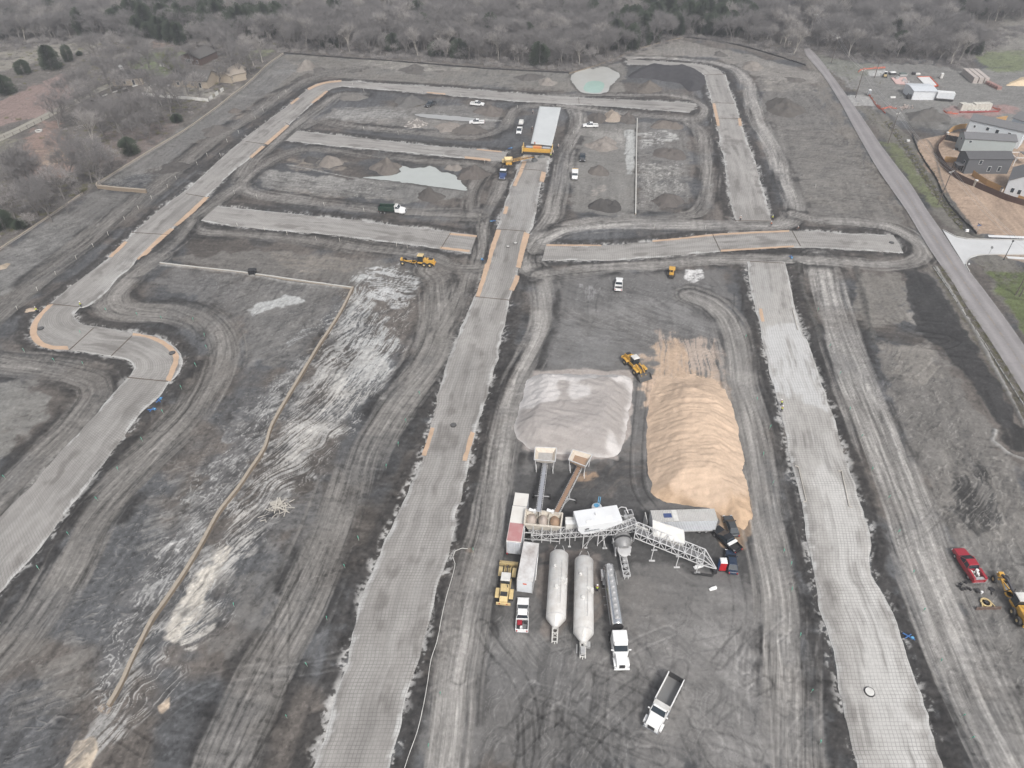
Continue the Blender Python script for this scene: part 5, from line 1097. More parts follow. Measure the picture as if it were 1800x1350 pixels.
for poly, n in (([(1505,180),(1560,205),(1640,290),(1690,390),(1700,415),(1600,300)], 900), ([(1715,460),(1800,470),(1900,560),(1800,590)], 500), ([(1640,475),(1656,465),(1800,690),(1800,745)], 1500), ([(1440,115),(1560,120),(1550,150),(1500,160)], 250)):
    k = 0
    while k < n:
        px_ = rb.uniform(min(p[0] for p in poly), max(p[0] for p in poly)); py_ = rb.uniform(min(p[1] for p in poly), max(p[1] for p in poly))
        if inpoly(px_, py_, poly): x, y = U(px_, py_); it.append((x, y, rb.uniform(.2, .5), rb.uniform(0, 6.28), rb.choice([1, 2, 2]))); k += 1
brush('undergrowth', it, 'dry brush and weeds at the foot of the trees and along the road verges')

# haze: thin even air
def build_haze():
    b = MB().box(-1300, 1300, -250, 1200, -2.5, 103); o = b.build('haze', None)
    m = bpy.data.materials.new('haze'); m.use_nodes = True; N = m.node_tree.nodes; N.remove(N['Principled BSDF']); v = N.new('ShaderNodeVolumePrincipled')
    v.inputs['Color'].default_value = (0.93, 0.95, 1.0, 1); v.inputs['Density'].default_value = 0.00045; v.inputs['Anisotropy'].default_value = 0.2
    m.node_tree.links.new(v.outputs[0], N['Material Output'].inputs['Volume']); o.data.materials.append(m); tag(o, kind='stuff')
# ---------------------------------------------------------------- vehicles (all built facing +X, origin on the ground)
def at(rear, front, z=0.6):
    """centre and heading from two photo points on the thing at height z"""
    a = Vector(U(*rear, z)); b = Vector(U(*front, z)); c = (a + b) / 2; d = b - a
    return (c.x, c.y, gz(c.x, c.y) + 0.03), math.atan2(d.y, d.x)
def wheel(root, x, y, r, w, rim=RIM, name='wheel', dual=False):
    o = MB().lathe([(-w / 2, r * .55), (-w / 2, r * .93), (-w * .3, r), (w * .3, r), (w / 2, r * .93), (w / 2, r * .55)], 'y', 20, (x, y, r)).build(name, RUBBER, root, smooth=True)
    s = 1 if y > 0 else -1; e = w / 2 + .012
    MB().lathe([(-e, r * .2), (-e * .9, r * .56), (e * .9, r * .56), (e, r * .2)], 'y', 14, (x, y, r)).build('rim', rim, o, smooth=True)
    return o
def lights(root, xf, xr, w, zf=.75, zr=.85):
    for s in (-1, 1):
        MB().box(xf - .1, xf + .02, s * w - .2, s * w + .2, zf - .09, zf + .09).build('headlight', LAMP, root, bevel=.02)
        MB().box(xr - .02, xr + .08, s * w - .1, s * w + .1, zr - .16, zr + .16).build('tail_light', REDL, root, bevel=.02)
def mirrors(root, x, w, z, m, l=.22):
    for s in (-1, 1): MB().box(x - .07, x + .07, min(s * w, s * (w + l)), max(s * w, s * (w + l)), z - .1, z + .12).build('mirror', m, root, bevel=.02)
def pickup(label, paint, cargo=None, group=None, crew=True, trim=CHROME, bedm=None):
    t = empty('pickup_truck', label=label, cat='pickup truck', group=group)
    cx = -0.95 if crew else -0.55
    b = MB().prof([(2.9, .45), (2.95, .7), (2.88, .98), (2.55, 1.1), (1.2, 1.2), (1.15, .45)], -.98, .98, [0.06, .03, .1, .12, .02, 0])      # nose and bonnet
    b.box(cx, 1.2, -1, 1, .42, 1.18, 0, .03)                                                     # cab lower body
    b.box(-2.9, cx, -1, -.88, .5, 1.22).box(-2.9, cx, .88, 1, .5, 1.22).box(-2.92, -2.8, -.98, .98, .5, 1.2).box(cx - .1, cx, -.9, .9, .5, 1.2).box(-2.85, cx, -.9, .9, .5, .66)
    b.build('body', paint, t, bevel=.05)
    MB().box(-2.8, cx - .1, -.87, .87, .67, .70).build('bed', bedm or DARK, t)
    g = MB(); g.add([(cx, -.93, 1.16), (1.45, -.93, 1.16), (1.45, .93, 1.16), (cx, .93, 1.16), (cx + .18, -.74, 1.86), (.3, -.74, 1.86), (.3, .74, 1.86), (cx + .18, .74, 1.86)],
                    [(3, 2, 1, 0), (4, 5, 6, 7), (0, 1, 5, 4), (1, 2, 6, 5), (2, 3, 7, 6), (3, 0, 4, 7)])
    g.build('window', GLASS, t)
    r = MB().box(cx + .12, .33, -.77, .77, 1.84, 1.92, .06, .06)
    for s in (-1, 1):
        for (xa, xb) in ((1.45, .32), ((cx + .5 + .2), (cx + .5 + .18)) if not crew else (.02, .0), (cx + .02, cx + .18)): r.beam((xa, s * .935, 1.17), (xb, s * .755, 1.86), .07, .05)
    r.build('roof', paint, t, bevel=.03)
    MB().box(2.92, 3.05, -.95, .95, .42, .62).build('bumper', trim, t, bevel=.03); MB().box(-3.04, -2.92, -.95, .95, .45, .62).build('bumper', trim, t, bevel=.03)
    MB().box(2.9, 2.97, -.55, .55, .66, .92).build('grille', DARK, t)
    lights(t, 2.95, -2.95, .78); mirrors(t, 1.0, .98, 1.28, paint if paint is not WHITE else DARK)
    for x in (1.85, -1.85):
        for y in (-.86, .86): wheel(t, x, y, .39, .27)
    return t
def sedan(label, paint, L=4.8, group=None):
    t = empty('parked_car', label=label, cat='car', group=group); k = L / 4.8
    b = MB().prof([(2.38 * k, .35), (2.4 * k, .62), (2.1 * k, .82), (1.1 * k, .95), (-1.5 * k, .98), (-2.25 * k, .9), (-2.4 * k, .6), (-2.36 * k, .35)], -.9, .9, [.1, .08, .12, .04, .04, .12, .08, .1]); b.build('body', paint, t, bevel=.07)
    g = MB().add([(-1.85 * k, -.8, .95), (1.2 * k, -.8, .93), (1.2 * k, .8, .93), (-1.85 * k, .8, .95), (-1.15 * k, -.6, 1.4), (.35 * k, -.6, 1.42), (.35 * k, .6, 1.42), (-1.15 * k, .6, 1.4)],
                 [(3, 2, 1, 0), (4, 5, 6, 7), (0, 1, 5, 4), (1, 2, 6, 5), (2, 3, 7, 6), (3, 0, 4, 7)]); g.build('window', GLASS, t)
    r = MB().box(-1.2 * k, .4 * k, -.63, .63, 1.39, 1.46, .05, .05)
    for s in (-1, 1):
        for xa, xb in ((1.2, .35), (-.35, -.35), (-1.85, -1.15)): r.beam((xa * k, s * .8, .95), (xb * k, s * .61, 1.42), .06, .05)
    r.build('roof', paint, t, bevel=.03); lights(t, 2.36 * k, -2.36 * k, .66, .66, .78); mirrors(t, .85 * k, .86, 1.0, paint, .16)
    for x in (1.42 * k, -1.42 * k):
        for y in (-.8, .8): wheel(t, x, y, .33, .22)
    return t
def put(t, rear, front, z=.6):
    t.location, rz = at(rear, front, z); t.rotation_euler = (0, 0, rz); return t

p = put(pickup('white pickup below the wheel loader with tools and a red box in its bed', WHITE), (917.5,1103), (919.5,1058), .7)
MB().box(-1.9, -1.2, .0, .75, .7, 1.05).build('cargo_box', RED, p, bevel=.02); MB().box(-2.6, -2.1, -.1, .3, .7, .95).build('cargo_box', WHITE, p); 
b = MB(); [b.beam((-2.6, -.6 + .15 * k, .78 + .05 * k), (-1.1, -.7 + .12 * k, .9), .06) for k in range(5)]; b.build('cargo_tools', GALV, p)
MB().box(-1.8, -1.3, -.7, -.2, .7, 1.1).build('cargo_box', DARK, p)
put(pickup('black pickup parked nose up and left between two dark cars, white toolbox across its bed', BLACK, trim=DARK), (1291,962), (1263,934), .8)
MB().box(-1.55, -1.05, -.95, .95, 1.2, 1.45).build('toolbox', WHITE, C.objects[[o.name for o in C.objects if o.name.startswith('pickup_truck')][-1]], bevel=.02)
put(sedan('dark grey sedan parked on the sand spill behind the corrugated trailer', mat('grey car paint', (.05, .055, .06), .25, coat=.5, dirt=.15), 4.7), (1291,939), (1280,910), .7)
put(sedan('dark blue sedan parked beside the red and white portable toilet', NAVY, 4.9), (1288,1003), (1284,972), .7)
GP = 'pickups out on the lots'
wp = put(pickup('white pickup parked alone nose up in the lot right of the centre street', WHITE, group=GP), (1087,508), (1089,489), .9)
def cp(lab, rear, front, src): 
    loc, rz = at(rear, front, .9); return copy_tree(src, loc, rz, lab, GP)
cp('white pickup facing left in the top left lot, below the dirt mound', (850,214), (826,214), wp)
cp('uppermost white pickup facing right at the edge of the top left lot', (829,181), (849,182.5), wp)
cp('white pickup with a trailer behind it, standing on the track left of the fresh pavement', (914,224), (911.5,234), wp)
cp('silver white pickup facing left beside the dark mound right of the fresh pavement', (1049,220), (1027,220), wp)
dk = put(pickup('dark grey pickup parked beside the grey cone of dirt in the top left lot', mat('graphite paint', (.05, .055, .06), .25, coat=.4), group=GP, trim=DARK), (764,179), (749,186), .9)
cp('black pickup parked below the gravelly tan mound', (1024,268), (1024,283), dk)

# small trailer behind the far pickup
t = empty('utility_trailer', label='small white covered trailer hitched above the white pickup left of the fresh pavement', cat='trailer'); t.location, rz = at((917,213), (914.5,221), .6); t.rotation_euler = (0, 0, rz)
MB().box(-2.2, 1.2, -.95, .95, .55, .75).build('deck', GALV, t); MB().box(-2.0, .6, -.85, .85, .75, 1.5, .1, .1).build('cargo_cover', DWHITE, t, bevel=.05); MB().beam((1.2, 0, .6), (2.6, 0, .55), .12).build('tongue', DARK, t)
for y in (-1.0, 1.0): wheel(t, -.6, y, .33, .2)

def service_truck():
    t = empty('service_truck', label='white service truck with a yellow front of load, on the track right of the paver', cat='truck'); put(t, (1011,300), (1010,315), 1)
    MB().prof([(2.6, .5), (2.7, .9), (2.4, 1.2), (1.5, 1.35), (1.4, .5)], -1, 1, [.05, .05, .1, .05, 0]).box(.2, 1.5, -1, 1, .5, 1.35).build('cab', WHITE, t, bevel=.05)
    MB().add([(.2, -.95, 1.3), (1.5, -.95, 1.3), (1.5, .95, 1.3), (.2, .95, 1.3), (.3, -.8, 2.0), (1.05, -.8, 2.0), (1.05, .8, 2.0), (.3, .8, 2.0)], [(3, 2, 1, 0), (4, 5, 6, 7), (0, 1, 5, 4), (1, 2, 6, 5), (2, 3, 7, 6), (3, 0, 4, 7)]).build('window', GLASS, t)
    MB().box(.25, 1.1, -.84, .84, 1.98, 2.06).build('roof', WHITE, t, bevel=.03)
    MB().box(-2.2, .1, -1.05, 1.05, .8, 2.1).build('service_box', WHITE, t, bevel=.06); MB().box(-3.1, -2.25, -1.05, 1.05, .8, 1.9).build('tool_rack', YELLOW, t, bevel=.05)
    lights(t, 2.65, -3.1, .8, .95, 1.0); mirrors(t, 1.35, 1.0, 1.5, DARK)
    for x in (1.8, -1.6):
        for y in (-.88, .88): wheel(t, x, y, .45, .3)
service_truck()

def dump_truck(label, bedp, rear, front, L=1.0, edge=WHITE, load=None, axles=2, z=1.0):
    t = empty('dump_truck', label=label, cat='dump truck'); put(t, rear, front, z)
    MB().box(-4.1, 2.4, -.45, .45, .6, .95).build('chassis', DARK, t)
    MB().prof([(4.05, .55), (4.12, 1.0), (3.95, 1.5), (3.6, 1.72), (2.3, 1.92), (2.25, .6)], -1.1, 1.1, [.18, .12, .2, .25, .12, 0]).build('bonnet', WHITE, t, bevel=.08)
    for s in (-1, 1): MB().prof([(3.75, .7), (3.65, 1.12), (2.75, 1.18), (2.45, .8), (2.5, .65)], s * 1.2 - .18, s * 1.2 + .18).build('fender', WHITE, t, bevel=.05)
    MB().box(.95, 2.35, -1.15, 1.15, .8, 1.95).box(1.0, 1.75, -1.0, 1.0, 2.55, 2.66, .04, .04).beam((2.32, -1.08, 1.95), (1.8, -.97, 2.6), .08).beam((2.32, 1.08, 1.95), (1.8, .97, 2.6), .08).box(.98, 1.15, -1.05, 1.05, 1.9, 2.58).build('cab', WHITE, t, bevel=.05)
    MB().add([(1.1, -1.08, 1.93), (2.3, -1.08, 1.93), (2.3, 1.08, 1.93), (1.1, 1.08, 1.93), (1.1, -.96, 2.57), (1.78, -.96, 2.57), (1.78, .96, 2.57), (1.1, .96, 2.57)], [(3, 2, 1, 0), (4, 5, 6, 7), (0, 1, 5, 4), (1, 2, 6, 5), (2, 3, 7, 6), (3, 0, 4, 7)]).build('window', GLASS, t)
    MB().box(-4.1, .75, -1.1, 1.1, 1.05, 1.18).build('bed_floor', DARK if bedp is not DWHITE else mat('scraped bed steel', (.2, .2, .2), .5, .3), t)
    MB().box(-4.1, .75, -1.2, -1.12, 1.05, 2.35).box(-4.1, .75, 1.12, 1.2, 1.05, 2.35).box(.68, .76, -1.2, 1.2, 1.05, 2.6).build('bed_side', bedp, t, bevel=.02)
    MB().box(-4.14, .78, -1.24, -1.1, 2.33, 2.42).box(-4.14, .78, 1.1, 1.24, 2.33, 2.42).build('bed_rail', edge, t, bevel=.02)
    MB().box(-4.2, -4.1, -1.18, 1.18, 1.0, 2.4).build('tailgate', DARK, t, bevel=.02)
    MB().prof([(.76, 2.45), (1.5, 2.72), (1.5, 2.78), (.76, 2.6)], -1.1, 1.1).build('cab_guard', DWHITE, t)
    MB().box(4.08, 4.25, -1.15, 1.15, .5, .78).build('bumper', CHROME, t, bevel=.04); MB().box(4.0, 4.14, -.5, .5, .85, 1.35).build('grille', DARK, t)
    lights(t, 4.05, -4.2, .88, 1.0, .9); mirrors(t, 2.1, 1.2, 2.0, WHITE, .3)
    MB().tube((.85, -1.05, 1.0), (.85, -1.05, 2.9), .08).build('exhaust_stack', CHROME, t); MB().tube((.2, 1.0, .75), (1.4, 1.0, .75), .28).build('fuel_tank', CHROME, t)
    for x in ((3.15, -2.2, -3.4) if axles == 3 else (3.15, -2.9)):
        for y in (-1.0, 1.0): wheel(t, x, y, .5, .34 if x > 0 else .5)
    return t
dump_truck('white dump truck with an empty grey bed parked alone at the bottom of the yard', DWHITE, (1182,1205), (1150,1268), z=1.2, axles=3)
g = dump_truck('white-cabbed dump truck with a dark green bed driving right along a haul track', mat('black green bed paint', (.006, .03, .02), .5, dirt=.3), (670,368), (710,370), edge=GREENP, axles=3)

# tanker semi truck
def tanker():
    t = empty('tanker_truck', label='white semi truck hitched to a long polished steel tank trailer right of the two silos', cat='tanker truck')
    A = Vector(U(1071,987,3.3)); B = Vector(U(1087,1096,3.3)); Tc = Vector(U(1091,1170,1.4)); d = (B - A).normalized()
    L = (B - A).length; org = B; t.location = (org.x, org.y, .03); t.rotation_euler = (0, 0, math.atan2(d.y, d.x))
    r = .92; zc = 2.3
    MB().lathe([(-L, .35), (-L + .12, .75), (-L + .35, r), (-.35, r), (-.12, .75), (0, .35)], 'x', 36, (0, 0, zc)).build('tank', CHROME, t, smooth=True)
    MB().box(-L + .6, -.8, -.32, .32, zc + r - .03, zc + r + .05).build('walkway', GALV, t)
    for k in range(9): 
        x = -L + 1.4 + k * (L - 2.6) / 8; h = MB().lathe([(0, .26), (.14, .26), (.18, .2)], 'z', 14, (x, 0, zc + r + .03)).build('hatch', GALV, t, smooth=True)
    b = MB()
    for s in (-1, 1): b.beam((-L + .5, s * .38, zc + r + .12), (-.8, s * .38, zc + r + .12), .05).beam((-L + .6, s * .9, 1.35), (-1.0, s * .9, 1.35), .1, .25)
    b.build('side_rail', GALV, t)
    MB().box(-L + .4, -1.2, -.5, .5, 1.1, 1.4).build('trailer_frame', DARK, t)
    b = MB(); [b.beam((-L + 2.2 + k * 1.5, -1.0, 1.3), (-L + 2.2 + k * 1.5, -1.45, 1.2), .05) for k in range(4)]; b.box(-L + .5, -L + 2.0, -1.35, -.95, .9, 1.9).build('valve_pipes', GALV, t)
    for x in (-L + 1.1, -L + 2.4): MB().box(x - .6, x + .6, -1.22, 1.22, 1.12, 1.2).build('mudguard', GALV, t, bevel=.03)
    for x in (-L + 1.1, -L + 2.4, .2, 1.45, 4.75):
        for y in (-1.0, 1.0): wheel(t, x, y, .5, .5 if x < 4 else .32)
    SH = -1.35
    MB().push((SH, 0, 0)).box(1.2, 7.0, -.45, .45, .7, 1.0).build('chassis', DARK, t); MB().push((SH, 0, 0)).lathe([(0, .55), (.15, .55)], 'z', 20, (1.6, 0, 1.02)).build('fifth_wheel', DARK, t)
    MB().lathe([(-.02, .88), (.02, .88)], 'x', 28, (.03, 0, zc)).build('tank_end_disc', DARK, t)
    MB().push((SH, 0, 0)).box(2.35, 4.3, -1.18, 1.18, .9, 3.35, .06, .08).build('sleeper', WHITE, t, bevel=.12)
    MB().push((SH, 0, 0)).box(4.25, 5.3, -1.12, 1.12, .8, 2.15).prof([(4.3, 3.2), (4.75, 2.98), (4.75, 2.9), (4.3, 2.9)], -1.05, 1.05, [.1, .05, .05, .1]).build('cab', WHITE, t, bevel=.08)
    MB().push((SH, 0, 0)).add([(4.3, -1.06, 2.1), (5.3, -1.0, 2.1), (5.3, 1.0, 2.1), (4.3, 1.06, 2.1), (4.3, -1.0, 2.93), (4.8, -.92, 2.93), (4.8, .92, 2.93), (4.3, 1.0, 2.93)], [(3, 2, 1, 0), (4, 5, 6, 7), (0, 1, 5, 4), (1, 2, 6, 5), (2, 3, 7, 6), (3, 0, 4, 7)]).build('window', GLASS, t)
    MB().push((SH, 0, 0)).prof([(7.1, .6), (7.15, 1.2), (6.95, 1.62), (6.5, 1.82), (5.3, 2.12), (5.25, .7)], -.98, .98, [.15, .1, .2, .22, .06, 0]).build('bonnet', WHITE, t, bevel=.1)
    for s in (-1, 1): MB().push((SH, 0, 0)).prof([(7.0, .7), (6.85, 1.15), (6.1, 1.25), (5.5, .95), (5.4, .7)], s * 1.02 - .2, s * 1.02 + .2, [.05, .05, .02, .02, .02]).build('fender', WHITE, t, bevel=.07)
    MB().push((SH, 0, 0)).box(7.1, 7.3, -1.15, 1.15, .45, .8).build('bumper', WHITE, t, bevel=.05); MB().push((SH, 0, 0)).box(7.05, 7.19, -.42, .42, .85, 1.5).build('grille', DARK, t)
    lights(t, 7.08 + SH, -L - .02, .9, .95, 1.0); mirrors(t, 5.1 + SH, 1.12, 2.3, WHITE, .38)
tanker()

# horizontal cement silos on trailer frames
def silo(P1, P2, lab, gen):
    A = Vector(U(*P1, 3.75)); B = Vector(U(*P2, 3.75)); d = (B - A).normalized(); L = (B - A).length; r = 1.55
    t = empty('cement_silo', (A.x, A.y, .03), math.atan2(d.y, d.x), lab, 'silo', 'horizontal silos of the batch plant')
    MB().lathe([(-.5, .15), (-.42, .55), (0, 1.2), (.45, r), (L, r), (L + 1.1, .75), (L + 1.55, .35)], 'x', 40, (0, 0, 2.2)).build('tank', mat('dusty silo steel', (.6, .59, .57), .5, dirt=.6, dscale=.7, dcol=(.36, .32, .28)), t, smooth=True)
    b = MB()
    for x in (.4, L * .5, L - .1): b.lathe([(x, r + .012), (x + .06, r + .012)], 'x', 40, (0, 0, 2.2))
    b.build('weld_band', GALV, t, smooth=True)
    b = MB()
    for s in (-1, 1):
        b.beam((-.6, s * .6, .75), (L + 3.2, s * .38, .7), .16, .28)
        for k in range(5): b.beam((1 + k * (L - 1) / 4.5, s * .6, .7), (1 + k * (L - 1) / 4.5, s * .95, 1.2), .12)
    for k in range(4): b.beam((L + .9 + k * .7, -.42, .7), (L + .9 + k * .7, .42, .7), .1)
    b.beam((L + 1.2, -.4, .72), (L + 2.2, .4, .72), .07).beam((L + 2.2, -.4, .72), (L + 1.2, .4, .72), .07).beam((L + 3.0, 0, .7), (L + 3.0, 0, 0), .12)
    b.build('trailer_frame', DWHITE, t)
    for s in (-1, 1):
        hp = [(.45, s * .45, 3.55)] + [(.45 - .35 * math.sin(a) - .3, s * (.62 + .16 * math.cos(a * 2)), 3.2 + .9 * math.sin(a)) for a in np.linspace(.2, 2.6, 6)] + [(-.1, s * 1.1, 2.2)]
        MB().path(hp, .05).build('vent_pipe', GALV, t, smooth=True)
    b = MB()
    for s in (-1, 1): b.beam((L * .2, s * .22 + .3, 3.72), (L * .85, s * .22 + .3, 3.72), .05)
    for k in range(14): b.beam((L * .2 + k * L * .05, .08, 3.73), (L * .2 + k * L * .05, .52, 3.73), .04)
    b.build('top_ladder', GALV, t)
    MB().tube((L * .3, -.6, 3.55), (L * .3, -.6, 3.95), .22).tube((L * .62, -.2, 3.6), (L * .62, -.2, 4.0), .3).build('fill_hatch', DWHITE, t)
    MB().box(L * .45, L * .45 + .9, 1.0, 1.5, 2.9, 3.25).tube((L * .45 + .4, .7, 3.5), (L * .45 + .4, .7, 3.8), .3).beam((L * .45 - .5, .6, 3.62), (L * .45 + 1.2, .9, 3.6), .08).build('manhole_platform', DWHITE, t)
    b = MB(); b.path([(L + .1, -.1, 3.7), (L + .9, -.2, 3.1), (L + 1.8, -.4, 1.2)], .06); b.build('discharge_pipe', DWHITE, t)
    for s in (-1, 1): wheel(t, 1.2, s * 1.0, .48, .45); wheel(t, 2.4, s * 1.0, .48, .45)
    if gen:
        MB().box(L + 1.7, L + 2.9, -.35, .35, .85, 1.5).build('blower_motor', GALV, t, bevel=.05); MB().tube((L + 1.4, .25, 1.2), (L + 1.4, .25, 2.0), .25).build('filter_can', DWHITE, t)
        MB().beam((L + 1.2, -.9, .9), (L + 2.6, -.9, .9), .12).build('side_pipe', GALV, t); MB().box(L + .8, L + 1.6, .5, 1.1, .7, 1.3).build('control_box', GALV, t)
silo((983.7,963), (977.8,1077), 'left of the two long white horizontal silos with a plain tongue', False)
silo((1027.5,973), (1026.8,1103), 'right of the two long white horizontal silos with a blower on its tongue', True)

# wheel loaders
def loader(label, rear, front, paint, roof, bucket, z=1.2, lift=0.0, steer=0.0):
    t = empty('wheel_loader', label=label, cat='wheel loader'); put(t, rear, front, z)
    MB().box(-3.6, -.6, -.62, .62, .8, 2.0, .05, .1).prof([(-3.7, .8), (-3.8, 1.6), (-3.3, 2.25), (-1.0, 2.35), (-1.0, .8)], -.75, .75, [.1, .1, .12, .05, 0]).build('engine_hood', paint, t, bevel=.08)
    MB().box(-3.95, -3.75, -1.15, 1.15, .75, 1.35).build('counterweight', paint, t, bevel=.06)
    MB().box(-3.3, -2.5, -.55, .55, 2.33, 2.38).build('radiator_grille', DARK, t)
    MB().box(-.95, .45, -.72, .72, 1.6, 3.1, .08, .08).build('cab_window', GLASS, t); b = MB()
    for x in (-.95, .45):
        for y in (-.72, .72): b.beam((x, y, 1.6), (x * .9, y * .9, 3.12), .1)
    b.build('cab_post', DARK, t); MB().box(-1.05, .55, -.78, .78, 3.1, 3.28, .06, .06).build('cab_roof', roof, t, bevel=.05)
    MB().box(-1.2, .6, -.85, .85, .9, 1.6).build('cab_base', paint, t, bevel=.05); MB().box(-1.0, 2.9, -.4, .4, .7, 1.2).build('front_frame', paint, t, bevel=.05)
    for x in (-2.15, 1.95):
        for s in (-1, 1):
            wheel(t, x, s * 1.12, .78, .62, TAN); MB().prof([(x - .9, 1.3), (x - .75, 1.62), (x + .7, 1.66), (x + .9, 1.4), (x + .7, 1.58), (x - .7, 1.55)], s * 1.12 - .32, s * 1.12 + .32).build('fender', paint, t)
    z1 = .7 + lift
    for s in (-1, 1): MB().beam((.9, s * .45, 2.1), (2.6, s * .48, 1.5 + lift * .5), .18, .3).beam((2.6, s * .48, 1.5 + lift * .5), (3.7, s * .55, z1), .18, .3).build('lift_arm', paint, t, bevel=.03)
    MB().beam((.8, 0, 2.0), (2.3, 0, 2.2), .16).beam((2.3, 0, 2.4), (3.5, 0, z1 + .3), .14).tube((.9, 0, 1.9), (2.3, 0, 2.25), .09).build('tilt_cylinder', DARK, t)
    b = MB(); pr = [(3.55, z1 + .75), (3.5, z1 + .1), (3.75, z1 - .45), (4.9, z1 - .55), (4.9, z1 - .5), (3.85, z1 - .38), (3.62, z1 + .12), (3.68, z1 + .72)]
    b.prof(pr, -1.5, 1.5)
    for s in (-1, 1): b.prof([(3.55, z1 + .75), (3.5, z1 + .1), (3.75, z1 - .45), (4.9, z1 - .55), (4.35, z1 + .35)], s * 1.5 - .04, s * 1.5 + .04)
    b.build('bucket', bucket, t, bevel=.02); MB().tube((-1.6, -.45, 2.3), (-1.6, -.45, 2.9), .07).build('exhaust_stack', DARK, t); lights(t, .6, -3.95, .6, 1.4, 1.1)
    return t
loader('yellow wheel loader parked left of the rust-roofed trailer with its bucket to the top', (886,1050), (893,1000), TAN, DWHITE, TAN, 1.2)
loader('yellow wheel loader with a dark steel bucket driving between the gravel pile and the sand', (1104,630), (1128,655), YELLOW, DWHITE, mat('worn bucket steel', (.14, .14, .14), .5, .4, dirt=.4), 1.0)

def grader(label, rear, front, cabroof, z=1.2, L=9.0, blade=True):
    t = empty('motor_grader', label=label, cat='motor grader'); put(t, rear, front, z)
    MB().box(-4.4, -1.5, -.6, .6, .9, 2.0, .05, .06).prof([(-4.5, .9), (-4.5, 1.7), (-4.2, 2.05), (-1.6, 2.1), (-1.6, .9)], -.65, .65).build('engine_hood', YELLOW, t, bevel=.07)
    MB().box(-4.2, -3.0, -.5, .5, 2.08, 2.13).build('radiator_grille', DARK, t); MB().box(-4.8, -4.5, -.9, .9, .7, 1.1).build('bumper', YELLOW, t, bevel=.05)
    MB().box(-1.5, -.1, -.7, .7, 1.3, 3.0, .05, .05).build('cab_window', GLASS, t); b = MB()
    for x in (-1.5, -.1):
        for y in (-.7, .7): b.beam((x, y, 1.2), (x, y * .95, 3.0), .09)
    b.build('cab_post', DARK, t); MB().box(-1.65, .05, -.8, .8, 3.0, 3.16, .05, .05).build('cab_roof', cabroof, t, bevel=.05); MB().box(-1.6, 0, -.75, .75, .8, 1.3).build('cab_base', YELLOW, t, bevel=.04)
    MB().beam((-.1, 0, 1.75), (3.0, 0, 2.1), .32, .35).beam((3.0, 0, 2.1), (4.4, 0, 1.5), .32, .35).build('main_beam', mat('dark beam paint', (.07, .07, .08), .5), t, bevel=.03)
    MB().box(4.2, 4.9, -.45, .45, 1.0, 1.7, .05, .05).build('nose', YELLOW, t, bevel=.05); MB().beam((4.1, -1, .65), (4.1, 1, .65), .2).build('front_axle', YELLOW, t)
    for s in (-1, 1):
        MB().tube((1.2, s * .3, 2.2), (1.5, s * .8, .9), .08).build('lift_cylinder', DARK, t)
        wheel(t, 4.1, s * .98, .66, .4, TAN); wheel(t, -1.9, s * .98, .68, .45, TAN); wheel(t, -3.5, s * .98, .68, .45, TAN)
    MB().beam((4.0, 0, .9), (1.0, -.6, .8), .15).beam((4.0, 0, .9), (1.0, .6, .8), .15).lathe([(0, .75), (.12, .75), (.12, .55), (0, .55)], 'z', 24, (1.2, 0, .75)).build('circle_frame', YELLOW, t)
    if blade:
        b = MB().push((1.2, 0, .4), (0, 0, R(28))); b.prof([(-.15, -.35), (-.25, 0), (-.1, .35), (-.06, .33), (-.18, 0), (-.1, -.35)], -1.85, 1.85).pop(); b.build('blade', GALV, t)
    MB().tube((-2.5, 0, 2.1), (-2.5, 0, 2.8), .07).build('exhaust_stack', DARK, t); MB().tube((-.3, .3, 3.15), (-.3, .3, 4.0), .02).build('antenna', WHITE, t); lights(t, 4.88, -4.8, .35, 1.5, .9)
    return t
grader('yellow motor grader with a yellow cab roof turning left of the centre street', (758,461), (712,457), TAN)
grader('yellow motor grader with a pale cab roof at the right edge below the red truck', (1806,1092), (1762,1016), DWHITE, blade=False)
t = empty('grader_blade', label='detached yellow grader turntable and rusty blade lying left of the parked grader', cat='machine part'); t.location, rz = at((1712,1063), (1755,1062), .3); t.rotation_euler = (0, 0, rz)
RUST = mat('rusty steel', (.13, .08, .06), .8, .2, dirt=.5, dcol=(.3, .27, .25))
MB().prof([(0, 0), (0, .05), (0, .1)], 0, .1).box(-2.0, 2.0, -.75, -.6, 0, .55).box(-2.0, 2.0, -.85, -.75, 0, .12).build('moldboard', RUST, t, bevel=.03)
MB().lathe([(0, .85), (.22, .85), (.25, .6), (0, .6)], 'z', 26, (.15, .35, .1)).beam((-.9, -.55, .35), (-.6, .3, .3), .16).beam((1.1, -.55, .35), (.9, .3, .3), .16).build('turntable', TAN, t, bevel=.02)
MB().lathe([(0, .3), (.15, .3)], 'z', 16, (.15, .35, .3)).build('hub', DARK, t)
# small yellow roller tractor
t = empty('compact_tractor', label='small yellow tractor standing above the white rubble patch', cat='tractor'); put(t, (1180,484), (1181,473), .8)
MB().box(-1.5, .2, -.6, .6, .6, 1.3).build('body', YELLOW, t, bevel=.06); MB().box(.1, 1.7, -.45, .45, .7, 1.25, .05, .05).build('hood', YELLOW, t, bevel=.06); b = MB()
for x in (-1.3, .2):
    for y in (-.6, .6): b.beam((x, y, 1.3), (x, y, 2.2), .07)
b.build('canopy_post', DARK, t); MB().box(-1.5, .4, -.8, .8, 2.2, 2.32).build('canopy', YELLOW, t, bevel=.04); MB().box(-2.3, -1.6, -.7, .7, .2, .8).build('rear_blade', DARK, t); MB().box(-.9, -.4, -.25, .25, 1.3, 1.8).build('seat', DARK, t, bevel=.04)
for y in (-.75, .75): wheel(t, -.9, y, .62, .4, TAN); wheel(t, 1.2, y, .42, .3, TAN)

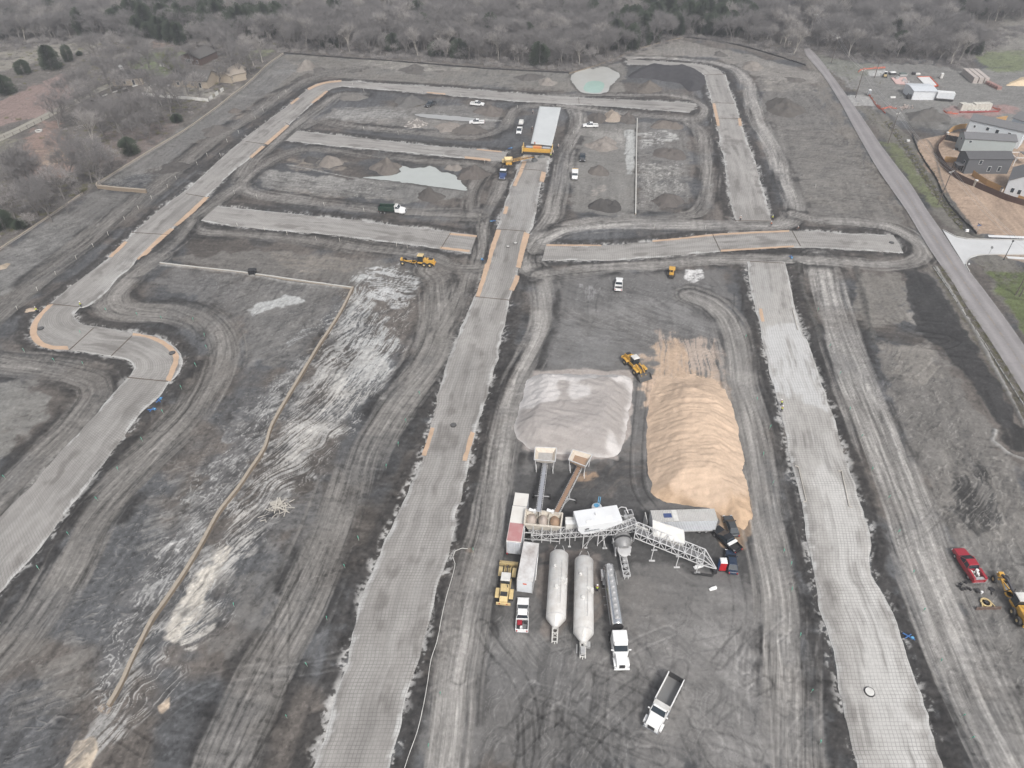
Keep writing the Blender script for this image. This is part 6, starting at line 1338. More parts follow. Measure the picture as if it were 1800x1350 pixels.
# red service truck
t = pickup('red service truck with an open body full of tools and white buckets', RED, bedm=mat('cluttered bed', (.1, .095, .09), .9, dirt=.6, dcol=(.3, .3, .3))); t.name = 'service_truck'; t['category'] = 'truck'; put(t, (1718,1016), (1688,970), 1.0); t.scale = (1.12, 1.1, 1.1)
MB().box(-2.85, -1.05, -1.06, -.7, .7, 1.45).box(-2.85, -1.05, .7, 1.06, .7, 1.45).build('tool_cabinet', RED, t, bevel=.03)
MB().tube((-1.3, -.4, .75), (-1.3, -.4, 1.35), .24).tube((-1.75, -.3, .75), (-1.75, -.3, 1.2), .2).build('cargo_drum', WHITE, t); MB().box(-2.9, -2.4, -.9, .9, 1.0, 1.2).build('tailboard', GALV, t)
b = MB(); rr = random.Random(2)
for k in range(14): x, y = rr.uniform(-2.6, -1.1), rr.uniform(-.6, .6); b.box(x, x + rr.uniform(.1, .5), y, y + rr.uniform(.08, .25), .72, .72 + rr.uniform(.1, .5))
b.build('cargo_tools', DWHITE, t)
b = MB(); rr = random.Random(4)
for k in range(9): x, y = rr.uniform(-.9, .9), rr.uniform(-.9, .9); b.push((x, y, 0), (0, 0, rr.uniform(0, 3))).box(-.25, .25, -.12, .12, 0, rr.uniform(.1, .45)).pop()
o = b.build('tool_heap', DARK); o.location = (*U(1693,1030), .03); tag(o, 'scattered dark tools and rags on the ground below the red truck', 'junk')
t = empty('bucket_group', (*U(1717,1040), .03), 0, 'black drum and white pail standing above the detached grader blade', 'buckets')
MB().lathe([(0, .3), (.5, .32), (.52, .28)], 'z', 16).build('drum', DARK, t); MB().lathe([(0, .18), (.4, .2), (.42, .2)], 'z', 14, (.55, -.3, 0)).build('pail', WHITE, t)
t = empty('oil_funnel', (*U(1743,1037), .03), 0, 'black round pan with a handle lying above the grader turntable', 'machine part')
MB().lathe([(0, .35), (.2, .42), (.22, .36)], 'z', 18).build('pan', DARK, t); MB().beam((-.2, -.3, .1), (-.5, -1.0, .1), .12).build('handle', DARK, t)

# concrete paver spanning the street
t = empty('concrete_paver', label='yellow and orange slipform paver spanning the street below the fresh pavement', cat='paving machine'); A = U(919,262,1.5); B = U(970,265,1.5); L = math.dist(A, B)
t.location = ((A[0] + B[0]) / 2, (A[1] + B[1]) / 2, .1); t.rotation_euler = (0, 0, math.atan2(B[1] - A[1], B[0] - A[0])); h = L / 2; SILV = mat('silver hood', (.5, .51, .52), .4, .3, dirt=.2)
MB().box(-h, h, -1.0, -.5, .9, 2.1).build('front_beam', YELLOW, t, bevel=.05); MB().box(-h, h, 1.2, 1.5, .9, 1.7).build('rear_beam', YELLOW, t, bevel=.05)
for x0, x1 in ((-h + 1, -1.7), (1.7, h - .6)): MB().box(x0, x1, -.3, 1.3, 1.2, 2.3, .05, .1).build('engine_hood', SILV, t, bevel=.08)
for x0, x1 in ((-h + .4, -1.5), (1.5, h - .4)): MB().box(x0, x1, -.48, -.32, 1.0, 2.2).build('radiator_panel', RUST, t)
MB().box(-1.5, 1.5, -.2, 1.2, 1.3, 2.5).build('operator_platform', mat('orange machine panel', (.7, .25, .08), .5), t, bevel=.05); b = MB()
for x in (-1.5, 1.5, -1.4, 1.4): b.beam((x, -.9, 1.0), (x, -.9, 3.1), .14)
for s in (-1, 1): b.beam((-1.5, s * .9, 3.0), (1.5, s * .9, 3.0), .06)
b.build('handrail', TAN, t)
for x in (-h, h):
    for y in (-1.6, 1.9): MB().tube((x, y, .8), (x, y, 3.0), .17).build('leg_cylinder', TAN, t); MB().prof([(x - .35, 0), (x - .35, .8), (x + .35, .8), (x + .35, 0)], y - .95, y + .95).build('crawler_track', DARK, t, bevel=.15)
    MB().beam((x, -1.6, 2.4), (x, 1.9, 2.4), .25).build('end_frame', YELLOW, t, bevel=.03)
MB().box(-h + .5, h - .5, -1.5, -1.0, .25, .9).build('auger', DARK, t); MB().box(-h + .6, h - .6, 1.5, 2.6, .35, .6).build('finishing_pan', GALV, t)
# belt placer feeding the paver
t = empty('belt_placer', label='yellow belt placer throwing concrete on the street from beside the blue truck', cat='concrete placer'); P0 = Vector((*U(895,284,1.5), .05)); T = Vector(U(938,277,2.6)) - P0.xy
t.location = P0; t.rotation_euler = (0, 0, math.atan2(T.y, T.x)); Lb = T.length
MB().add([(-1.6, -1.4, 2.6), (1.2, -1.4, 2.6), (1.2, 1.4, 2.6), (-1.6, 1.4, 2.6), (-.7, -.6, 1.2), (.4, -.6, 1.2), (.4, .6, 1.2), (-.7, .6, 1.2)], [(0, 1, 5, 4), (1, 2, 6, 5), (2, 3, 7, 6), (3, 0, 4, 7), (4, 5, 6, 7)]).build('hopper', TAN, t, thick=.08)
MB().box(-1.2, .9, -1.2, 1.2, .7, 1.3).build('chassis', YELLOW, t, bevel=.06); MB().box(-2.4, -1.0, .4, 1.4, .9, 2.0).build('engine_box', TAN, t, bevel=.06); b = MB(); 
for s in (-1, 1):
    b.beam((.3, s * .5, 1.4), (Lb, s * .42, 2.9), .1).beam((.3, s * .5, 1.9), (Lb * .75, s * .45, 3.1), .08)
    for k in range(7): u = k / 7; b.beam((.3 + (Lb - .3) * u, s * .48, 1.4 + 1.5 * u), (.3 + (Lb - .3) * min(1, u + .07) * .97, s * .46, 1.9 + 1.2 * u), .06)
b.build('boom_frame', YELLOW, t); MB().beam((.2, 0, 1.5), (Lb, 0, 2.95), .7, .06).build('belt', RUST, t); MB().box(Lb - .5, Lb + .3, -.4, .4, 2.3, 3.2).build('discharge_hood', DARK, t)
for s in (-1, 1): MB().prof([(-1.7, 0), (-1.8, .6), (1.2, .7), (1.4, 0)], s * 1.2 - .25, s * 1.2 + .25).build('crawler_track', DARK, t, bevel=.12)
# blue truck backing to the placer
t = empty('dump_truck', label='blue-cabbed truck with a black open bed backed up to the belt placer', cat='dump truck'); put(t, (890,290), (881,314), 1.5)
PB = mat('blue truck paint', (.03, .06, .16), .3, coat=.4)
MB().box(-4, 2.2, -.45, .45, .6, .95).build('chassis', DARK, t)
MB().prof([(4.0, .55), (4.05, 1.3), (3.6, 1.7), (2.2, 1.95), (2.2, .6)], -1.05, 1.05, [.12, .15, .22, .1, 0]).build('bonnet', PB, t, bevel=.08)
MB().box(.9, 2.3, -1.15, 1.15, .8, 1.95).build('cab', PB, t, bevel=.06); MB().box(1.0, 2.1, -1.05, 1.05, 1.95, 2.6, .15, .1).build('window', GLASS, t); MB().box(.6, 1.95, -1.05, 1.05, 2.6, 2.75).build('roof', WHITE, t, bevel=.06)
MB().box(-4.1, .5, -1.2, -1.1, 1.0, 2.6).box(-4.1, .5, 1.1, 1.2, 1.0, 2.6).box(.42, .52, -1.2, 1.2, 1.0, 2.7).build('bed_side', BLACK, t, bevel=.02); MB().box(-4.1, .5, -1.1, 1.1, 1.0, 1.12).build('bed_floor', DARK, t)
MB().box(4.0, 4.18, -1.1, 1.1, .5, .8).build('bumper', CHROME, t, bevel=.03); lights(t, 4.02, -4.1, .85, 1.0, .9); mirrors(t, 2.0, 1.15, 2.0, CHROME, .3)
for x in (3.0, -2.0, -3.2):
    for y in (-1.0, 1.0): wheel(t, x, y, .5, .4)

# ---------------------------------------------------------------- batch plant
def corr_box(name, pts, zt, zb, lab, cat, roofm, wallm, ends=None):
    """long box from two roof end points (centre line) with corrugated walls; pts=(A,B,width)"""
    A = Vector(U(*pts[0], zt)); B = Vector(U(*pts[1], zt)); d = B - A; L = d.length; w = pts[2] / 2
    t = empty(name, ((A.x + B.x) / 2, (A.y + B.y) / 2, .03), math.atan2(d.y, d.x), lab, cat); h = L / 2
    MB().box(-h, h, -w, w, zb, zt - .06).build('wall', wallm, t); MB().box(-h - .03, h + .03, -w - .03, w + .03, zt - .06, zt + .04).build('roof', roofm, t, bevel=.02)
    b = MB()
    for s in (-1, 1): b.beam((-h, s * w, zb), (h, s * w, zb), .12, .18)
    for x in (-h, h):
        for s in (-1, 1): b.beam((x, s * w, zb), (x, s * w, zt), .1)
    b.build('corner_frame', GALV, t); return t, h, w
CORR = mat('corrugated white wall', (.62, .64, .67), .5, dirt=.2, stripe=(0, .28, .03)); CORRY = mat('corrugated grey wall', (.6, .62, .66), .5, dirt=.2, stripe=(1, .28, .03))
ROOFY = mat('corrugated dusty roof', (.5, .49, .47), .6, dirt=.5, dscale=.5, dcol=(.34, .32, .3), stripe=(0, .3, .03))
t, h, w = corr_box('storage_trailer', ((1146,907.5), (1258.5,904.5), 2.5), 3.7, .9, 'long white corrugated trailer with a small blue roof panel, above the pale truss', 'trailer', ROOFY, CORR)
MB().box(-h + 2.0, -h + 3.4, -.45, .45, 3.76, 3.8).build('roof_panel', mat('blue roof panel', (.05, .08, .2), .3), t); MB().box(-h - 1.0, -h - .9, -1.1, 1.1, .6, 3.5).build('end_door', DWHITE, t)
MB().box(-h + 3.6, -h + 4.4, -1.2, 1.2, 3.745, 3.76).build('patch_panel', DWHITE, t)
for x in (h - 2.6, h - 1.4):
    for y in (-1, 1): wheel(t, x, y, .48, .4)
PINK = mat('faded red roof', (.42, .2, .2), .7, dirt=.55, dscale=.35, dcol=(.58, .5, .46)); WROOF = mat('white dusty roof', (.68, .66, .62), .6, dirt=.4, dscale=.5, dcol=(.5, .45, .4))
t, h, w = corr_box('office_trailer', ((917.6,867.5), (914,889), 2.4), 3.8, .8, 'short cream trailer at the upper end of the red-stained one', 'trailer', WROOF, CORRY)
for y in (-1, 1): wheel(t, 0, y, .45, .35)
t, h, w = corr_box('storage_trailer', ((913.5,890.5), (903,953), 2.45), 3.8, .6, 'long corrugated trailer whose pale roof turns faded red at its lower half', 'trailer', WROOF, CORRY)
MB().box(-.1, h - .15, -w + .04, w - .04, 3.845, 3.86).build('stained_roof_half', PINK, t); MB().box(h + .02, h + .06, -1.1, 1.1, .8, 3.5).build('end_door', CORRY, t); MB().box(h + .06, h + .14, -1.2, -1.0, .5, .8).build('tail_light', REDL, t)
for x in (h - 2.2, h - 1.1):
    for y in (-1, 1): wheel(t, x, y, .45, .35)
RUSTR = mat('peeling trailer roof', (.62, .61, .6), .6, dirt=.95, dscale=.45, dcol=(.3, .26, .24))
t, h, w = corr_box('box_trailer', ((934,954), (922.5,1021), 2.5), 3.9, .75, 'white box trailer with a peeling grey roof and an orange sticker on its end', 'trailer', RUSTR, mat('smooth white trailer wall', (.66, .68, .7), .4, dirt=.15))
MB().prof([(h + .045, 2.9), (h + .045, 3.2), (h + .06, 3.2), (h + .06, 2.9)], -.3, .3).build('sticker', ORANGE, t); MB().beam((-h + 2, w + .1, 3.0), (-h + 5, w + .2, .8), .1).build('ladder', GALV, t)
for x in (-h + 1.2, -h + 2.4):
    for y in (-1, 1): wheel(t, x, y, .48, .4)
MB().beam((h - 2, -.7, 0), (h - 2, -.7, .8), .12).beam((h - 2, .7, 0), (h - 2, .7, .8), .12).build('landing_leg', DARK, t)

def V3(px, py, z): return Vector((*U(px, py, z), z))
def truss(b, A, B, w, h, n, up=Vector((0, 0, 1)), th=.09, brace=True):
    d = (B - A).normalized(); s = d.cross(up).normalized() * w / 2; u = up * h; c = []
    for k in range(n + 1):
        p = A.lerp(B, k / n); c.append((p - s, p + s, p + s + u, p - s + u))
    for k in range(n):
        for j in range(4): b.beam(c[k][j], c[k + 1][j], th)
        if brace:
            for j0, j1 in ((0, 3), (1, 2)): b.beam(c[k][j0 if k % 2 else j1], c[k + 1][j1 if k % 2 else j0], th * .7)
            b.beam(c[k][3 if k % 2 else 2], c[k + 1][2 if k % 2 else 3], th * .6)
    for k in range(n + 1):
        for j in range(4): b.beam(c[k][j], c[k][(j + 1) % 4], th * .8)
    return b
STEEL = mat('white truss paint', (.6, .6, .6), .5, dirt=.3)
def hopper_conv(label, rim, beltcol, end, wheels, sand):
    """feed hopper and inclined belt as one machine"""
    q = [V3(x, y, 3.1) for x, y in rim]; c = sum(q, Vector()) / 4; t = empty('feed_conveyor', (c.x, c.y, 0), 0, label, 'conveyor', 'feed hoppers with inclined belts')
    O = Vector((c.x, c.y, 0)); q = [p - O for p in q]; bo = [Vector((p.x * .35, p.y * .35 - .3, 1.6)) for p in q]
    b = MB(); b.add(q + bo, [(0, 1, 5, 4), (1, 2, 6, 5), (2, 3, 7, 6), (3, 0, 4, 7), (4, 5, 6, 7)]); b.build('hopper', mat('cream hopper plate', (.58, .52, .44), .6, dirt=.5, dcol=(.35, .26, .19)), t, thick=.07)
    b = MB(); 
    for k in range(4): b.beam(q[k], q[(k + 1) % 4], .14)
    for k in (0, 1, 2, 3): b.beam(q[k] * .9, (q[k].x * .8, q[k].y * .8, 0), .12)
    b.beam((q[2].x * .8, q[2].y * .8, 1.5), (q[2].x * .8, q[2].y * .8 - 1.2, .6), .08).beam((q[3].x * .8, q[3].y * .8, 1.5), (q[3].x * .8, q[3].y * .8 - 1.2, .6), .08)
    b.build('hopper_frame', STEEL, t)
    b = MB(); z = 2.5; s = .82; b.add([(p.x * s, p.y * s - .05, z - .2) for p in q] + [(0, -.2, z + .35)], [(0, 1, 4), (1, 2, 4), (2, 3, 4), (3, 0, 4)]); b.build('hopper_load', sand, t, smooth=True)
    A = Vector((0, -.6, 1.3)); B = V3(*end, 5.3) - O; b = MB(); truss(b, A - Vector((0, 0, .7)), B - Vector((0, 0, .7)), .95, .62, 13, th=.06); b.build('belt_frame', STEEL, t)
    MB().beam(A + Vector((0, 0, .02)), B + Vector((0, 0, .02)), .68, .06).build('belt', beltcol, t); b = MB(); d = (B - A).normalized(); sd = d.cross(Vector((0, 0, 1))).normalized() * .47
    for k in range(28): p = A.lerp(B, k / 28); b.beam(p - sd, p - sd * .7 - Vector((0, 0, .08)), .1).beam(p + sd, p + sd * .7 - Vector((0, 0, .08)), .1)
    b.build('roller', DARK, t)
    W0, W1 = [V3(x, y, .5) - O for x, y in wheels]; mid = (W0 + W1) / 2; b = MB(); b.beam(W0, W1, .14)
    tgt = A.lerp(B, .72) - Vector((0, 0, .6)); b.beam(W0 * .4 + W1 * .6, tgt, .1).beam(W0 * .6 + W1 * .4, tgt, .1).beam(mid, A.lerp(B, .45) - Vector((0, 0, .6)), .08).beam(mid, A.lerp(B, .9) - Vector((0, 0, .6)), .08); b.build('axle_frame', STEEL, t)
    for W in (W0, W1): 
        o = MB().lathe([(-.14, .3), (-.14, .5), (.14, .5), (.14, .3)], 'x', 16, (W.x, W.y, .5)).build('wheel', RUBBER, t, smooth=True); MB().lathe([(-.15, .2), (.15, .2)], 'x', 10, (W.x, W.y, .5)).build('rim', RIM, o)
    MB().push(B + Vector((-1.1, .2, .1)), (0, 0, -.4)).tube((-.5, 0, 0), (.5, 0, 0), .3, .2, 12).box(.3, .7, -.25, .25, -.25, .25).pop().build('drive_motor', WHITE, t, smooth=False)
GREYL = mat('grey gravel load', (.42, .4, .38), .95, dirt=.4); SANDL = mat('brown sand load', (.36, .24, .16), .95, dirt=.4)
hopper_conv('left feed hopper of grey gravel with a grey belt running down to the bins', [(941,786),(978,787.5),(976,811),(939,808)], mat('grey loaded belt', (.36, .37, .4), .8), (946.5,899), [(938,871),(967,873)], GREYL)
hopper_conv('right feed hopper of brown sand with a tan belt slanting down to the bins', [(1007,790),(1041,799.5),(1030,820),(999,808)], mat('tan loaded belt', (.33, .21, .14), .9), (978,900), [(1013,880),(990,874)], SANDL)

# aggregate bins on legs
q = [V3(924,896,4.7), V3(989,902.5,4.7), V3(985.5,927,4.7), V3(921.5,921,4.7)]; c = sum(q, Vector()) / 4; O = Vector((c.x, c.y, 0)); q = [p - O for p in q]
t = empty('aggregate_bin', O, 0, 'cream three-compartment aggregate bin on a steel frame fed by two belts', 'aggregate bin')
bo = [Vector((p.x * .8, p.y * .55, 2.7)) for p in q]
MB().add(q + bo, [(0, 1, 5, 4), (1, 2, 6, 5), (2, 3, 7, 6), (3, 0, 4, 7), (4, 5, 6, 7)]).build('bin_wall', CREAM, t, thick=.1)
b = MB(); [b.beam(q[k], q[(k + 1) % 4], .22, .3) for k in range(4)]; b.build('bin_rim', CREAM, t, bevel=.02)
for k, mm, u0, u1 in ((0, mat('pale gravel load', (.47, .4, .35), .95, dirt=.3), .03, .35), (1, mat('pale gravel load', (.47, .4, .35)), .36, .645), (2, SANDL, .675, .97)):
    a = q[0].lerp(q[1], u0); a2 = q[0].lerp(q[1], u1); d_ = q[3].lerp(q[2], u0); d2 = q[3].lerp(q[2], u1); z = Vector((0, 0, -.9)); m_ = (a + a2 + d_ + d2) / 4 + Vector((0, 0, .15))
    V = [p * 1 for p in (a, a2, d2, d_)]; V = [p.lerp(m_, .12) + z for p in V]; b = MB(); n = 24
    ring = [[m_ + (Vector((((V[1].x - V[0].x) / 2) * math.cos(2 * math.pi * i / n) * r_, ((V[0].y - V[3].y) / 2) * math.sin(2 * math.pi * i / n) * r_, 0))) + Vector((0, 0, -.75 * r_ ** 1.3)) for i in range(n)] for r_ in (.35, .7, 1.0)]
    b.add([m_] + [p for r_ in ring for p in r_], [(0, 1 + i, 1 + (i + 1) % n) for i in range(n)] + [(1 + j * n + i, 1 + (j + 1) * n + i, 1 + (j + 1) * n + (i + 1) % n, 1 + j * n + (i + 1) % n) for j in range(2) for i in range(n)]); b.build('bin_load', mm, t, smooth=True)
for u in (.355, .66): MB().beam(q[0].lerp(q[1], u), q[3].lerp(q[2], u), .1, .5).build('divider', CREAM if u > .5 else DARK, t)
b = MB()
for k in range(5):
    for e0, e1 in ((q[0], q[1]), (q[3], q[2])):
        p = e0.lerp(e1, k / 4); b.beam((p.x, p.y * .9, 4.2), (p.x, p.y * .9, 0), .16)
for zz in (.6, 2.3): 
    for k in range(4): b.beam((q[k].x, q[k].y * .9, zz), (q[(k + 1) % 4].x, q[(k + 1) % 4].y * .9, zz), .12)
b.build('leg_frame', STEEL, t); b = MB(); b.box(q[0].x + .5, q[1].x - .3, -.7, .5, 1.6, 2.2).build('weigh_belt', GALV, t)
for y in (-.9, .9): wheel(t, q[0].x + .6, y, .5, .4)

# batcher and main silo on a truss chassis
t = empty('cement_batcher', label='boxy white dust collector between the bins and the big white silo', cat='dust collector'); c = V3(1004,915,4.6); t.location = (c.x, c.y, 0)
MB().box(-.95, .95, -.8, .8, 2.6, 4.6).build('casing', DWHITE, t, bevel=.04); MB().box(-1.0, 1.0, -.85, .0, 4.6, 4.68).build('lid', WHITE, t, bevel=.02); MB().add([(-.95, -.8, 2.6), (.95, -.8, 2.6), (.95, .8, 2.6), (-.95, .8, 2.6), (-.4, -.4, 1.6), (.4, -.4, 1.6), (.4, .4, 1.6), (-.4, .4, 1.6)], [(0, 1, 5, 4), (1, 2, 6, 5), (2, 3, 7, 6), (3, 0, 4, 7), (4, 5, 6, 7)]).build('cone', DWHITE, t)
b = MB(); [b.beam((x, y, 0), (x, y, 2.7), .12) for x in (-.85, .85) for y in (-.7, .7)]; b.build('leg', STEEL, t)
t = empty('main_silo', label='large white low-profile silo box with dark lettering on its front face', cat='silo'); A = V3(1016.5,926,6.3); B = V3(1094.5,914.5,6.3); A2 = V3(1016.7,898,6.3); d = (B - A); L = d.length; wd_ = (A2 - A).length
t.location = (A.x, A.y, 0); t.rotation_euler = (0, 0, math.atan2(d.y, d.x)); print('silo', L, wd_)
PR = [(0, 6.3), (0, 5.3), (.75, 4.1), (L * .38, 3.9), (L * .62, 4.3), (L, 5.55), (L, 6.3)]
MB().prof(PR, 0, wd_).build('silo_body', mat('silo white', (.72, .73, .74), .5, dirt=.12, dscale=.5), t, bevel=.05)
for v_ in ((L * .2, L * .35, .35, .9, 6.3, 6.5), (L * .45, L * .48, 1.7, 2.1, 6.3, 6.7), (L * .65, L * .8, .6, 1.4, 6.3, 6.34)): MB().box(*v_).build('roof_hatch', WHITE, t, bevel=.02)
def text(s, size, m, parent, loc, rot):
    cu = bpy.data.curves.new('lettering', 'FONT'); cu.body = s; cu.size = size; cu.offset = .014; cu.extrude = .02; o = bpy.data.objects.new('tmp', cu); C.objects.link(o)
    dg = bpy.context.evaluated_depsgraph_get(); me = bpy.data.meshes.new_from_object(o.evaluated_get(dg)); C.objects.unlink(o); bpy.data.objects.remove(o)
    n = bpy.data.objects.new('lettering', me); C.objects.link(n); me.materials.clear(); me.materials.append(m); setpar(n, parent); n.location = loc; n.rotation_euler = rot; return n
text('LJM', .5, BLACK, t, (1.15, -.05, 5.25), (R(90), 0, 0)); text('COMPONENTS', .38, mat('grey lettering', (.25, .27, .29)), t, (1.15, -.05, 4.75), (R(90), 0, 0))
b = MB(); [b.beam((x, y, 0), (x, y, 4.4), .16) for x in (1.2, L * .5, L * .85) for y in (.25, wd_ - .25)]; b.beam((1.2, .25, .3), (L * .5, .25, 4.1), .08).beam((L * .5, .25, .3), (L * .85, .25, 4.1), .08); b.build('leg', STEEL, t)
MB().path([(L, wd_ * .8, 5.9), (L + .6, wd_ * .85, 6.2), (L + 1.4, wd_ * .8, 6.1), (L + 1.7, wd_ * .6, 5.4), (L + 1.8, wd_ * .5, 4.2)], .09, 8).path([(L, wd_ * .5, 5.6), (L + .8, wd_ * .4, 5.4), (L + 1.6, wd_ * .3, 5.0)], .08, 8).build('pipe', GALV, t, smooth=True)
MB().tube((L + .1, .5, 4.9), (L + 1.5, .6, 5.0), .42, .3, 14).tube((L + 1.0, 1.3, 4.6), (L + 1.0, 1.3, 5.6), .35, .35, 14).box(L + 1.2, L + 2.6, 1.6, 2.8, 4.6, 5.3).build('auger_housing', GALV, t); MB().box(L + 1.4, L + 2.4, 1.75, 2.6, 5.3, 5.35).build('motor_cover', DARK, t)
b = MB(); truss(b, Vector((L - .2, .2, 3.4)), Vector((L + 2.9, .2, 3.4)), 1.4, .9, 3, th=.1); [b.beam((L + x, y, 0), (L + x, y, 4.6), .14) for x in (.4, 2.6) for y in (0, 2.6)]; b.build('platform_frame', STEEL, t)
MB().tube((L + 1.4, .3, 5.1), (L + 4.2, -1.3, 4.4), .16, .16, 10).build('screw_conveyor', DWHITE, t)
# long truss conveyor under the silo
A = V3(934,944,1.2); B = V3(1083,934,3.9); Cc = V3(1116,922,4.9); t = empty('belt_conveyor', (A.x, A.y, 0), 0, 'long pale truss conveyor rising left to right below the bins and the big silo', 'conveyor'); O = Vector((A.x, A.y, 0))
b = MB(); truss(b, A - O, B - O, 1.3, 1.25, 17, th=.1); truss(b, B - O, Cc - O, 1.3, 1.1, 4, th=.1); b.build('frame', STEEL, t); MB().beam(A - O + Vector((0, 0, .75)), B - O + Vector((0, 0, .8)), .9, .08).beam(B - O + Vector((0, 0, .8)), Cc - O + Vector((0, 0, .6)), .9, .08).build('belt', mat('worn belt', (.16, .16, .165), .8, dirt=.5, dcol=(.3, .28, .26)), t)
b = MB(); d = (B - A)
for u, sx in ((.46, .0), (.72, -.9), (.84, .8), (.86, .2)): p = A + d * u - O; b.beam(p, (p.x + sx, p.y - .7, 0), .1).beam(p, (p.x + sx * .5, p.y + .9, 0), .1).beam((p.x + sx - .25, p.y - .7, .04), (p.x + sx + .25, p.y - .7, .04), .3, .08)
b.build('leg', STEEL, t)
# mixer drum with chute and tongue
c = V3(1095,948,3.6); t = empty('concrete_mixer', (c.x, c.y, 0), R(-87), 'grey mixing drum with a discharge chute and a ladder-like tongue between the two trusses', 'concrete mixer')
MB().lathe([(-2.2, .6), (-1.9, 1.1), (-.9, 1.45), (.5, 1.45), (1.2, .95), (1.5, .75)], 'x', 32, (0, 0, 3.0)).build('drum', mat('worn grey drum', (.27, .27, .27), .5, .2, dirt=.5), t, smooth=True); MB().lathe([(-.3, 1.47), (-.1, 1.5), (.1, 1.47)], 'x', 32, (0, 0, 3.0)).build('drum_ring', DARK, t, smooth=True)
MB().push((1.6, 0, 2.9), (0, R(25), 0)).lathe([(0, 1.05), (.12, 1.15), (.16, .9)], 'z', 24).pop().build('chute', mat('chute steel', (.34, .34, .34), .5, .3, dirt=.4), t, smooth=True)
b = MB(); truss(b, Vector((-2.0, 0, .9)), Vector((5.4, 0, .75)), 1.1, .35, 8, th=.1)
for s in (-1, 1): b.beam((-1.5, s * 1.1, 1.0), (1.4, s * 1.2, 1.0), .2).beam((-.9, s * 1.2, 1.0), (-.9, s * 1.3, 3.2), .18).beam((1.0, s * 1.2, 1.0), (1.0, s * 1.25, 2.8), .18)
b.build('frame', STEEL, t); MB().box(2.3, 3.0, -.35, .35, 1.15, 1.9).box(3.4, 3.9, -.3, .3, 1.15, 1.6).build('motor', GALV, t, bevel=.05); MB().beam((5.3, -.3, .7), (5.3, -.3, 0), .12).beam((5.3, .3, .7), (5.3, .3, 0), .12).build('landing_leg', STEEL, t)
for s in (-1, 1): wheel(t, -1.0, s * 1.0, .5, .4); MB().box(-.6, .1, s * 1.45 - .2, s * 1.45 + .2, 2.5, 3.3).build('drive_box', GALV, t, bevel=.04)
# right hand truss with holding hopper
A = V3(1117,936,4.4); B = V3(1236,984,1.9); D = V3(1259,1000,1.0); t = empty('discharge_conveyor', (A.x, A.y, 0), 0, 'wide pale truss sloping down right to a point beside the portable toilet', 'conveyor'); O = Vector((A.x, A.y, 0))
b = MB(); A -= O; B -= O; D -= O; truss(b, A, B, 2.3, 1.35, 11, th=.12); sd = (B - A).normalized().cross(Vector((0, 0, 1))).normalized() * 1.15
for s in (-1, 1): b.beam(B + sd * s, D, .12).beam(B + sd * s + Vector((0, 0, 1.35)), D + Vector((0, 0, .1)), .12).beam(B + sd * s, D.lerp(B + sd * s + Vector((0, 0, 1.35)), .5), .08)
b.beam(A.lerp(B, .1), A.lerp(B, .1) + Vector((0, 0, 0)), .1); b.build('frame', STEEL, t)
MB().beam(A + Vector((0, 0, .6)), B + Vector((0, 0, .5)), .9, .08).build('belt', MATS['worn belt'], t); b = MB()
for u, s in ((.3, 1), (.3, -1), (.66, 1), (.66, -1), (.95, 1), (.95, -1)): p = A.lerp(B, u) + sd * s; b.beam(p, (p.x - .2, p.y - .3, 0), .11).beam((p.x - .5, p.y - .3, .04), (p.x + .5, p.y - .3, .04), .3, .08)
b.build('leg', STEEL, t); MB().box(D.x - .5, D.x + .1, D.y - .5, D.y + .4, .2, .9).build('hitch', DARK, t)
t = empty('holding_hopper', label='slanted pale sheet-metal hopper standing over the right truss', cat='hopper'); q = [V3(1147.5,914,5.3), V3(1202,932,4.9), V3(1204,956,4.1), V3(1147.5,942,4.5)]; c = sum(q, Vector()) / 4; O = Vector((c.x, c.y, 0)); t.location = O; q = [p - O for p in q]
lo = [Vector((p.x * .85, p.y * .8 - .1, p.z - 1.1)) for p in q]; MB().add(q + lo, [(0, 1, 2, 3), (7, 6, 5, 4), (0, 4, 5, 1), (1, 5, 6, 2), (2, 6, 7, 3), (3, 7, 4, 0)]).build('casing', mat('streaked white sheet', (.68, .67, .64), .5, dirt=.5, dscale=.7, dcol=(.5, .44, .36)), t, bevel=.03)
b = MB(); [b.beam(p * .9, (p.x * .9, p.y * .9, 2.2), .12) for p in q]; [b.beam(q[k], q[(k + 1) % 4], .1) for k in range(4)]; b.build('rim_frame', STEEL, t)
# blue and white water tank
c = U(1049,892,1.5); t = empty('water_tank', (*c, 0), 0, 'small round white tank with blue pipes on top, behind the big white silo', 'water tank')
MB().lathe([(0, .9), (1.7, .9), (1.9, .6)], 'z', 24).build('tank', WHITE, t, smooth=True); MB().lathe([(1.92, .45), (2.0, .45)], 'z', 18, (-.1, .1, 0)).build('lid', CYAN, t); MB().beam((.1, 0, 1.9), (.35, 1.0, 3.3), .1).beam((.4, -.1, 1.9), (.62, .9, 3.3), .1).build('pipe', CYAN, t)

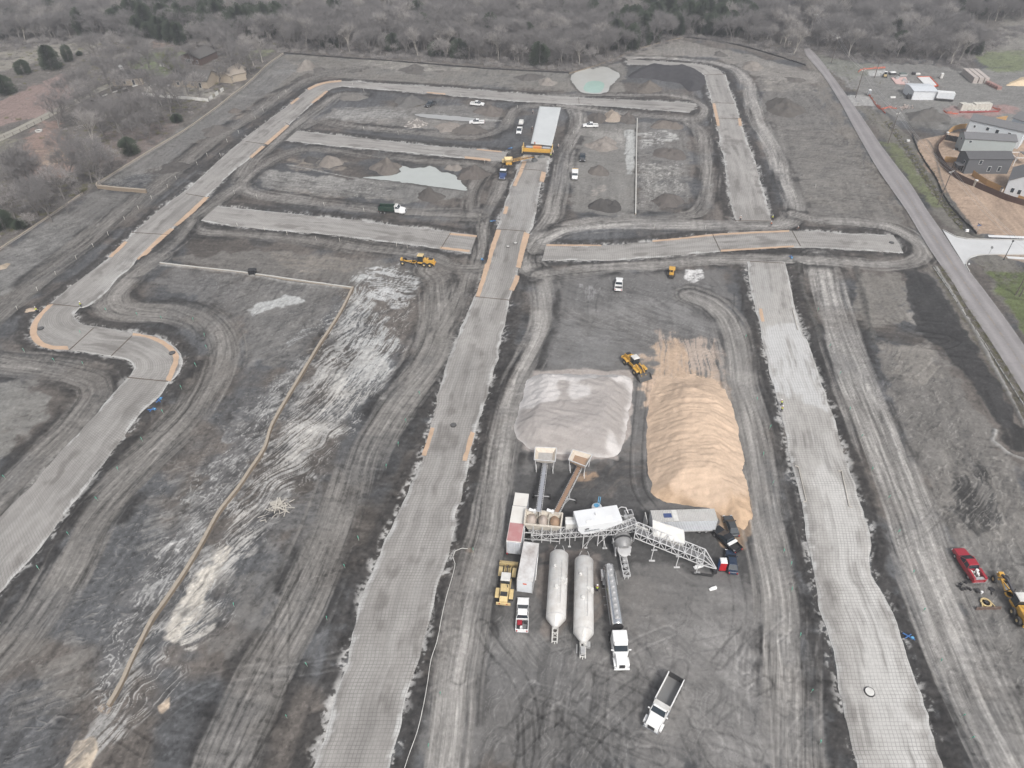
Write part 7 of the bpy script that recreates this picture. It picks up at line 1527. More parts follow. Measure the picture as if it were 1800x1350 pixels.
# portable toilet beside the blue sedan
def toilet(px_, py_, lab, wall, roof, side, rz=0, grp=None):
    t = empty('portable_toilet', (*U(px_, py_, 1.0), .03), rz, lab, 'portable toilet', grp)
    MB().box(-.56, .56, -.56, .56, .1, 2.1, .02, .02).build('cabin', wall, t, bevel=.04); MB().box(-.6, .6, -.6, .6, 2.1, 2.3, .12, .12).build('roof', roof, t, bevel=.05); MB().box(-.36, .36, -.6, -.565, .2, 1.95).build('door', wall, t, bevel=.02)
    MB().box(-.6, -.565, -.5, .5, .2, 2.0).build('side_panel', side, t); MB().box(-.65, .65, -.65, .65, 0, .1).build('skid', DARK, t); MB().tube((.3, .3, 2.2), (.3, .3, 2.6), .05).build('vent_pipe', WHITE, t)
toilet(1270,993, 'red portable toilet with a white roof and a blue side, beside the dark blue sedan', mat('bright red plastic', (.5, .012, .02), .45, dirt=.1), WHITE, BLUE, -.05)
toilet(1528,163, 'grey portable toilet with a white dome roof at the end of the orange netting', mat('grey plastic', (.25, .27, .29), .5), WHITE, DWHITE)
toilet(1655,134, 'small white portable toilet left of the stacked pallets', DWHITE, WHITE, DWHITE)

# stretch of hose, spill source, debris
def cable(name, pts, r, m, lab, cat, z=.12):
    W = catmull(UL(pts), .8); P = [(x, y, gz(x, y) + z) for x, y in W]; o = MB().path(P, r, 6).build(name, m, smooth=True); return tag(o, lab, cat)
cable('water_hose', [(822,966),(812,965),(800,970),(796,980),(800,992),(795,1015),(785,1050),(776,1090),(768,1130),(758,1160),(752,1200),(745,1240),(733,1290),(722,1320),(712,1350),(708,1368)], .05, DWHITE, 'long thin white hose snaking down the right side of the centre street', 'hose')
for pts, lab in (([(1397,820),(1403,822),(1417,882),(1411,884)], 'left one of the pair of thin lumber edge forms on the east street'), ([(1473,829),(1479,829),(1492,891),(1498,893)], 'right one of the pair of thin lumber edge forms on the east street'), ([(1393,546),(1402,581)], 'short thin pale form board at the right edge near the top of the east street')):
    W = UL(pts); b = MB(); [b.beam((*p, .22), (*q_, .22), .14, .14) for p, q_ in zip(W[:-1], W[1:])]; tag(b.build('edge_form', OLDWOOD), lab, 'form board')
rr = random.Random(12); c = U(492,893); t = empty('scrap_lumber', (*c, gz(*c)), 0, 'heap of pale broken boards and a black sheet in the mud', 'lumber heap')
b = MB(); [b.beam((rr.gauss(0, .8), rr.gauss(0, 1.0), rr.uniform(.2, 1.3)), (rr.gauss(0, 1.0), rr.gauss(-.4, 1.1), rr.uniform(.1, .9)), .14, .08) for k in range(30)]; b.build('board', OLDWOOD, t)
b = MB(); [b.beam((x, y, .1), (x + dx, y + dy, .1), .12, .06) for x, y, dx, dy in ((-2.6, -.2, 1.0, -.5), (.9, 1.3, 1.1, -1.0), (1.1, .2, 1.6, -.2), (1.2, -.4, 0, -1.6), (-3.4, -2.2, 2.9, 1.2), (-2.8, -3.0, 1.0, .3), (-1.9, -2.6, .3, -.7))]; b.build('loose_board', OLDWOOD, t)
b = MB(); [b.push((-.9, .9, .55 + .03 * k), (0, .1, .5)).box(-1.0, 1.0, -.08 + k * .22 - .4, .08 + k * .22 - .4, 0, .05).pop() for k in range(4)]; b.build('pallet', OLDWOOD, t); MB().add([(-2.6, -2.0, .12), (-.4, -1.0, .3), (0, -2.1, .12), (-1.0, -2.2, .12)], [(0, 1, 2, 3)]).build('black_sheet', DARK, t, thick=.02)
for px_, py_, s, lab in ((1227,997,.9,'crumpled white sheet on the ground below the tip of the right truss'), (1252.5,1036,.7,'small white sheet lying alone below the portable toilet'), (97,1205,.0,'')):
    if not s: continue
    b = MB(); b.push((*U(px_, py_), .1), (.1, .15, .4)).box(-s, s, -.35 * s, .3 * s, 0, .12).box(-s * .5, s * 1.1, -.1, .4 * s, .05, .25).pop(); tag(b.build('plastic_sheet', WHITE, bevel=.03), lab, 'litter')
b = MB(); [b.beam((*U(1213 + k, 1005 + k * 1.5), .08), (*U(1255 - k, 1011 + k * 1.2), .08), .07) for k in range(4)]; tag(b.build('steel_rods', DARK), 'thin dark rods lying on the ground under the right truss', 'steel rods')
t = empty('waste_bin', (*U(444,478,.7), gz(*U(444, 478))), .1, 'small black waste bin by the thin pale wall on the left', 'waste bin'); MB().box(-1.0, 1.0, -.7, .7, .05, 1.4, -.06, -.05).build('tub', BLACK, t, bevel=.05); MB().box(-.9, .9, -.6, .6, 1.4, 1.5).build('lid', DARK, t)
# manholes
for px_, py_, r, lab in ((797,748,.52,'round manhole cover in the centre street between the manhole and sand strips'), (1528,1217,.62,'white-rimmed manhole cover in the lower part of the east street'), (1567,427,.55,'pale manhole cover near the right end of the curved cross street'), (72,578,.6,'manhole at the left bend of the winding street'), (303,621,.6,'manhole at the right bend of the winding street'), (906,428,.45,'right of the two small manholes in the centre street at the junction'), (893,434,.45,'left of the two small manholes in the centre street at the junction')):
    if 'between the manhole' in lab: lab = 'round manhole cover in the centre street above the pair of sand strips'
    t = empty('manhole', (*U(px_, py_), .06), 0, lab, 'manhole', 'manholes in the streets'); MB().lathe([(0, r * 1.25), (.16, r * 1.2), (.16, r * .9)], 'z', 28).build('collar', DARK, t); MB().lathe([(.1, r), (.2, r), (.22, r * .5)], 'z', 28).build('cover', DWHITE if r > .61 else (mat('iron cover', (.12,.12,.12), .6, .3) if r > .5 else CONC), t)
# blue pipe fittings
BP = [(268,722,'blue pipe pieces beside the winding street below its right bend'), (281,705,'small blue fitting above the blue pipe pieces on the left'), (850,458,'blue pipe left of the centre street below the junction'), (866,390,'blue crossed fittings left of the centre street above the junction'), (1390,453,'blue pipe assembly at the top right corner of the east street'), (1596,1121,'blue valve and fitting on the right edge of the east street'), (897,262,'blue tarp bundle left of the paver')]
for i, (px_, py_, lab) in enumerate(BP):
    t = empty('pipe_fitting', (*U(px_, py_), .1), i * 1.1, lab, 'pipe fitting', 'blue pipe fittings'); MB().tube((-.9, 0, .2), (.9, .1, .25), .11, .11, 10).tube((-.3, -.6, .15), (.1, .6, .3), .09, .09, 10).build('pipe', BLUE, t); MB().lathe([(0, .22), (.35, .22)], 'z', 12, (.5, .2, 0)).build('collar', CYAN, t)

# walls
def wall_line(name, pts, w, h, m, lab, cat, cap=None, z=None):
    W = catmull(UL(pts), 1.2); t = empty(name, (W[0][0], W[0][1], 0), 0, lab, cat); O = Vector((W[0][0], W[0][1], 0)); b = MB(); c = MB()
    rn = random.Random(5)
    for p, q_ in zip(W[:-1], W[1:]):
        j = rn.gauss(0, .02); d = Vector((q_[0] - p[0], q_[1] - p[1], 0)).normalized() * .01
        b.beam((p[0] - O.x, p[1] - O.y, h / 2 - .15), (q_[0] - O.x + d.x, q_[1] - O.y + d.y, h / 2 - .15), w, h + .3)
        if cap: c.beam((p[0] - O.x, p[1] - O.y, h + .04 + j * .5), (q_[0] - O.x, q_[1] - O.y, h + .04 + j * .5), w + .08 + j, .12)
    b.build('wall', m, t); 
    if cap: c.build('coping', cap, t)
    return t
BWALL = mat('tan block wall', (.24, .19, .14), .95, dirt=.4, bump=.6, bscale=3); PWALL = mat('pale wall coping', (.36, .31, .25), .9, dirt=.4)
wall_line('retaining_wall', [(621,508),(600,550),(578,585),(560,612),(530,662),(500,712),(478,752),(466,790),(440,830),(420,860),(385,905),(355,960),(325,1010),(295,1055),(270,1090),(252,1125),(235,1160),(215,1205),(193,1243)], .45, .7, BWALL, 'long tan block retaining wall running diagonally through the rough mud left of the centre street', 'retaining wall', PWALL)
wall_line('retaining_wall', [(498,96),(470,116),(440,145),(410,168),(380,192),(330,228),(280,258),(230,289),(190,314),(171,325),(173,331)], .35, .7, mat('pale stone wall', (.36, .33, .3), .9, dirt=.4), 'long thin pale wall between the farm yards and the upper left strip', 'wall', PWALL)
wall_line('retaining_wall', [(173,331),(210,335),(258,339)], .6, 1.1, BWALL, 'short brown retaining wall crossing the left strip', 'retaining wall', PWALL)
wall_line('retaining_wall', [(146,341),(100,373),(50,407),(0,440),(-60,482),(-140,545)], .3, .5, mat('pale stone wall', (.36, .33, .3)), 'low pale wall along the lower left strip', 'wall', PWALL)
wall_line('retaining_wall', [(1120,210),(1118.5,260),(1118,310),(1117,378)], .3, .55, PWALL, 'thin pale straight wall dividing the two lots right of the fresh pavement', 'wall', mat('white coping', (.5, .49, .46), .8))
wall_line('retaining_wall', [(282,464),(340,471),(430,481),(520,494),(600,505),(621,508)], .3, .45, PWALL, 'thin pale wall running left to right into the top of the diagonal retaining wall', 'wall', mat('white coping', (.5, .49, .46), .8))

# silt fences: black fabric on stakes
def silt(pts, lab, m=DARK, h=.7):
    W = catmull(UL(pts), 2.6); O = W[0]; t = empty('silt_fence', (O[0], O[1], 0), 0, lab, 'silt fence'); b = MB(); s = MB(); rn = random.Random(3)
    for p, q_ in zip(W[:-1], W[1:]):
        hh = h * rn.uniform(.75, 1.1); b.beam((p[0] - O[0], p[1] - O[1], hh / 2), (q_[0] - O[0], q_[1] - O[1], hh / 2), .06, hh); s.beam((p[0] - O[0], p[1] - O[1], 0), (p[0] - O[0], p[1] - O[1], h * 1.35), .14)
    b.build('fabric', m, t); s.build('stakes', DARK, t)
silt([(500,94),(600,102),(700,109),(850,121),(1000,129)], 'dark silt fence along the far strip in front of the woods'); silt([(1000,130),(1060,112),(1120,88),(1160,76),(1200,67)], 'silt fence climbing to the right behind the turquoise pond', BWALL, .5)
silt([(1200,66),(1260,73),(1320,86),(1380,104),(1416,116)], 'curved dark silt fence in front of the woods at the top right'); silt([(1603,238),(1612,262),(1628,290),(1645,315),(1658,345),(1680,375),(1716,412)], 'black silt fence between the roadside grass and the bare house lots')
silt([(1640,470),(1655,492),(1690,545),(1730,605),(1765,660),(1800,715)], 'pale plastic-edged silt line left of the county road', DWHITE, .35)

# survey stakes with ribbons
STK = {'near': [(142,587),(97,637),(44,620),(147,642),(188,548),(242,555),(285,562),(340,565),(360,592),(364,613),(346,647),(320,685),(288,728),(251,776),(208,828),(172,880),(122,942),(70,1003),(10,842),(2,1097),(412,1067),(738,695),(714,743),(700,784),(679,823),(631,950),(607,1000),(575,1090),(541,1173),(505,1263),(774,1222),(753,1315),(832,970),(1513,770),(1532,828),(1577,938),(1604,1009),(1622,1075),(1652,1165),(1377,972),(1391,1040),(1406,1120),(1425,1218),(1441,1308),(1341,802),(1352,755),(1330,706),(1357,853),(1310,595),(1437,548),(1457,612),(1475,660),(1493,723),(1390,995),(1705,1300),(1560,878),(1689,1262)],
       'far': [(503,163),(490,174),(463,196),(449,209),(420,235),(400,250),(365,275),(347,290),(310,315),(295,330),(267,350),(244,368),(220,387),(191,415),(165,435),(135,457),(99,484),(66,511),(31,545),(388,275),(620,150),(640,228),(700,236),(780,276),(852,288),(640,162),(742,166),(810,171),(418,398),(465,405),(505,413),(556,422),(597,424),(640,372),(413,343),(452,348),(570,362),(697,434),(716,437),(1008,236),(1004,260),(998,297),(1370,290),(1385,320),(1398,350),(1358,262),(1250,215),(1228,250),(1249,330),(1150,400),(1240,402),(1433,330),(1310,160),(1080,178),(910,190),(893,215)]}
GRN = mat('green ribbon', (.08, .42, .3), .6)
protos = {}
for kd, lst in STK.items():
    m = GRN if kd == 'near' else DWHITE; first = None
    for px_, py_ in lst:
        x, y = U(px_, py_)
        if first is None:
            first = empty('survey_stake', (x, y, gz(x, y)), .3, 'thin wooden survey stake with a green ribbon beside a haul track' if kd == 'near' else 'thin pale survey stake beside a far haul track', 'survey stake', 'survey stakes with green ribbon' if kd == 'near' else 'pale survey stakes')
            MB().beam((0, 0, -.1), (.03, .05, 1.2), .06 if kd == 'near' else .09).build('lath', OLDWOOD if kd != 'near' else mat('stake wood', (.3, .36, .3), .8), first); MB().beam((0, 0.02, .65), (.05, .12, 1.2), .1, .1).build('ribbon', m, first)
        else: copy_tree(first, (x, y, gz(x, y)), rr.uniform(0, 6))

# ---------------------------------------------------------------- people
def skinmesh(name, verts, edges, radii, m, parent, sub=1):
    me = bpy.data.meshes.new(name); me.from_pydata(verts, edges, []); me.update(); o = bpy.data.objects.new(name, me); C.objects.link(o)
    md = o.modifiers.new('skin', 'SKIN'); md.use_smooth_shade = True
    for i, r in enumerate(radii): me.skin_vertices[0].data[i].radius = (r, r) if not isinstance(r, tuple) else r
    me.skin_vertices[0].data[0].use_root = True
    if sub: s = o.modifiers.new('sub', 'SUBSURF'); s.levels = sub; s.render_levels = sub
    me.materials.append(m); setpar(o, parent) if parent else None; return o
def person(px_, py_, lab, vest=HIVIS, rz=0.0, bend=0.0, hat=WHITE, grp=None):
    x, y = U(px_, py_); t = empty('person', (x, y, gz(x, y) + .02), rz, lab, 'person', grp); f = bend
    hip = (0, 0, .93); ch = (.18 * f, 0, 1.32 - .12 * f); nk = (.3 * f, 0, 1.5 - .2 * f); hd = (.36 * f + .02, 0, 1.68 - .24 * f)
    V = [hip, ch, nk, hd]; E = [(0, 1), (1, 2), (2, 3)]; Rr = [.13, .15, .055, .1]
    for s in (-1, 1):
        n = len(V); V += [(0, s * .1, .88), (.05 * s, s * .12, .48), (-.02, s * .13, .08), (.13, s * .14, .04)]; E += [(0, n), (n, n + 1), (n + 1, n + 2), (n + 2, n + 3)]; Rr += [.09, .06, .045, .04]
        n = len(V); sh = (ch[0] + .03, s * .2, ch[2] + .12); V += [sh, (sh[0] + .04 + .1 * f, s * .27, sh[2] - .3), (sh[0] + .2 + .15 * f, s * .23, sh[2] - .52), (sh[0] + .27 + .15 * f, s * .22, sh[2] - .58)]; E += [(1, n), (n, n + 1), (n + 1, n + 2), (n + 2, n + 3)]; Rr += [.06, .045, .033, .03]
        for q in range(5):
            k = len(V); b0 = V[n + 3]; V.append((b0[0] + .05 - .01 * abs(q - 2), b0[1] + (q - 2) * .018, b0[2] - .05)); E.append((n + 3, k)); Rr.append(.009)
    skinmesh('body', V, E, Rr, SKIN, t)
    skinmesh('trousers', [V[0], (0, -.1, .86), (-.05, -.12, .48), (-.02, -.13, .1), (0, .1, .86), (.05, .12, .48), (-.02, .13, .1)], [(0, 1), (1, 2), (2, 3), (0, 4), (4, 5), (5, 6)], [.15, .11, .085, .07, .11, .085, .07], JEANS, t)
    skinmesh('vest', [V[0], ch, (ch[0] + .03, -.17, ch[2] + .1), (ch[0] + .03, .17, ch[2] + .1), (ch[0] + .05, 0, ch[2] + .14)], [(0, 1), (1, 2), (1, 3), (1, 4)], [.165, .185, .09, .09, .1], vest, t)
    MB().lathe([(0, .15), (.02, .13), (.1, .11), (.14, .05)], 'z', 16, (hd[0], 0, hd[2] + .06)).build('hard_hat', hat, t, smooth=True)
for a in [
 (1049,1040,'worker in a lime vest standing between the right silo and the tanker', HIVIS, 1.6, .2), (143,540,'worker in a yellow vest on the inner edge of the left bend', HIVIS, 1.0, .3), (66,550,'worker in a yellow vest beside the small sand heap at the left bend', HIVIS, 2.0, .2),
 (1301,388,'worker in a pale vest at the lower left end of the north east street', DWHITE, 4.0, .1), (1357,387,'worker in a lime vest at the lower right end of the north east street', HIVIS, 4.0, .2), (1355,398,'worker in an orange vest just below the end of the north east street', HIORA, 3.0, .3),
 (1403,406,'worker bending at the upper edge of the curved cross street', JEANS, 3.0, .8), (1373,713,'upper one of two workers bending over the left edge of the east street', HIVIS, 1.8, .8), (1373,724,'lower one of two workers bending over the left edge of the east street', HIVIS, 1.0, .7),
 (968,277,'worker in a yellow vest at the right end of the paver', HIVIS, 2.0, .1), (972,273,'worker in a white shirt at the right end of the paver', DWHITE, 2.0, .1), (940,257,'worker in an orange vest standing on the paver side', HIORA, 2.0, .1),
 (935,230,'worker standing at the left edge of the fresh pavement, lower one', JEANS, 0.0, .2), (936,201,'worker in white at the left edge of the fresh pavement, upper one', DWHITE, 0.0, .3), (981,262,'worker in pale clothes right of the paver', DWHITE, 1.0, .4)]:
    person(a[0], a[1], a[2], a[3], a[4], a[5])

# ---------------------------------------------------------------- construction yard at the upper right
def bld(name, c0, c1, dep, hw, lab, cat, wallm, roofm, ridge=0.0, shed=0.0, wins=(), over=.3, front_ridge=False):
    """c0,c1: ground px of the near (south) wall; depth dep away from the camera"""
    A = Vector(U(*c0)); B = Vector(U(*c1)); d = B - A; L = d.length; t = empty(name, (A.x, A.y, 0), math.atan2(d.y, d.x), lab, cat)
    w = MB()
    if front_ridge:   # gable facing the near side, ridge runs away
        w.add([(0, 0, 0), (L, 0, 0), (L, dep, 0), (0, dep, 0), (0, 0, hw), (L, 0, hw), (L, dep, hw), (0, dep, hw), (L / 2, 0, hw + ridge), (L / 2, dep, hw + ridge)], [(0, 1, 5, 8, 4), (2, 3, 7, 9, 6), (1, 2, 6, 5), (3, 0, 4, 7)]); w.build('wall', wallm, t)
        r = MB(); r.add([(-over, -over, hw - .1), (L / 2, -over, hw + ridge + .05), (L / 2, dep + over, hw + ridge + .05), (-over, dep + over, hw - .1)], [(0, 1, 2, 3)]); r.add([(L + over, -over, hw - .1), (L / 2, -over, hw + ridge + .05), (L / 2, dep + over, hw + ridge + .05), (L + over, dep + over, hw - .1)], [(0, 1, 2, 3)]); r.build('roof', roofm, t, thick=.2)
    else:
        w.add([(0, 0, 0), (L, 0, 0), (L, dep, 0), (0, dep, 0), (0, 0, hw), (L, 0, hw), (L, dep, hw + shed), (0, dep, hw + shed), (0, dep / 2, hw + ridge + shed / 2), (L, dep / 2, hw + ridge + shed / 2)], [(0, 1, 5, 4), (2, 3, 7, 6), (1, 2, 6, 9, 5), (3, 0, 4, 8, 7)]); w.build('wall', wallm, t)
        r = MB(); z1 = hw - .08; zm = hw + ridge + shed / 2 + .06; z2 = hw + shed - .08
        r.add([(-over, -over, z1), (L + over, -over, z1), (L + over, dep / 2, zm), (-over, dep / 2, zm)], [(0, 1, 2, 3)]); r.add([(-over, dep / 2, zm), (L + over, dep / 2, zm), (L + over, dep + over, z2), (-over, dep + over, z2)], [(0, 1, 2, 3)]); r.build('roof', roofm, t, thick=.18)
    for (u, zz, ww, hh, face) in wins:
        if face == 's': x = u * L; fr = MB().box(x - ww / 2 - .09, x + ww / 2 + .09, -.05, .01, zz - .09, zz + hh + .09).build('window', WHITE, t); MB().box(x - ww / 2, x + ww / 2, -.07, -.045, zz, zz + hh).build('pane', GLASS, fr)
        else: y = u * dep; fr = MB().box(-.05, .01, y - ww / 2 - .09, y + ww / 2 + .09, zz - .09, zz + hh + .09).build('window', WHITE, t); MB().box(-.07, -.045, y - ww / 2, y + ww / 2, zz, zz + hh).build('pane', GLASS, fr)
    return t, L
SHING = mat('grey shingle roof', (.15, .15, .155), .9, dirt=.35, dscale=1.5, dcol=(.22, .22, .22), stripe=(1, .3, .01)); SHINGD = mat('dark shingle roof', (.085, .085, .09), .9, dirt=.35, dscale=1.5, dcol=(.13, .13, .13), stripe=(1, .3, .01))
def siding(n, c): return mat(n, c, .7, dirt=.1, stripe=(2, .25, .02))
SBLUE = siding('pale blue siding', (.55, .62, .68)); SWHT = siding('white siding', (.66, .7, .73)); SGRN = siding('grey green siding', (.36, .4, .4)); SDRK = siding('charcoal siding', (.105, .11, .12)); SWH2 = siding('off white siding', (.66, .68, .7))
bld('metal_shed', (1602,175.5), (1642,176), 9.5, 3.6, 'white metal shed in the yard beside the stacked materials', 'shed', mat('white metal wall', (.7, .72, .74), .5), mat('pale metal roof', (.62, .65, .68), .45, .1, dirt=.2), 0.5)
t, h, w = corr_box('storage_container', ((1648,160.5), (1679,163), 2.8), 3.4, 1.1, 'white container box raised on a dark frame right of the white shed', 'container', WHITE, mat('white metal wall', (.7, .72, .74)))
MB().box(-h, h, -w + .1, w - .1, .2, 1.05).build('undercarriage', DARK, t)
b = MB(); A, B, Cq, Dq = (U(*p_) for p_ in ((1612,137),(1634,136.5),(1648,152),(1630,155))); b.add([(*A, .3), (*B, .3), (*Cq, .3), (*Dq, .3)], [(0, 1, 2, 3)]); t = empty('foundation_slab', (0, 0, 0), 0, 'white house slab with a red plastic edge behind the white shed', 'foundation'); b.build('slab', WHITE, t, thick=.3)
b = MB(); [b.beam((*p_, .35), (*q_, .35), .5, .4) for p_, q_ in ((B, Cq), (Cq, Dq), (A, B))]; b.build('edge_film', ORANGE, t)
b = MB(); A, B, Cq, Dq = (U(*p_) for p_ in ((1566,138),(1592,137),(1598,150),(1574,148))); b.add([(*A, .25), (*B, .25), (*Cq, .25), (*Dq, .25)], [(0, 1, 2, 3)]); t = empty('foundation_slab', (0, 0, 0), 0, 'pinkish slab under preparation left of the white shed', 'foundation'); b.build('slab', mat('pink film', (.6, .4, .37), .6, dirt=.4, dcol=(.6, .58, .55)), t, thick=.3)
b = MB(); [b.box(x, x + rr.uniform(.4, 1.6), y, y + rr.uniform(.3, 1.0), .3, .3 + rr.uniform(.2, .9)) for x, y in [(A[0] + rr.uniform(1, 5), A[1] - rr.uniform(.5, 9)) for _ in range(14)]]; b.build('building_material', GALV, t)
# stacked block pallets
A = Vector(U(1694,131)); B = Vector(U(1712,146)); PAL = mat('shrink-wrapped blocks', (.42, .37, .34), .6, dirt=.5, dcol=(.6, .58, .56)); REDP = mat('red wrapped blocks', (.34, .19, .17), .7, dirt=.4)
def pallet(loc, rz, m, lab, grp, first=None, h=2.4):
    if first: return copy_tree(first, loc, rz)
    t = empty('block_pallet', loc, rz, lab, 'pallet', grp); b = MB(); [b.box(-.65, .65, -.95, .95, .16 + k * h / 4, .12 + (k + 1) * h / 4) for k in range(4)]; b.build('blocks', m, t, bevel=.03); MB().box(-.7, .7, -1.0, 1.0, 0, .13).build('pallet_base', OLDWOOD, t); return t
f0 = None; rz0 = math.atan2(B.y - A.y, B.x - A.x); sd2 = Vector((-math.sin(rz0), math.cos(rz0)))
for k in range(9):
    for j in range(3):
        p_ = A.lerp(B, k / 8) + sd2 * (2.3 * j); o = pallet((p_.x, p_.y, 0), rz0, PAL, 'tall wrapped block pallet in the pale block of stacks right of the sheds', 'wrapped block pallets in rows', f0); f0 = f0 or o
f1 = None
for k in range(7):
    p_ = Vector(U(1727 + k * 4.6, 144 + k * 2.3)); o = pallet((p_.x, p_.y, 0), rz0 + .1, REDP, 'low reddish block pallet in the line leading away from the pale stacks', 'reddish block pallets', f1, 1.3); f1 = f1 or o
t = empty('block_wall', label='long cream wall of stacked blocks on a red film, below the sheds', cat='block stack'); A = Vector(U(1688,195)); B = Vector(U(1741,194)); L = (B - A).length; t.location = (A.x, A.y, 0); t.rotation_euler = (0, 0, math.atan2((B - A).y, (B - A).x))
b = MB(); n = 9; [b.box(k * L / n + .04, (k + 1) * L / n - .04, 0, 2.6, .1, 2.6 if k in (0, 1) or k > 3 else 2.2) for k in range(n)]; b.build('blocks', mat('cream blocks', (.56, .54, .48), .8, dirt=.3), t, bevel=.05); MB().box(-1.5, L + 2, -2.4, -1.6, .02, .5).build('film_roll', mat('dark red film', (.3, .04, .04), .5, dirt=.4), t, bevel=.1)
b = MB(); [b.push((rr.uniform(0, L), rr.uniform(-1.4, -.3), .1), (0, 0, rr.uniform(0, 3))).box(-.5, .5, -.2, .2, 0, rr.uniform(.2, .6)).pop() for _ in range(16)]; b.build('loose_blocks', DWHITE, t)
MESH = mat('orange safety mesh', (.62, .14, .08), .8, dirt=.6, dscale=1.2, dcol=(.4, .2, .16))
def net(pts, lab, hh=1.0):
    W = catmull(UL(pts), 1.5); O = W[0]; t = empty('safety_fence', (O[0], O[1], 0), 0, lab, 'safety fence'); b = MB(); s = MB(); rn = random.Random(8)
    for p_, q_ in zip(W[:-1], W[1:]):
        h0 = hh * rn.uniform(.5, 1.1)
        for z in (.12, .3, .48, .66, .84): b.beam((p_[0] - O[0], p_[1] - O[1], z * h0), (q_[0] - O[0], q_[1] - O[1], z * h0), .03, .1)
        for u in (0, .33, .66): m_ = p_ * (1 - u) + q_ * u; b.beam((m_[0] - O[0], m_[1] - O[1], 0), (m_[0] - O[0], m_[1] - O[1], .9 * h0), .05)
        MB().beam((p_[0] - O[0], p_[1] - O[1], 0), (p_[0] - O[0], p_[1] - O[1], hh * 1.3), .06).build('post', DARK, t)
    b.build('mesh', MESH, t)
net([(1508,128),(1516,123),(1540,121),(1556,120)], 'orange mesh fence along the far side of the yard'); net([(1524,166),(1532,174),(1538,184),(1548,193),(1560,190),(1576,192)], 'sagging orange mesh fence right of the road entrance'); net([(1542,186),(1552,196),(1556,200)], 'fallen orange mesh beside the road entrance'); net([(1634,138),(1642,146),(1648,153)], 'orange mesh along the white slab')
net([(1658,196),(1664,200),(1684,201)], 'orange mesh left of the cream block stack'); net([(1744,190),(1752,193),(1758,196)], 'orange mesh right of the cream block stack')
MB0 = MB(); MB0.box(-.9, .9, -.5, .5, .1, 1.0)
t = empty('rubble_heap', (*U(1588,190), 0), 0, 'heap of pinkish broken blocks beside the end of the orange mesh', 'rubble'); b = MB()
for _ in range(40): x, y = rr.gauss(0, 1.6), rr.gauss(0, 1.2); b.push((x, y, rr.uniform(0, .7)), (rr.random(), rr.random(), rr.uniform(0, 3))).box(-.3, .3, -.2, .2, -.1, .15).pop()
b.build('blocks', mat('pink rubble', (.42, .34, .31), .9, dirt=.5, dcol=(.6, .58, .55)), t)
t = empty('forklift', (*U(1555,135), .05), 1.2, 'small brown and white telehandler parked on the pale pad of the yard', 'forklift'); MB().box(-1.6, 1.4, -.6, .6, .5, 1.2).build('body', TAN, t, bevel=.05); MB().box(-.8, .4, -.5, .5, 1.2, 2.2, .05, .05).build('cab', GLASS, t); MB().box(-.85, .45, -.55, .55, 2.2, 2.3).build('roof', WHITE, t); MB().beam((-1.2, .4, 1.4), (2.8, .4, 1.0), .25).build('boom', BLACK, t)
for x in (-1.1, 1.0):
    for y in (-.75, .75): wheel(t, x, y, .5, .35)
t = empty('material_stack', (*U(1568,131), .0), .2, 'white tarpaulined stack behind the telehandler', 'material stack'); MB().box(-1.4, 1.4, -.9, .9, 0, .9).build('bundle', DARK, t, bevel=.05); MB().box(-1.3, 1.3, -.8, .8, .9, 1.3, .1, .1).build('tarpaulin', WHITE, t, bevel=.08)
t = empty('material_stack', (*U(1586,133), .0), .1, 'dark green covered stack in the middle of the yard', 'material stack'); MB().box(-1.7, 1.7, -1.1, 1.1, 0, .8).build('bundle', GALV, t, bevel=.05); MB().box(-1.5, 1.5, -1.0, 1.0, .8, 1.2, .1, .1).build('tarpaulin', mat('dull green tarp', (.09, .12, .11), .6), t, bevel=.08)
t = empty('material_stack', (*U(1610,131), .0), .1, 'grey and black stack behind the white slab', 'material stack'); MB().box(-1.9, -.6, -.6, .6, 0, 1.0).build('drum_crate', DARK, t, bevel=.05); MB().box(-.4, 1.8, -.6, .6, 0, .6).build('bundle', DWHITE, t, bevel=.05)
t = empty('utility_cabinet', (*U(1569,172), .0), 0, 'white low crate on the ground at the near edge of the yard', 'crate'); MB().box(-1.1, 1.1, -.4, .4, 0, .5).build('crate_body', WHITE, t, bevel=.04); MB().box(-1.15, 1.15, -.45, .45, .5, .56).build('lid', DWHITE, t)
t = empty('generator', (*U(1597,173.5), .0), 0, 'dark generator with hoses at the left end of the white shed', 'generator'); MB().box(-.9, .7, -.8, .8, .2, 1.5).build('casing', DARK, t, bevel=.05); MB().tube((-.5, .3, 1.4), (-.5, .3, 2.2), .1).tube((.3, -.4, 1.4), (.3, -.4, 2.0), .1).build('exhaust', DARK, t)

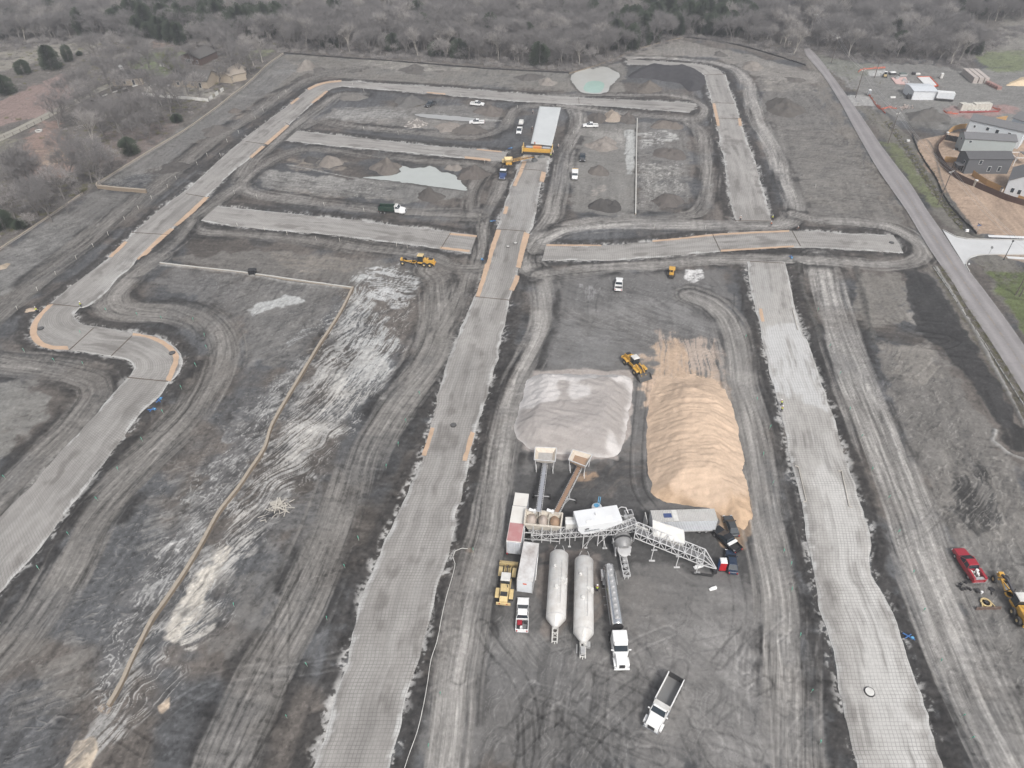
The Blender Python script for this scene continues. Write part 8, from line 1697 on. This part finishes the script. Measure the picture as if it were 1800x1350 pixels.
# houses at the right edge
bld('house', (1768,236), (1830,258), 7, 6.2, 'pale blue two-storey house at the right edge, farthest of the row', 'house', SBLUE, SHING, 1.7, 0, ((.1, 3.9, .7, .7, 's'), (.14, 3.2, .7, .5, 's'), (.55, 3.6, .8, .8, 's')))
bld('house', (1694,240), (1788,262), 6.5, 6.2, 'white-blue two-storey house with a long grey roof, second from the top', 'house', SWHT, SHING, 1.3, 0, ((.36, 3.9, .9, 1.1, 's'), (.54, 3.5, 1.0, 1.4, 's'), (.76, 3.7, .9, 1.1, 's'), (.12, 3.9, .6, .8, 's')))
bld('house', (1687,268.5), (1776,274), 6.0, 5.2, 'grey-green two-storey house between the white and the charcoal ones', 'house', SGRN, SHING, 1.2, 0, ((.12, 3.8, .9, .7, 's'), (.5, 3.6, .8, .8, 'w')))
t, L = bld('house', (1693,305.5), (1770,305.5), 6.5, 5.2, 'charcoal two-storey house in front with a dark roof', 'house', SDRK, SHINGD, 1.2, 0, ((.29, 3.4, .9, 1.3, 's'), (.54, .9, .9, 1.6, 's'), (.77, .9, .9, 1.6, 's'), (.3, 2.9, .8, .9, 'w'), (.25, .3, 1.0, 2.0, 'w')))
MB().box(-2.6, -.2, .5, 3.5, 2.6, 2.8).beam((-2.4, .7, 0), (-2.4, .7, 2.6), .15).beam((-2.4, 3.3, 0), (-2.4, 3.3, 2.6), .15).build('porch', SHINGD, t)
bld('house', (1763,341), (1812,352), 12.0, 4.6, 'white gabled house cut by the right edge, nearest of the row', 'house', SWH2, SHING, 2.6, 0, ((.25, 1.1, .9, 1.4, 's'), (.5, 1.0, .9, 1.4, 's'), (.8, 3.6, .7, .8, 's')), front_ridge=True)
t = empty('porch_frame', label='white open porch roof frame at the right end of the charcoal house', cat='porch'); A = Vector(U(1780,292)); t.location = (A.x, A.y, 0)
b = MB(); [b.beam((x, y, 0), (x, y, 3), .16) for x in (0, 3.6) for y in (0, 4.5)]; [b.beam((0, y, 3), (4.4, y, 3), .16) for y in (-.2, 4.7)]; b.beam((0, 0, 3), (0, 4.5, 3), .14); b.build('post_frame', WHITE, t); MB().box(3.7, 5.6, -.4, 4.9, 3.05, 3.25).build('roof', SHING, t)
put(sedan('white car half hidden beside the white porch frame at the right edge', WHITE, 4.5), (1788,303), (1804,300), .7)
t = empty('air_conditioner', (*U(1680,264), 0), 0, 'dark air conditioner with a white cover behind the grey-green house', 'air conditioner'); MB().box(-.4, .4, -.4, .4, 0, .8).build('casing', DARK, t, bevel=.04); MB().box(-.9, -.4, -.2, .3, 0, .3).build('pad', DWHITE, t)
def fence(pts, hh, m, lab, post=None, cat='fence'):
    W = catmull(UL(pts), 2.0); O = W[0]; t = empty('board_fence', (O[0], O[1], 0), 0, lab, cat); b = MB(); s = MB()
    for p_, q_ in zip(W[:-1], W[1:]): b.beam((p_[0] - O[0], p_[1] - O[1], hh / 2), (q_[0] - O[0], q_[1] - O[1], hh / 2), .06, hh); MB().beam((p_[0] - O[0], p_[1] - O[1], 0), (p_[0] - O[0], p_[1] - O[1], hh + .08), .12).build('post', post or m, t)
    b.build('boards', m, t)
CEDF = mat('stained fence boards', (.075, .04, .03), .8, dirt=.5, dscale=2, dcol=(.13, .08, .06)); PINF = mat('pine fence panels', (.48, .29, .12), .8, dirt=.5, dscale=2, dcol=(.32, .18, .08))
fence([(1661,243),(1650,255),(1646,268),(1650,280),(1660,296),(1672,308),(1690,319),(1713,329),(1740,341),(1770,353),(1800,362),(1840,372)], 1.9, CEDF, 'long dark brown stained fence curving round the house yards')
fence([(1663,240),(1671,232),(1684,227),(1697,226)], 1.9, PINF, 'pine fence curving from the stone post to the white-blue house'); fence([(1659,284),(1675,286),(1690,287)], 1.9, PINF, 'short straight pine fence below the grey-green house yard'); fence([(1708,309),(1720,318),(1733,326),(1748,333),(1763,340)], 1.9, PINF, 'long pine fence in front of the charcoal house'); fence([(1742,217),(1755,214),(1768,212)], 1.9, PINF, 'short pine fence above the white-blue house'); fence([(1787,352),(1800,356),(1820,362)], 1.7, PINF, 'pine fence piece in front of the nearest white house')
fence([(1661,246),(1676,249),(1691,252)], 2.0, BLACK, 'black fence panel between the stone post and the houses')
for px_, py_, lab in ((1662,243,'stone fence post with a white cap at the upper bend of the brown fence'), (1712,328,'stone fence post with a white cap in the middle of the brown fence'), (1757,342,'dark capped fence post near the nearest white house')):
    t = empty('fence_post', (*U(px_, py_), 0), .3, lab, 'fence post'); MB().box(-.35, .35, -.35, .35, 0, 2.2).build('shaft', STONE, t, bevel=.03); MB().box(-.45, .45, -.45, .45, 2.2, 2.35, .1, .1).build('cap', WHITE if 'white' in lab[:35] else DARK, t, bevel=.03)

# utility poles and wires
POLE = mat('weathered pole wood', (.12, .1, .09), .9, dirt=.5)
tops = []
def upole(px_, py_, h, lab, arm=True, lean=0.0):
    x, y = U(px_, py_); t = empty('utility_pole', (x, y, 0), .5, lab, 'utility pole', 'utility poles along the county road'); MB().tube((0, 0, -.2), (0, 0, h), .17, .11, 10).build('post', POLE, t)
    if arm: MB().beam((-1.25, 0, h - .5), (1.25, 0, h - .5), .12).beam((-.7, 0, h - .52), (0, 0, h - 1.2), .05).beam((.7, 0, h - .52), (0, 0, h - 1.2), .05).build('crossarm', DWHITE, t); MB().tube((-1.1, 0, h - .45), (-1.1, 0, h - .2), .06).tube((1.1, 0, h - .45), (1.1, 0, h - .2), .06).tube((.4, 0, h - .45), (.4, 0, h - .2), .06).build('insulator', GALV, t)
    if arm: tops.append([Vector((x + k * math.cos(.5), y + k * math.sin(.5), h - .25)) for k in (-1.1, .4, 1.1)])
# base of each pole found from its top seen against the ground
def base_of(tx, ty, h): x, y = U(tx, ty, h); return x, y
def upole_top(tx, ty, h, lab, arm=True):
    x, y = base_of(tx, ty, h); d = cP * y + sP * H; px_ = 900 + F * x / d; py_ = 675 - F * (y * sP - H * cP) / d; upole(px_, py_, h, lab, arm)
upole_top(1435,24,11.5,'farthest utility pole rising out of the woods'); upole_top(1474,64,11.5,'utility pole in the trees beside the bend of the county road'); upole_top(1519,121,11.5,'utility pole at the left corner of the sheds yard')
upole_top(1580,197,11.5,'utility pole at the ditch beside the orange mesh and rubble'); upole_top(1674,299,11.5,'utility pole in the bare lot in front of the brown fence'); upole_top(1830,452,11.5,'utility pole outside the right edge by the side street')
upole(1537,137,8.5,'shorter pole without crossarm in the yard',False); upole(1785,519,8.0,'pale utility pole at the lower right on the roadside grass',False)
wa = []
for i in range(len(tops) - 1):
    for k in range(3):
        A, B = tops[i][k], tops[i + 1][k]; P_q = [A.lerp(B, u) - Vector((0, 0, 4 * 1.4 * u * (1 - u))) for u in np.linspace(0, 1, 9)]; wa.append(P_q)
t = empty('power_line', label='power wires strung along the poles beside the county road', cat='wires')
for w_ in wa: MB().path(w_, .03, 4).build('wire', GALV, t)
# street lamp, signs
t = empty('street_lamp', (*U(1764,457), 0), 0, 'black street lamp on the lower corner of the side street', 'street lamp'); MB().tube((0, 0, 0), (0, 0, 5.6), .12, .07, 10).build('post', BLACK, t); MB().lathe([(5.6, .1), (5.7, .28), (6.0, .24), (6.15, .05)], 'z', 14).build('lantern', BLACK, t); MB().lathe([(0, .25), (.4, .14)], 'z', 12).build('base', BLACK, t)
t = empty('street_sign', (*U(1715,410), 0), .2, 'blue street name sign on a thin post at the corner of the bare lot', 'sign'); MB().tube((0, 0, 0), (0, 0, 2.6), .05).build('post', GALV, t); MB().box(-.7, .7, -.02, .02, 2.4, 2.65).box(-.02, .02, -.6, .6, 2.65, 2.9).build('blade', BLUE, t)
t = empty('stop_sign', (*U(1737,449), 0), .0, 'stop sign seen from behind on the lower side of the side street', 'sign'); MB().tube((0, 0, 0), (0, 0, 2.6), .05).build('post', GALV, t); b = MB(); b.push((0, 0, 2.5), (0, 0, .4)).lathe([(-.02, .4), (.02, .4)], 'x', 8).pop().build('panel', GALV, t)
t = empty('junction_box', (*U(1699,407), 0), 0, 'white utility box in the ditch corner of the side street', 'utility box'); MB().box(-.45, .45, -.3, .3, 0, .7).build('casing', WHITE, t, bevel=.05); MB().box(-.55, .55, -.4, .4, 0, .1).build('pad', CONC, t)
t = empty('marker_post', (*U(1703,465), 0), 0, 'white marker on the grass by the side street corner', 'marker'); MB().lathe([(0, .25), (.3, .22), (.35, .05)], 'z', 10).build('cap', WHITE, t); MB().tube((0, 0, .3), (0, 0, .6), .04).build('pin', WHITE, t)
t = empty('mailbox', (*U(1596,249), 0), 0, 'white box on the ditch bank beside the roadside grass', 'utility box'); MB().box(-.5, .5, -.3, .3, 0, .6).build('casing', DWHITE, t, bevel=.04); MB().box(-.55, .55, -.35, .35, .6, .66).build('lid', WHITE, t)

# ---------------------------------------------------------------- farm houses on the left
BRICKD = mat('dark brown brick', (.1, .065, .055), .9, dirt=.4); ROOFD = mat('dark brown shingles', (.1, .095, .09), .95, dirt=.4, dscale=1.0, dcol=(.15, .14, .14)); TANW = mat('tan wall', (.4, .34, .27), .8, dirt=.3)
bld('farmhouse', (317,112), (354,116), 13, 3.2, 'dark brick farmhouse with white trim beside the yellow-green tree', 'house', BRICKD, ROOFD, 2.0, 0, ((.35, .8, 1.4, 1.6, 's'), (.48, .8, 1.4, 1.6, 's'), (.85, .9, .8, 1.4, 's')), front_ridge=True)
bld('farmhouse', (302,152), (366,156), 11, 3.0, 'farmhouse with a wide dark hipped roof behind the white fence', 'house', TANW, ROOFD, 2.8, 0, ((.2, .9, 1.2, 1.2, 's'), (.6, .9, 1.2, 1.2, 's'), (.8, .2, 1.0, 2.1, 's')))
bld('farmhouse', (200,152), (252,149), 10, 3.0, 'low dark-roofed farmhouse at the end of the dirt drive', 'house', TANW, ROOFD, 2.2, 0, ((.15, .9, 1.0, 1.2, 's'), (.4, .9, 1.0, 1.2, 's'), (.7, .2, 1.0, 2.0, 's')))
bld('garage', (408,147), (434,131), 7, 3.0, 'long tan garage with a row of small windows beside the long wall', 'garage', TANW, mat('tan roof', (.3, .26, .22), .9, dirt=.3), 1.5, 0, tuple((u, 1.6, .9, .9, 's') for u in (.12, .28, .44, .6, .76, .9)))
bld('garden_shed', (394,139), (408,146), 7, 3.2, 'tan gable end building joined to the left of the garage', 'shed', TANW, mat('tan roof', (.3, .26, .22)), 1.5, 0, ((.5, .2, 1.0, 2.0, 's'),), front_ridge=True)
bld('garden_shed', (281,117), (291,118), 2.2, 1.8, 'tiny white shed on the green lawn left of the yellow-green tree', 'shed', DWHITE, ROOFD, .5, 0, ((.5, .2, .7, 1.4, 's'),))
t = empty('white_tank', (*U(216,129), 0), 0, 'white upright tank standing beside the low dark-roofed farmhouse', 'tank'); MB().lathe([(0, .9), (3.2, .9), (3.5, .5)], 'z', 18).build('vessel', WHITE, t, smooth=True); MB().lathe([(3.5, .3), (3.6, .3)], 'z', 12).build('cap', DWHITE, t)
def white_fence(pts, lab, hh=1.3, gap=False):
    W = catmull(UL(pts), 2.2); O = W[0]; t = empty('white_fence', (O[0], O[1], 0), 0, lab, 'fence'); b = MB(); s = MB()
    for i, (p_, q_) in enumerate(zip(W[:-1], W[1:])):
        if not (gap and i % 2): b.beam((p_[0] - O[0], p_[1] - O[1], hh / 2), (q_[0] - O[0], q_[1] - O[1], hh / 2), .06, hh)
        MB().beam((p_[0] - O[0], p_[1] - O[1], 0), (p_[0] - O[0], p_[1] - O[1], hh + .1), .14).build('post', DWHITE, t)
    b.build('panels', DWHITE, t)
white_fence([(252,168),(290,172),(330,175),(367,179)], 'white panel fence below the wide-roofed farmhouse'); white_fence([(369,177),(384,166),(398,157)], 'white fence of separate panels climbing beside the long wall', 1.5, True)
white_fence([(180,170),(215,158),(250,148),(270,138)], 'thin white rail fence along the farm drive', .5, True); white_fence([(300,152),(275,150),(262,156),(258,166)], 'low white garden fence left of the wide-roofed farmhouse', .8)
t = empty('farm_ring', (*U(69,232), .2), 0, 'small pale ring feeder on the red-brown field', 'feeder'); MB().lathe([(0, 1.2), (.5, 1.25), (.5, 1.0), (0, 1.0)], 'z', 20).build('ring', DWHITE, t); MB().box(-.5, .5, -.4, .4, 0, .3).build('feed', DARK, t)
b = MB(); wf = catmull(UL([(0,243),(30,234),(55,222),(80,209),(110,196),(150,178)]), 3.0); t = empty('post_fence', (wf[0][0], wf[0][1], 0), 0, 'thin dark post fence along the dirt drive', 'fence')
[MB().tube((p_[0] - wf[0][0], p_[1] - wf[0][1] - 2.5, 0), (p_[0] - wf[0][0], p_[1] - wf[0][1] - 2.5, 1.3), .09, .09, 6).build('post', POLE, t) for p_ in wf]; b = MB(); [b.beam((p_[0] - wf[0][0], p_[1] - wf[0][1] - 2.5, z), (q_[0] - wf[0][0], q_[1] - wf[0][1] - 2.5, z), .03) for p_, q_ in zip(wf[:-1], wf[1:]) for z in (.6, 1.1)]; b.build('rails', POLE, t)
white_fence([(140,388-0),(141,388)], 'x') if False else None

# lumps of spoil and white litter
LUMPM = mat('crumbled lime', (.5, .49, .47), .9, dirt=.5, dcol=(.2, .19, .18)); CLODM = mat('dark clods', (.1, .092, .085), .95, dirt=.4, dcol=(.06, .055, .05))
def lumps(name, m, items, lab):
    rnd = random.Random(1); b = MB(); V = [Vector((rnd.gauss(0, 1), rnd.gauss(0, 1), rnd.gauss(0, 1))).normalized() * rnd.uniform(.8, 1.1) for _ in range(14)]
    bm = bmesh.new(); [bm.verts.new(v) for v in V]; bmesh.ops.convex_hull(bm, input=bm.verts); me = bpy.data.meshes.new('lump'); bm.to_mesh(me); bm.free(); me.materials.append(m)
    e = bpy.data.meshes.new('l0'); e.from_pydata([(0, 0, 0), (.1, 0, 0), (0, .1, 0)], [], [(0, 1, 2)]); e.materials.append(m)
    scatter(name, [(x, y, s, rnd.uniform(0, 6), 0) for x, y, s in items], [(e, me)], lab, name.replace('_', ' '))
it = []; rl = random.Random(6)
for nm, (A, B) in SE.items():
    for E_, sgn in ((A, -1), (B, 1)):
        dr = (B - A) / (np.hypot(*(B - A).T)[:, None] + 1e-9)
        for i in range(0, len(E_)):
            if U(0, 0)[1] < E_[i][1]: continue
            for _ in range(2 if vn(E_[i][0] / 9, E_[i][1] / 9, 3) > .5 else 1):
                if rl.random() < .55: o_ = abs(rl.gauss(.3, .45)); p_ = E_[i] + dr[i] * sgn * o_; it.append((p_[0], p_[1] + rl.uniform(-.3, .3), rl.uniform(.05, .17)))
lumps('lime_crumbs', LUMPM, it, 'white lime crumbs strewn along the edges of the unpaved streets')
it = []
for nm, (A, B) in SE.items():
    dr = (B - A) / (np.hypot(*(B - A).T)[:, None] + 1e-9)
    for E_, sgn in ((A, -1), (B, 1)):
        for i in range(len(E_)):
            for _ in range(5): o_ = rl.uniform(.6, 4.2); p_ = E_[i] + dr[i] * sgn * o_; it.append((p_[0], p_[1] + rl.uniform(-.4, .4), rl.uniform(.05, .22)))
lumps('soil_clods', CLODM, it, 'dark soil clods strewn over the verges beside the unpaved streets')
build_haze()
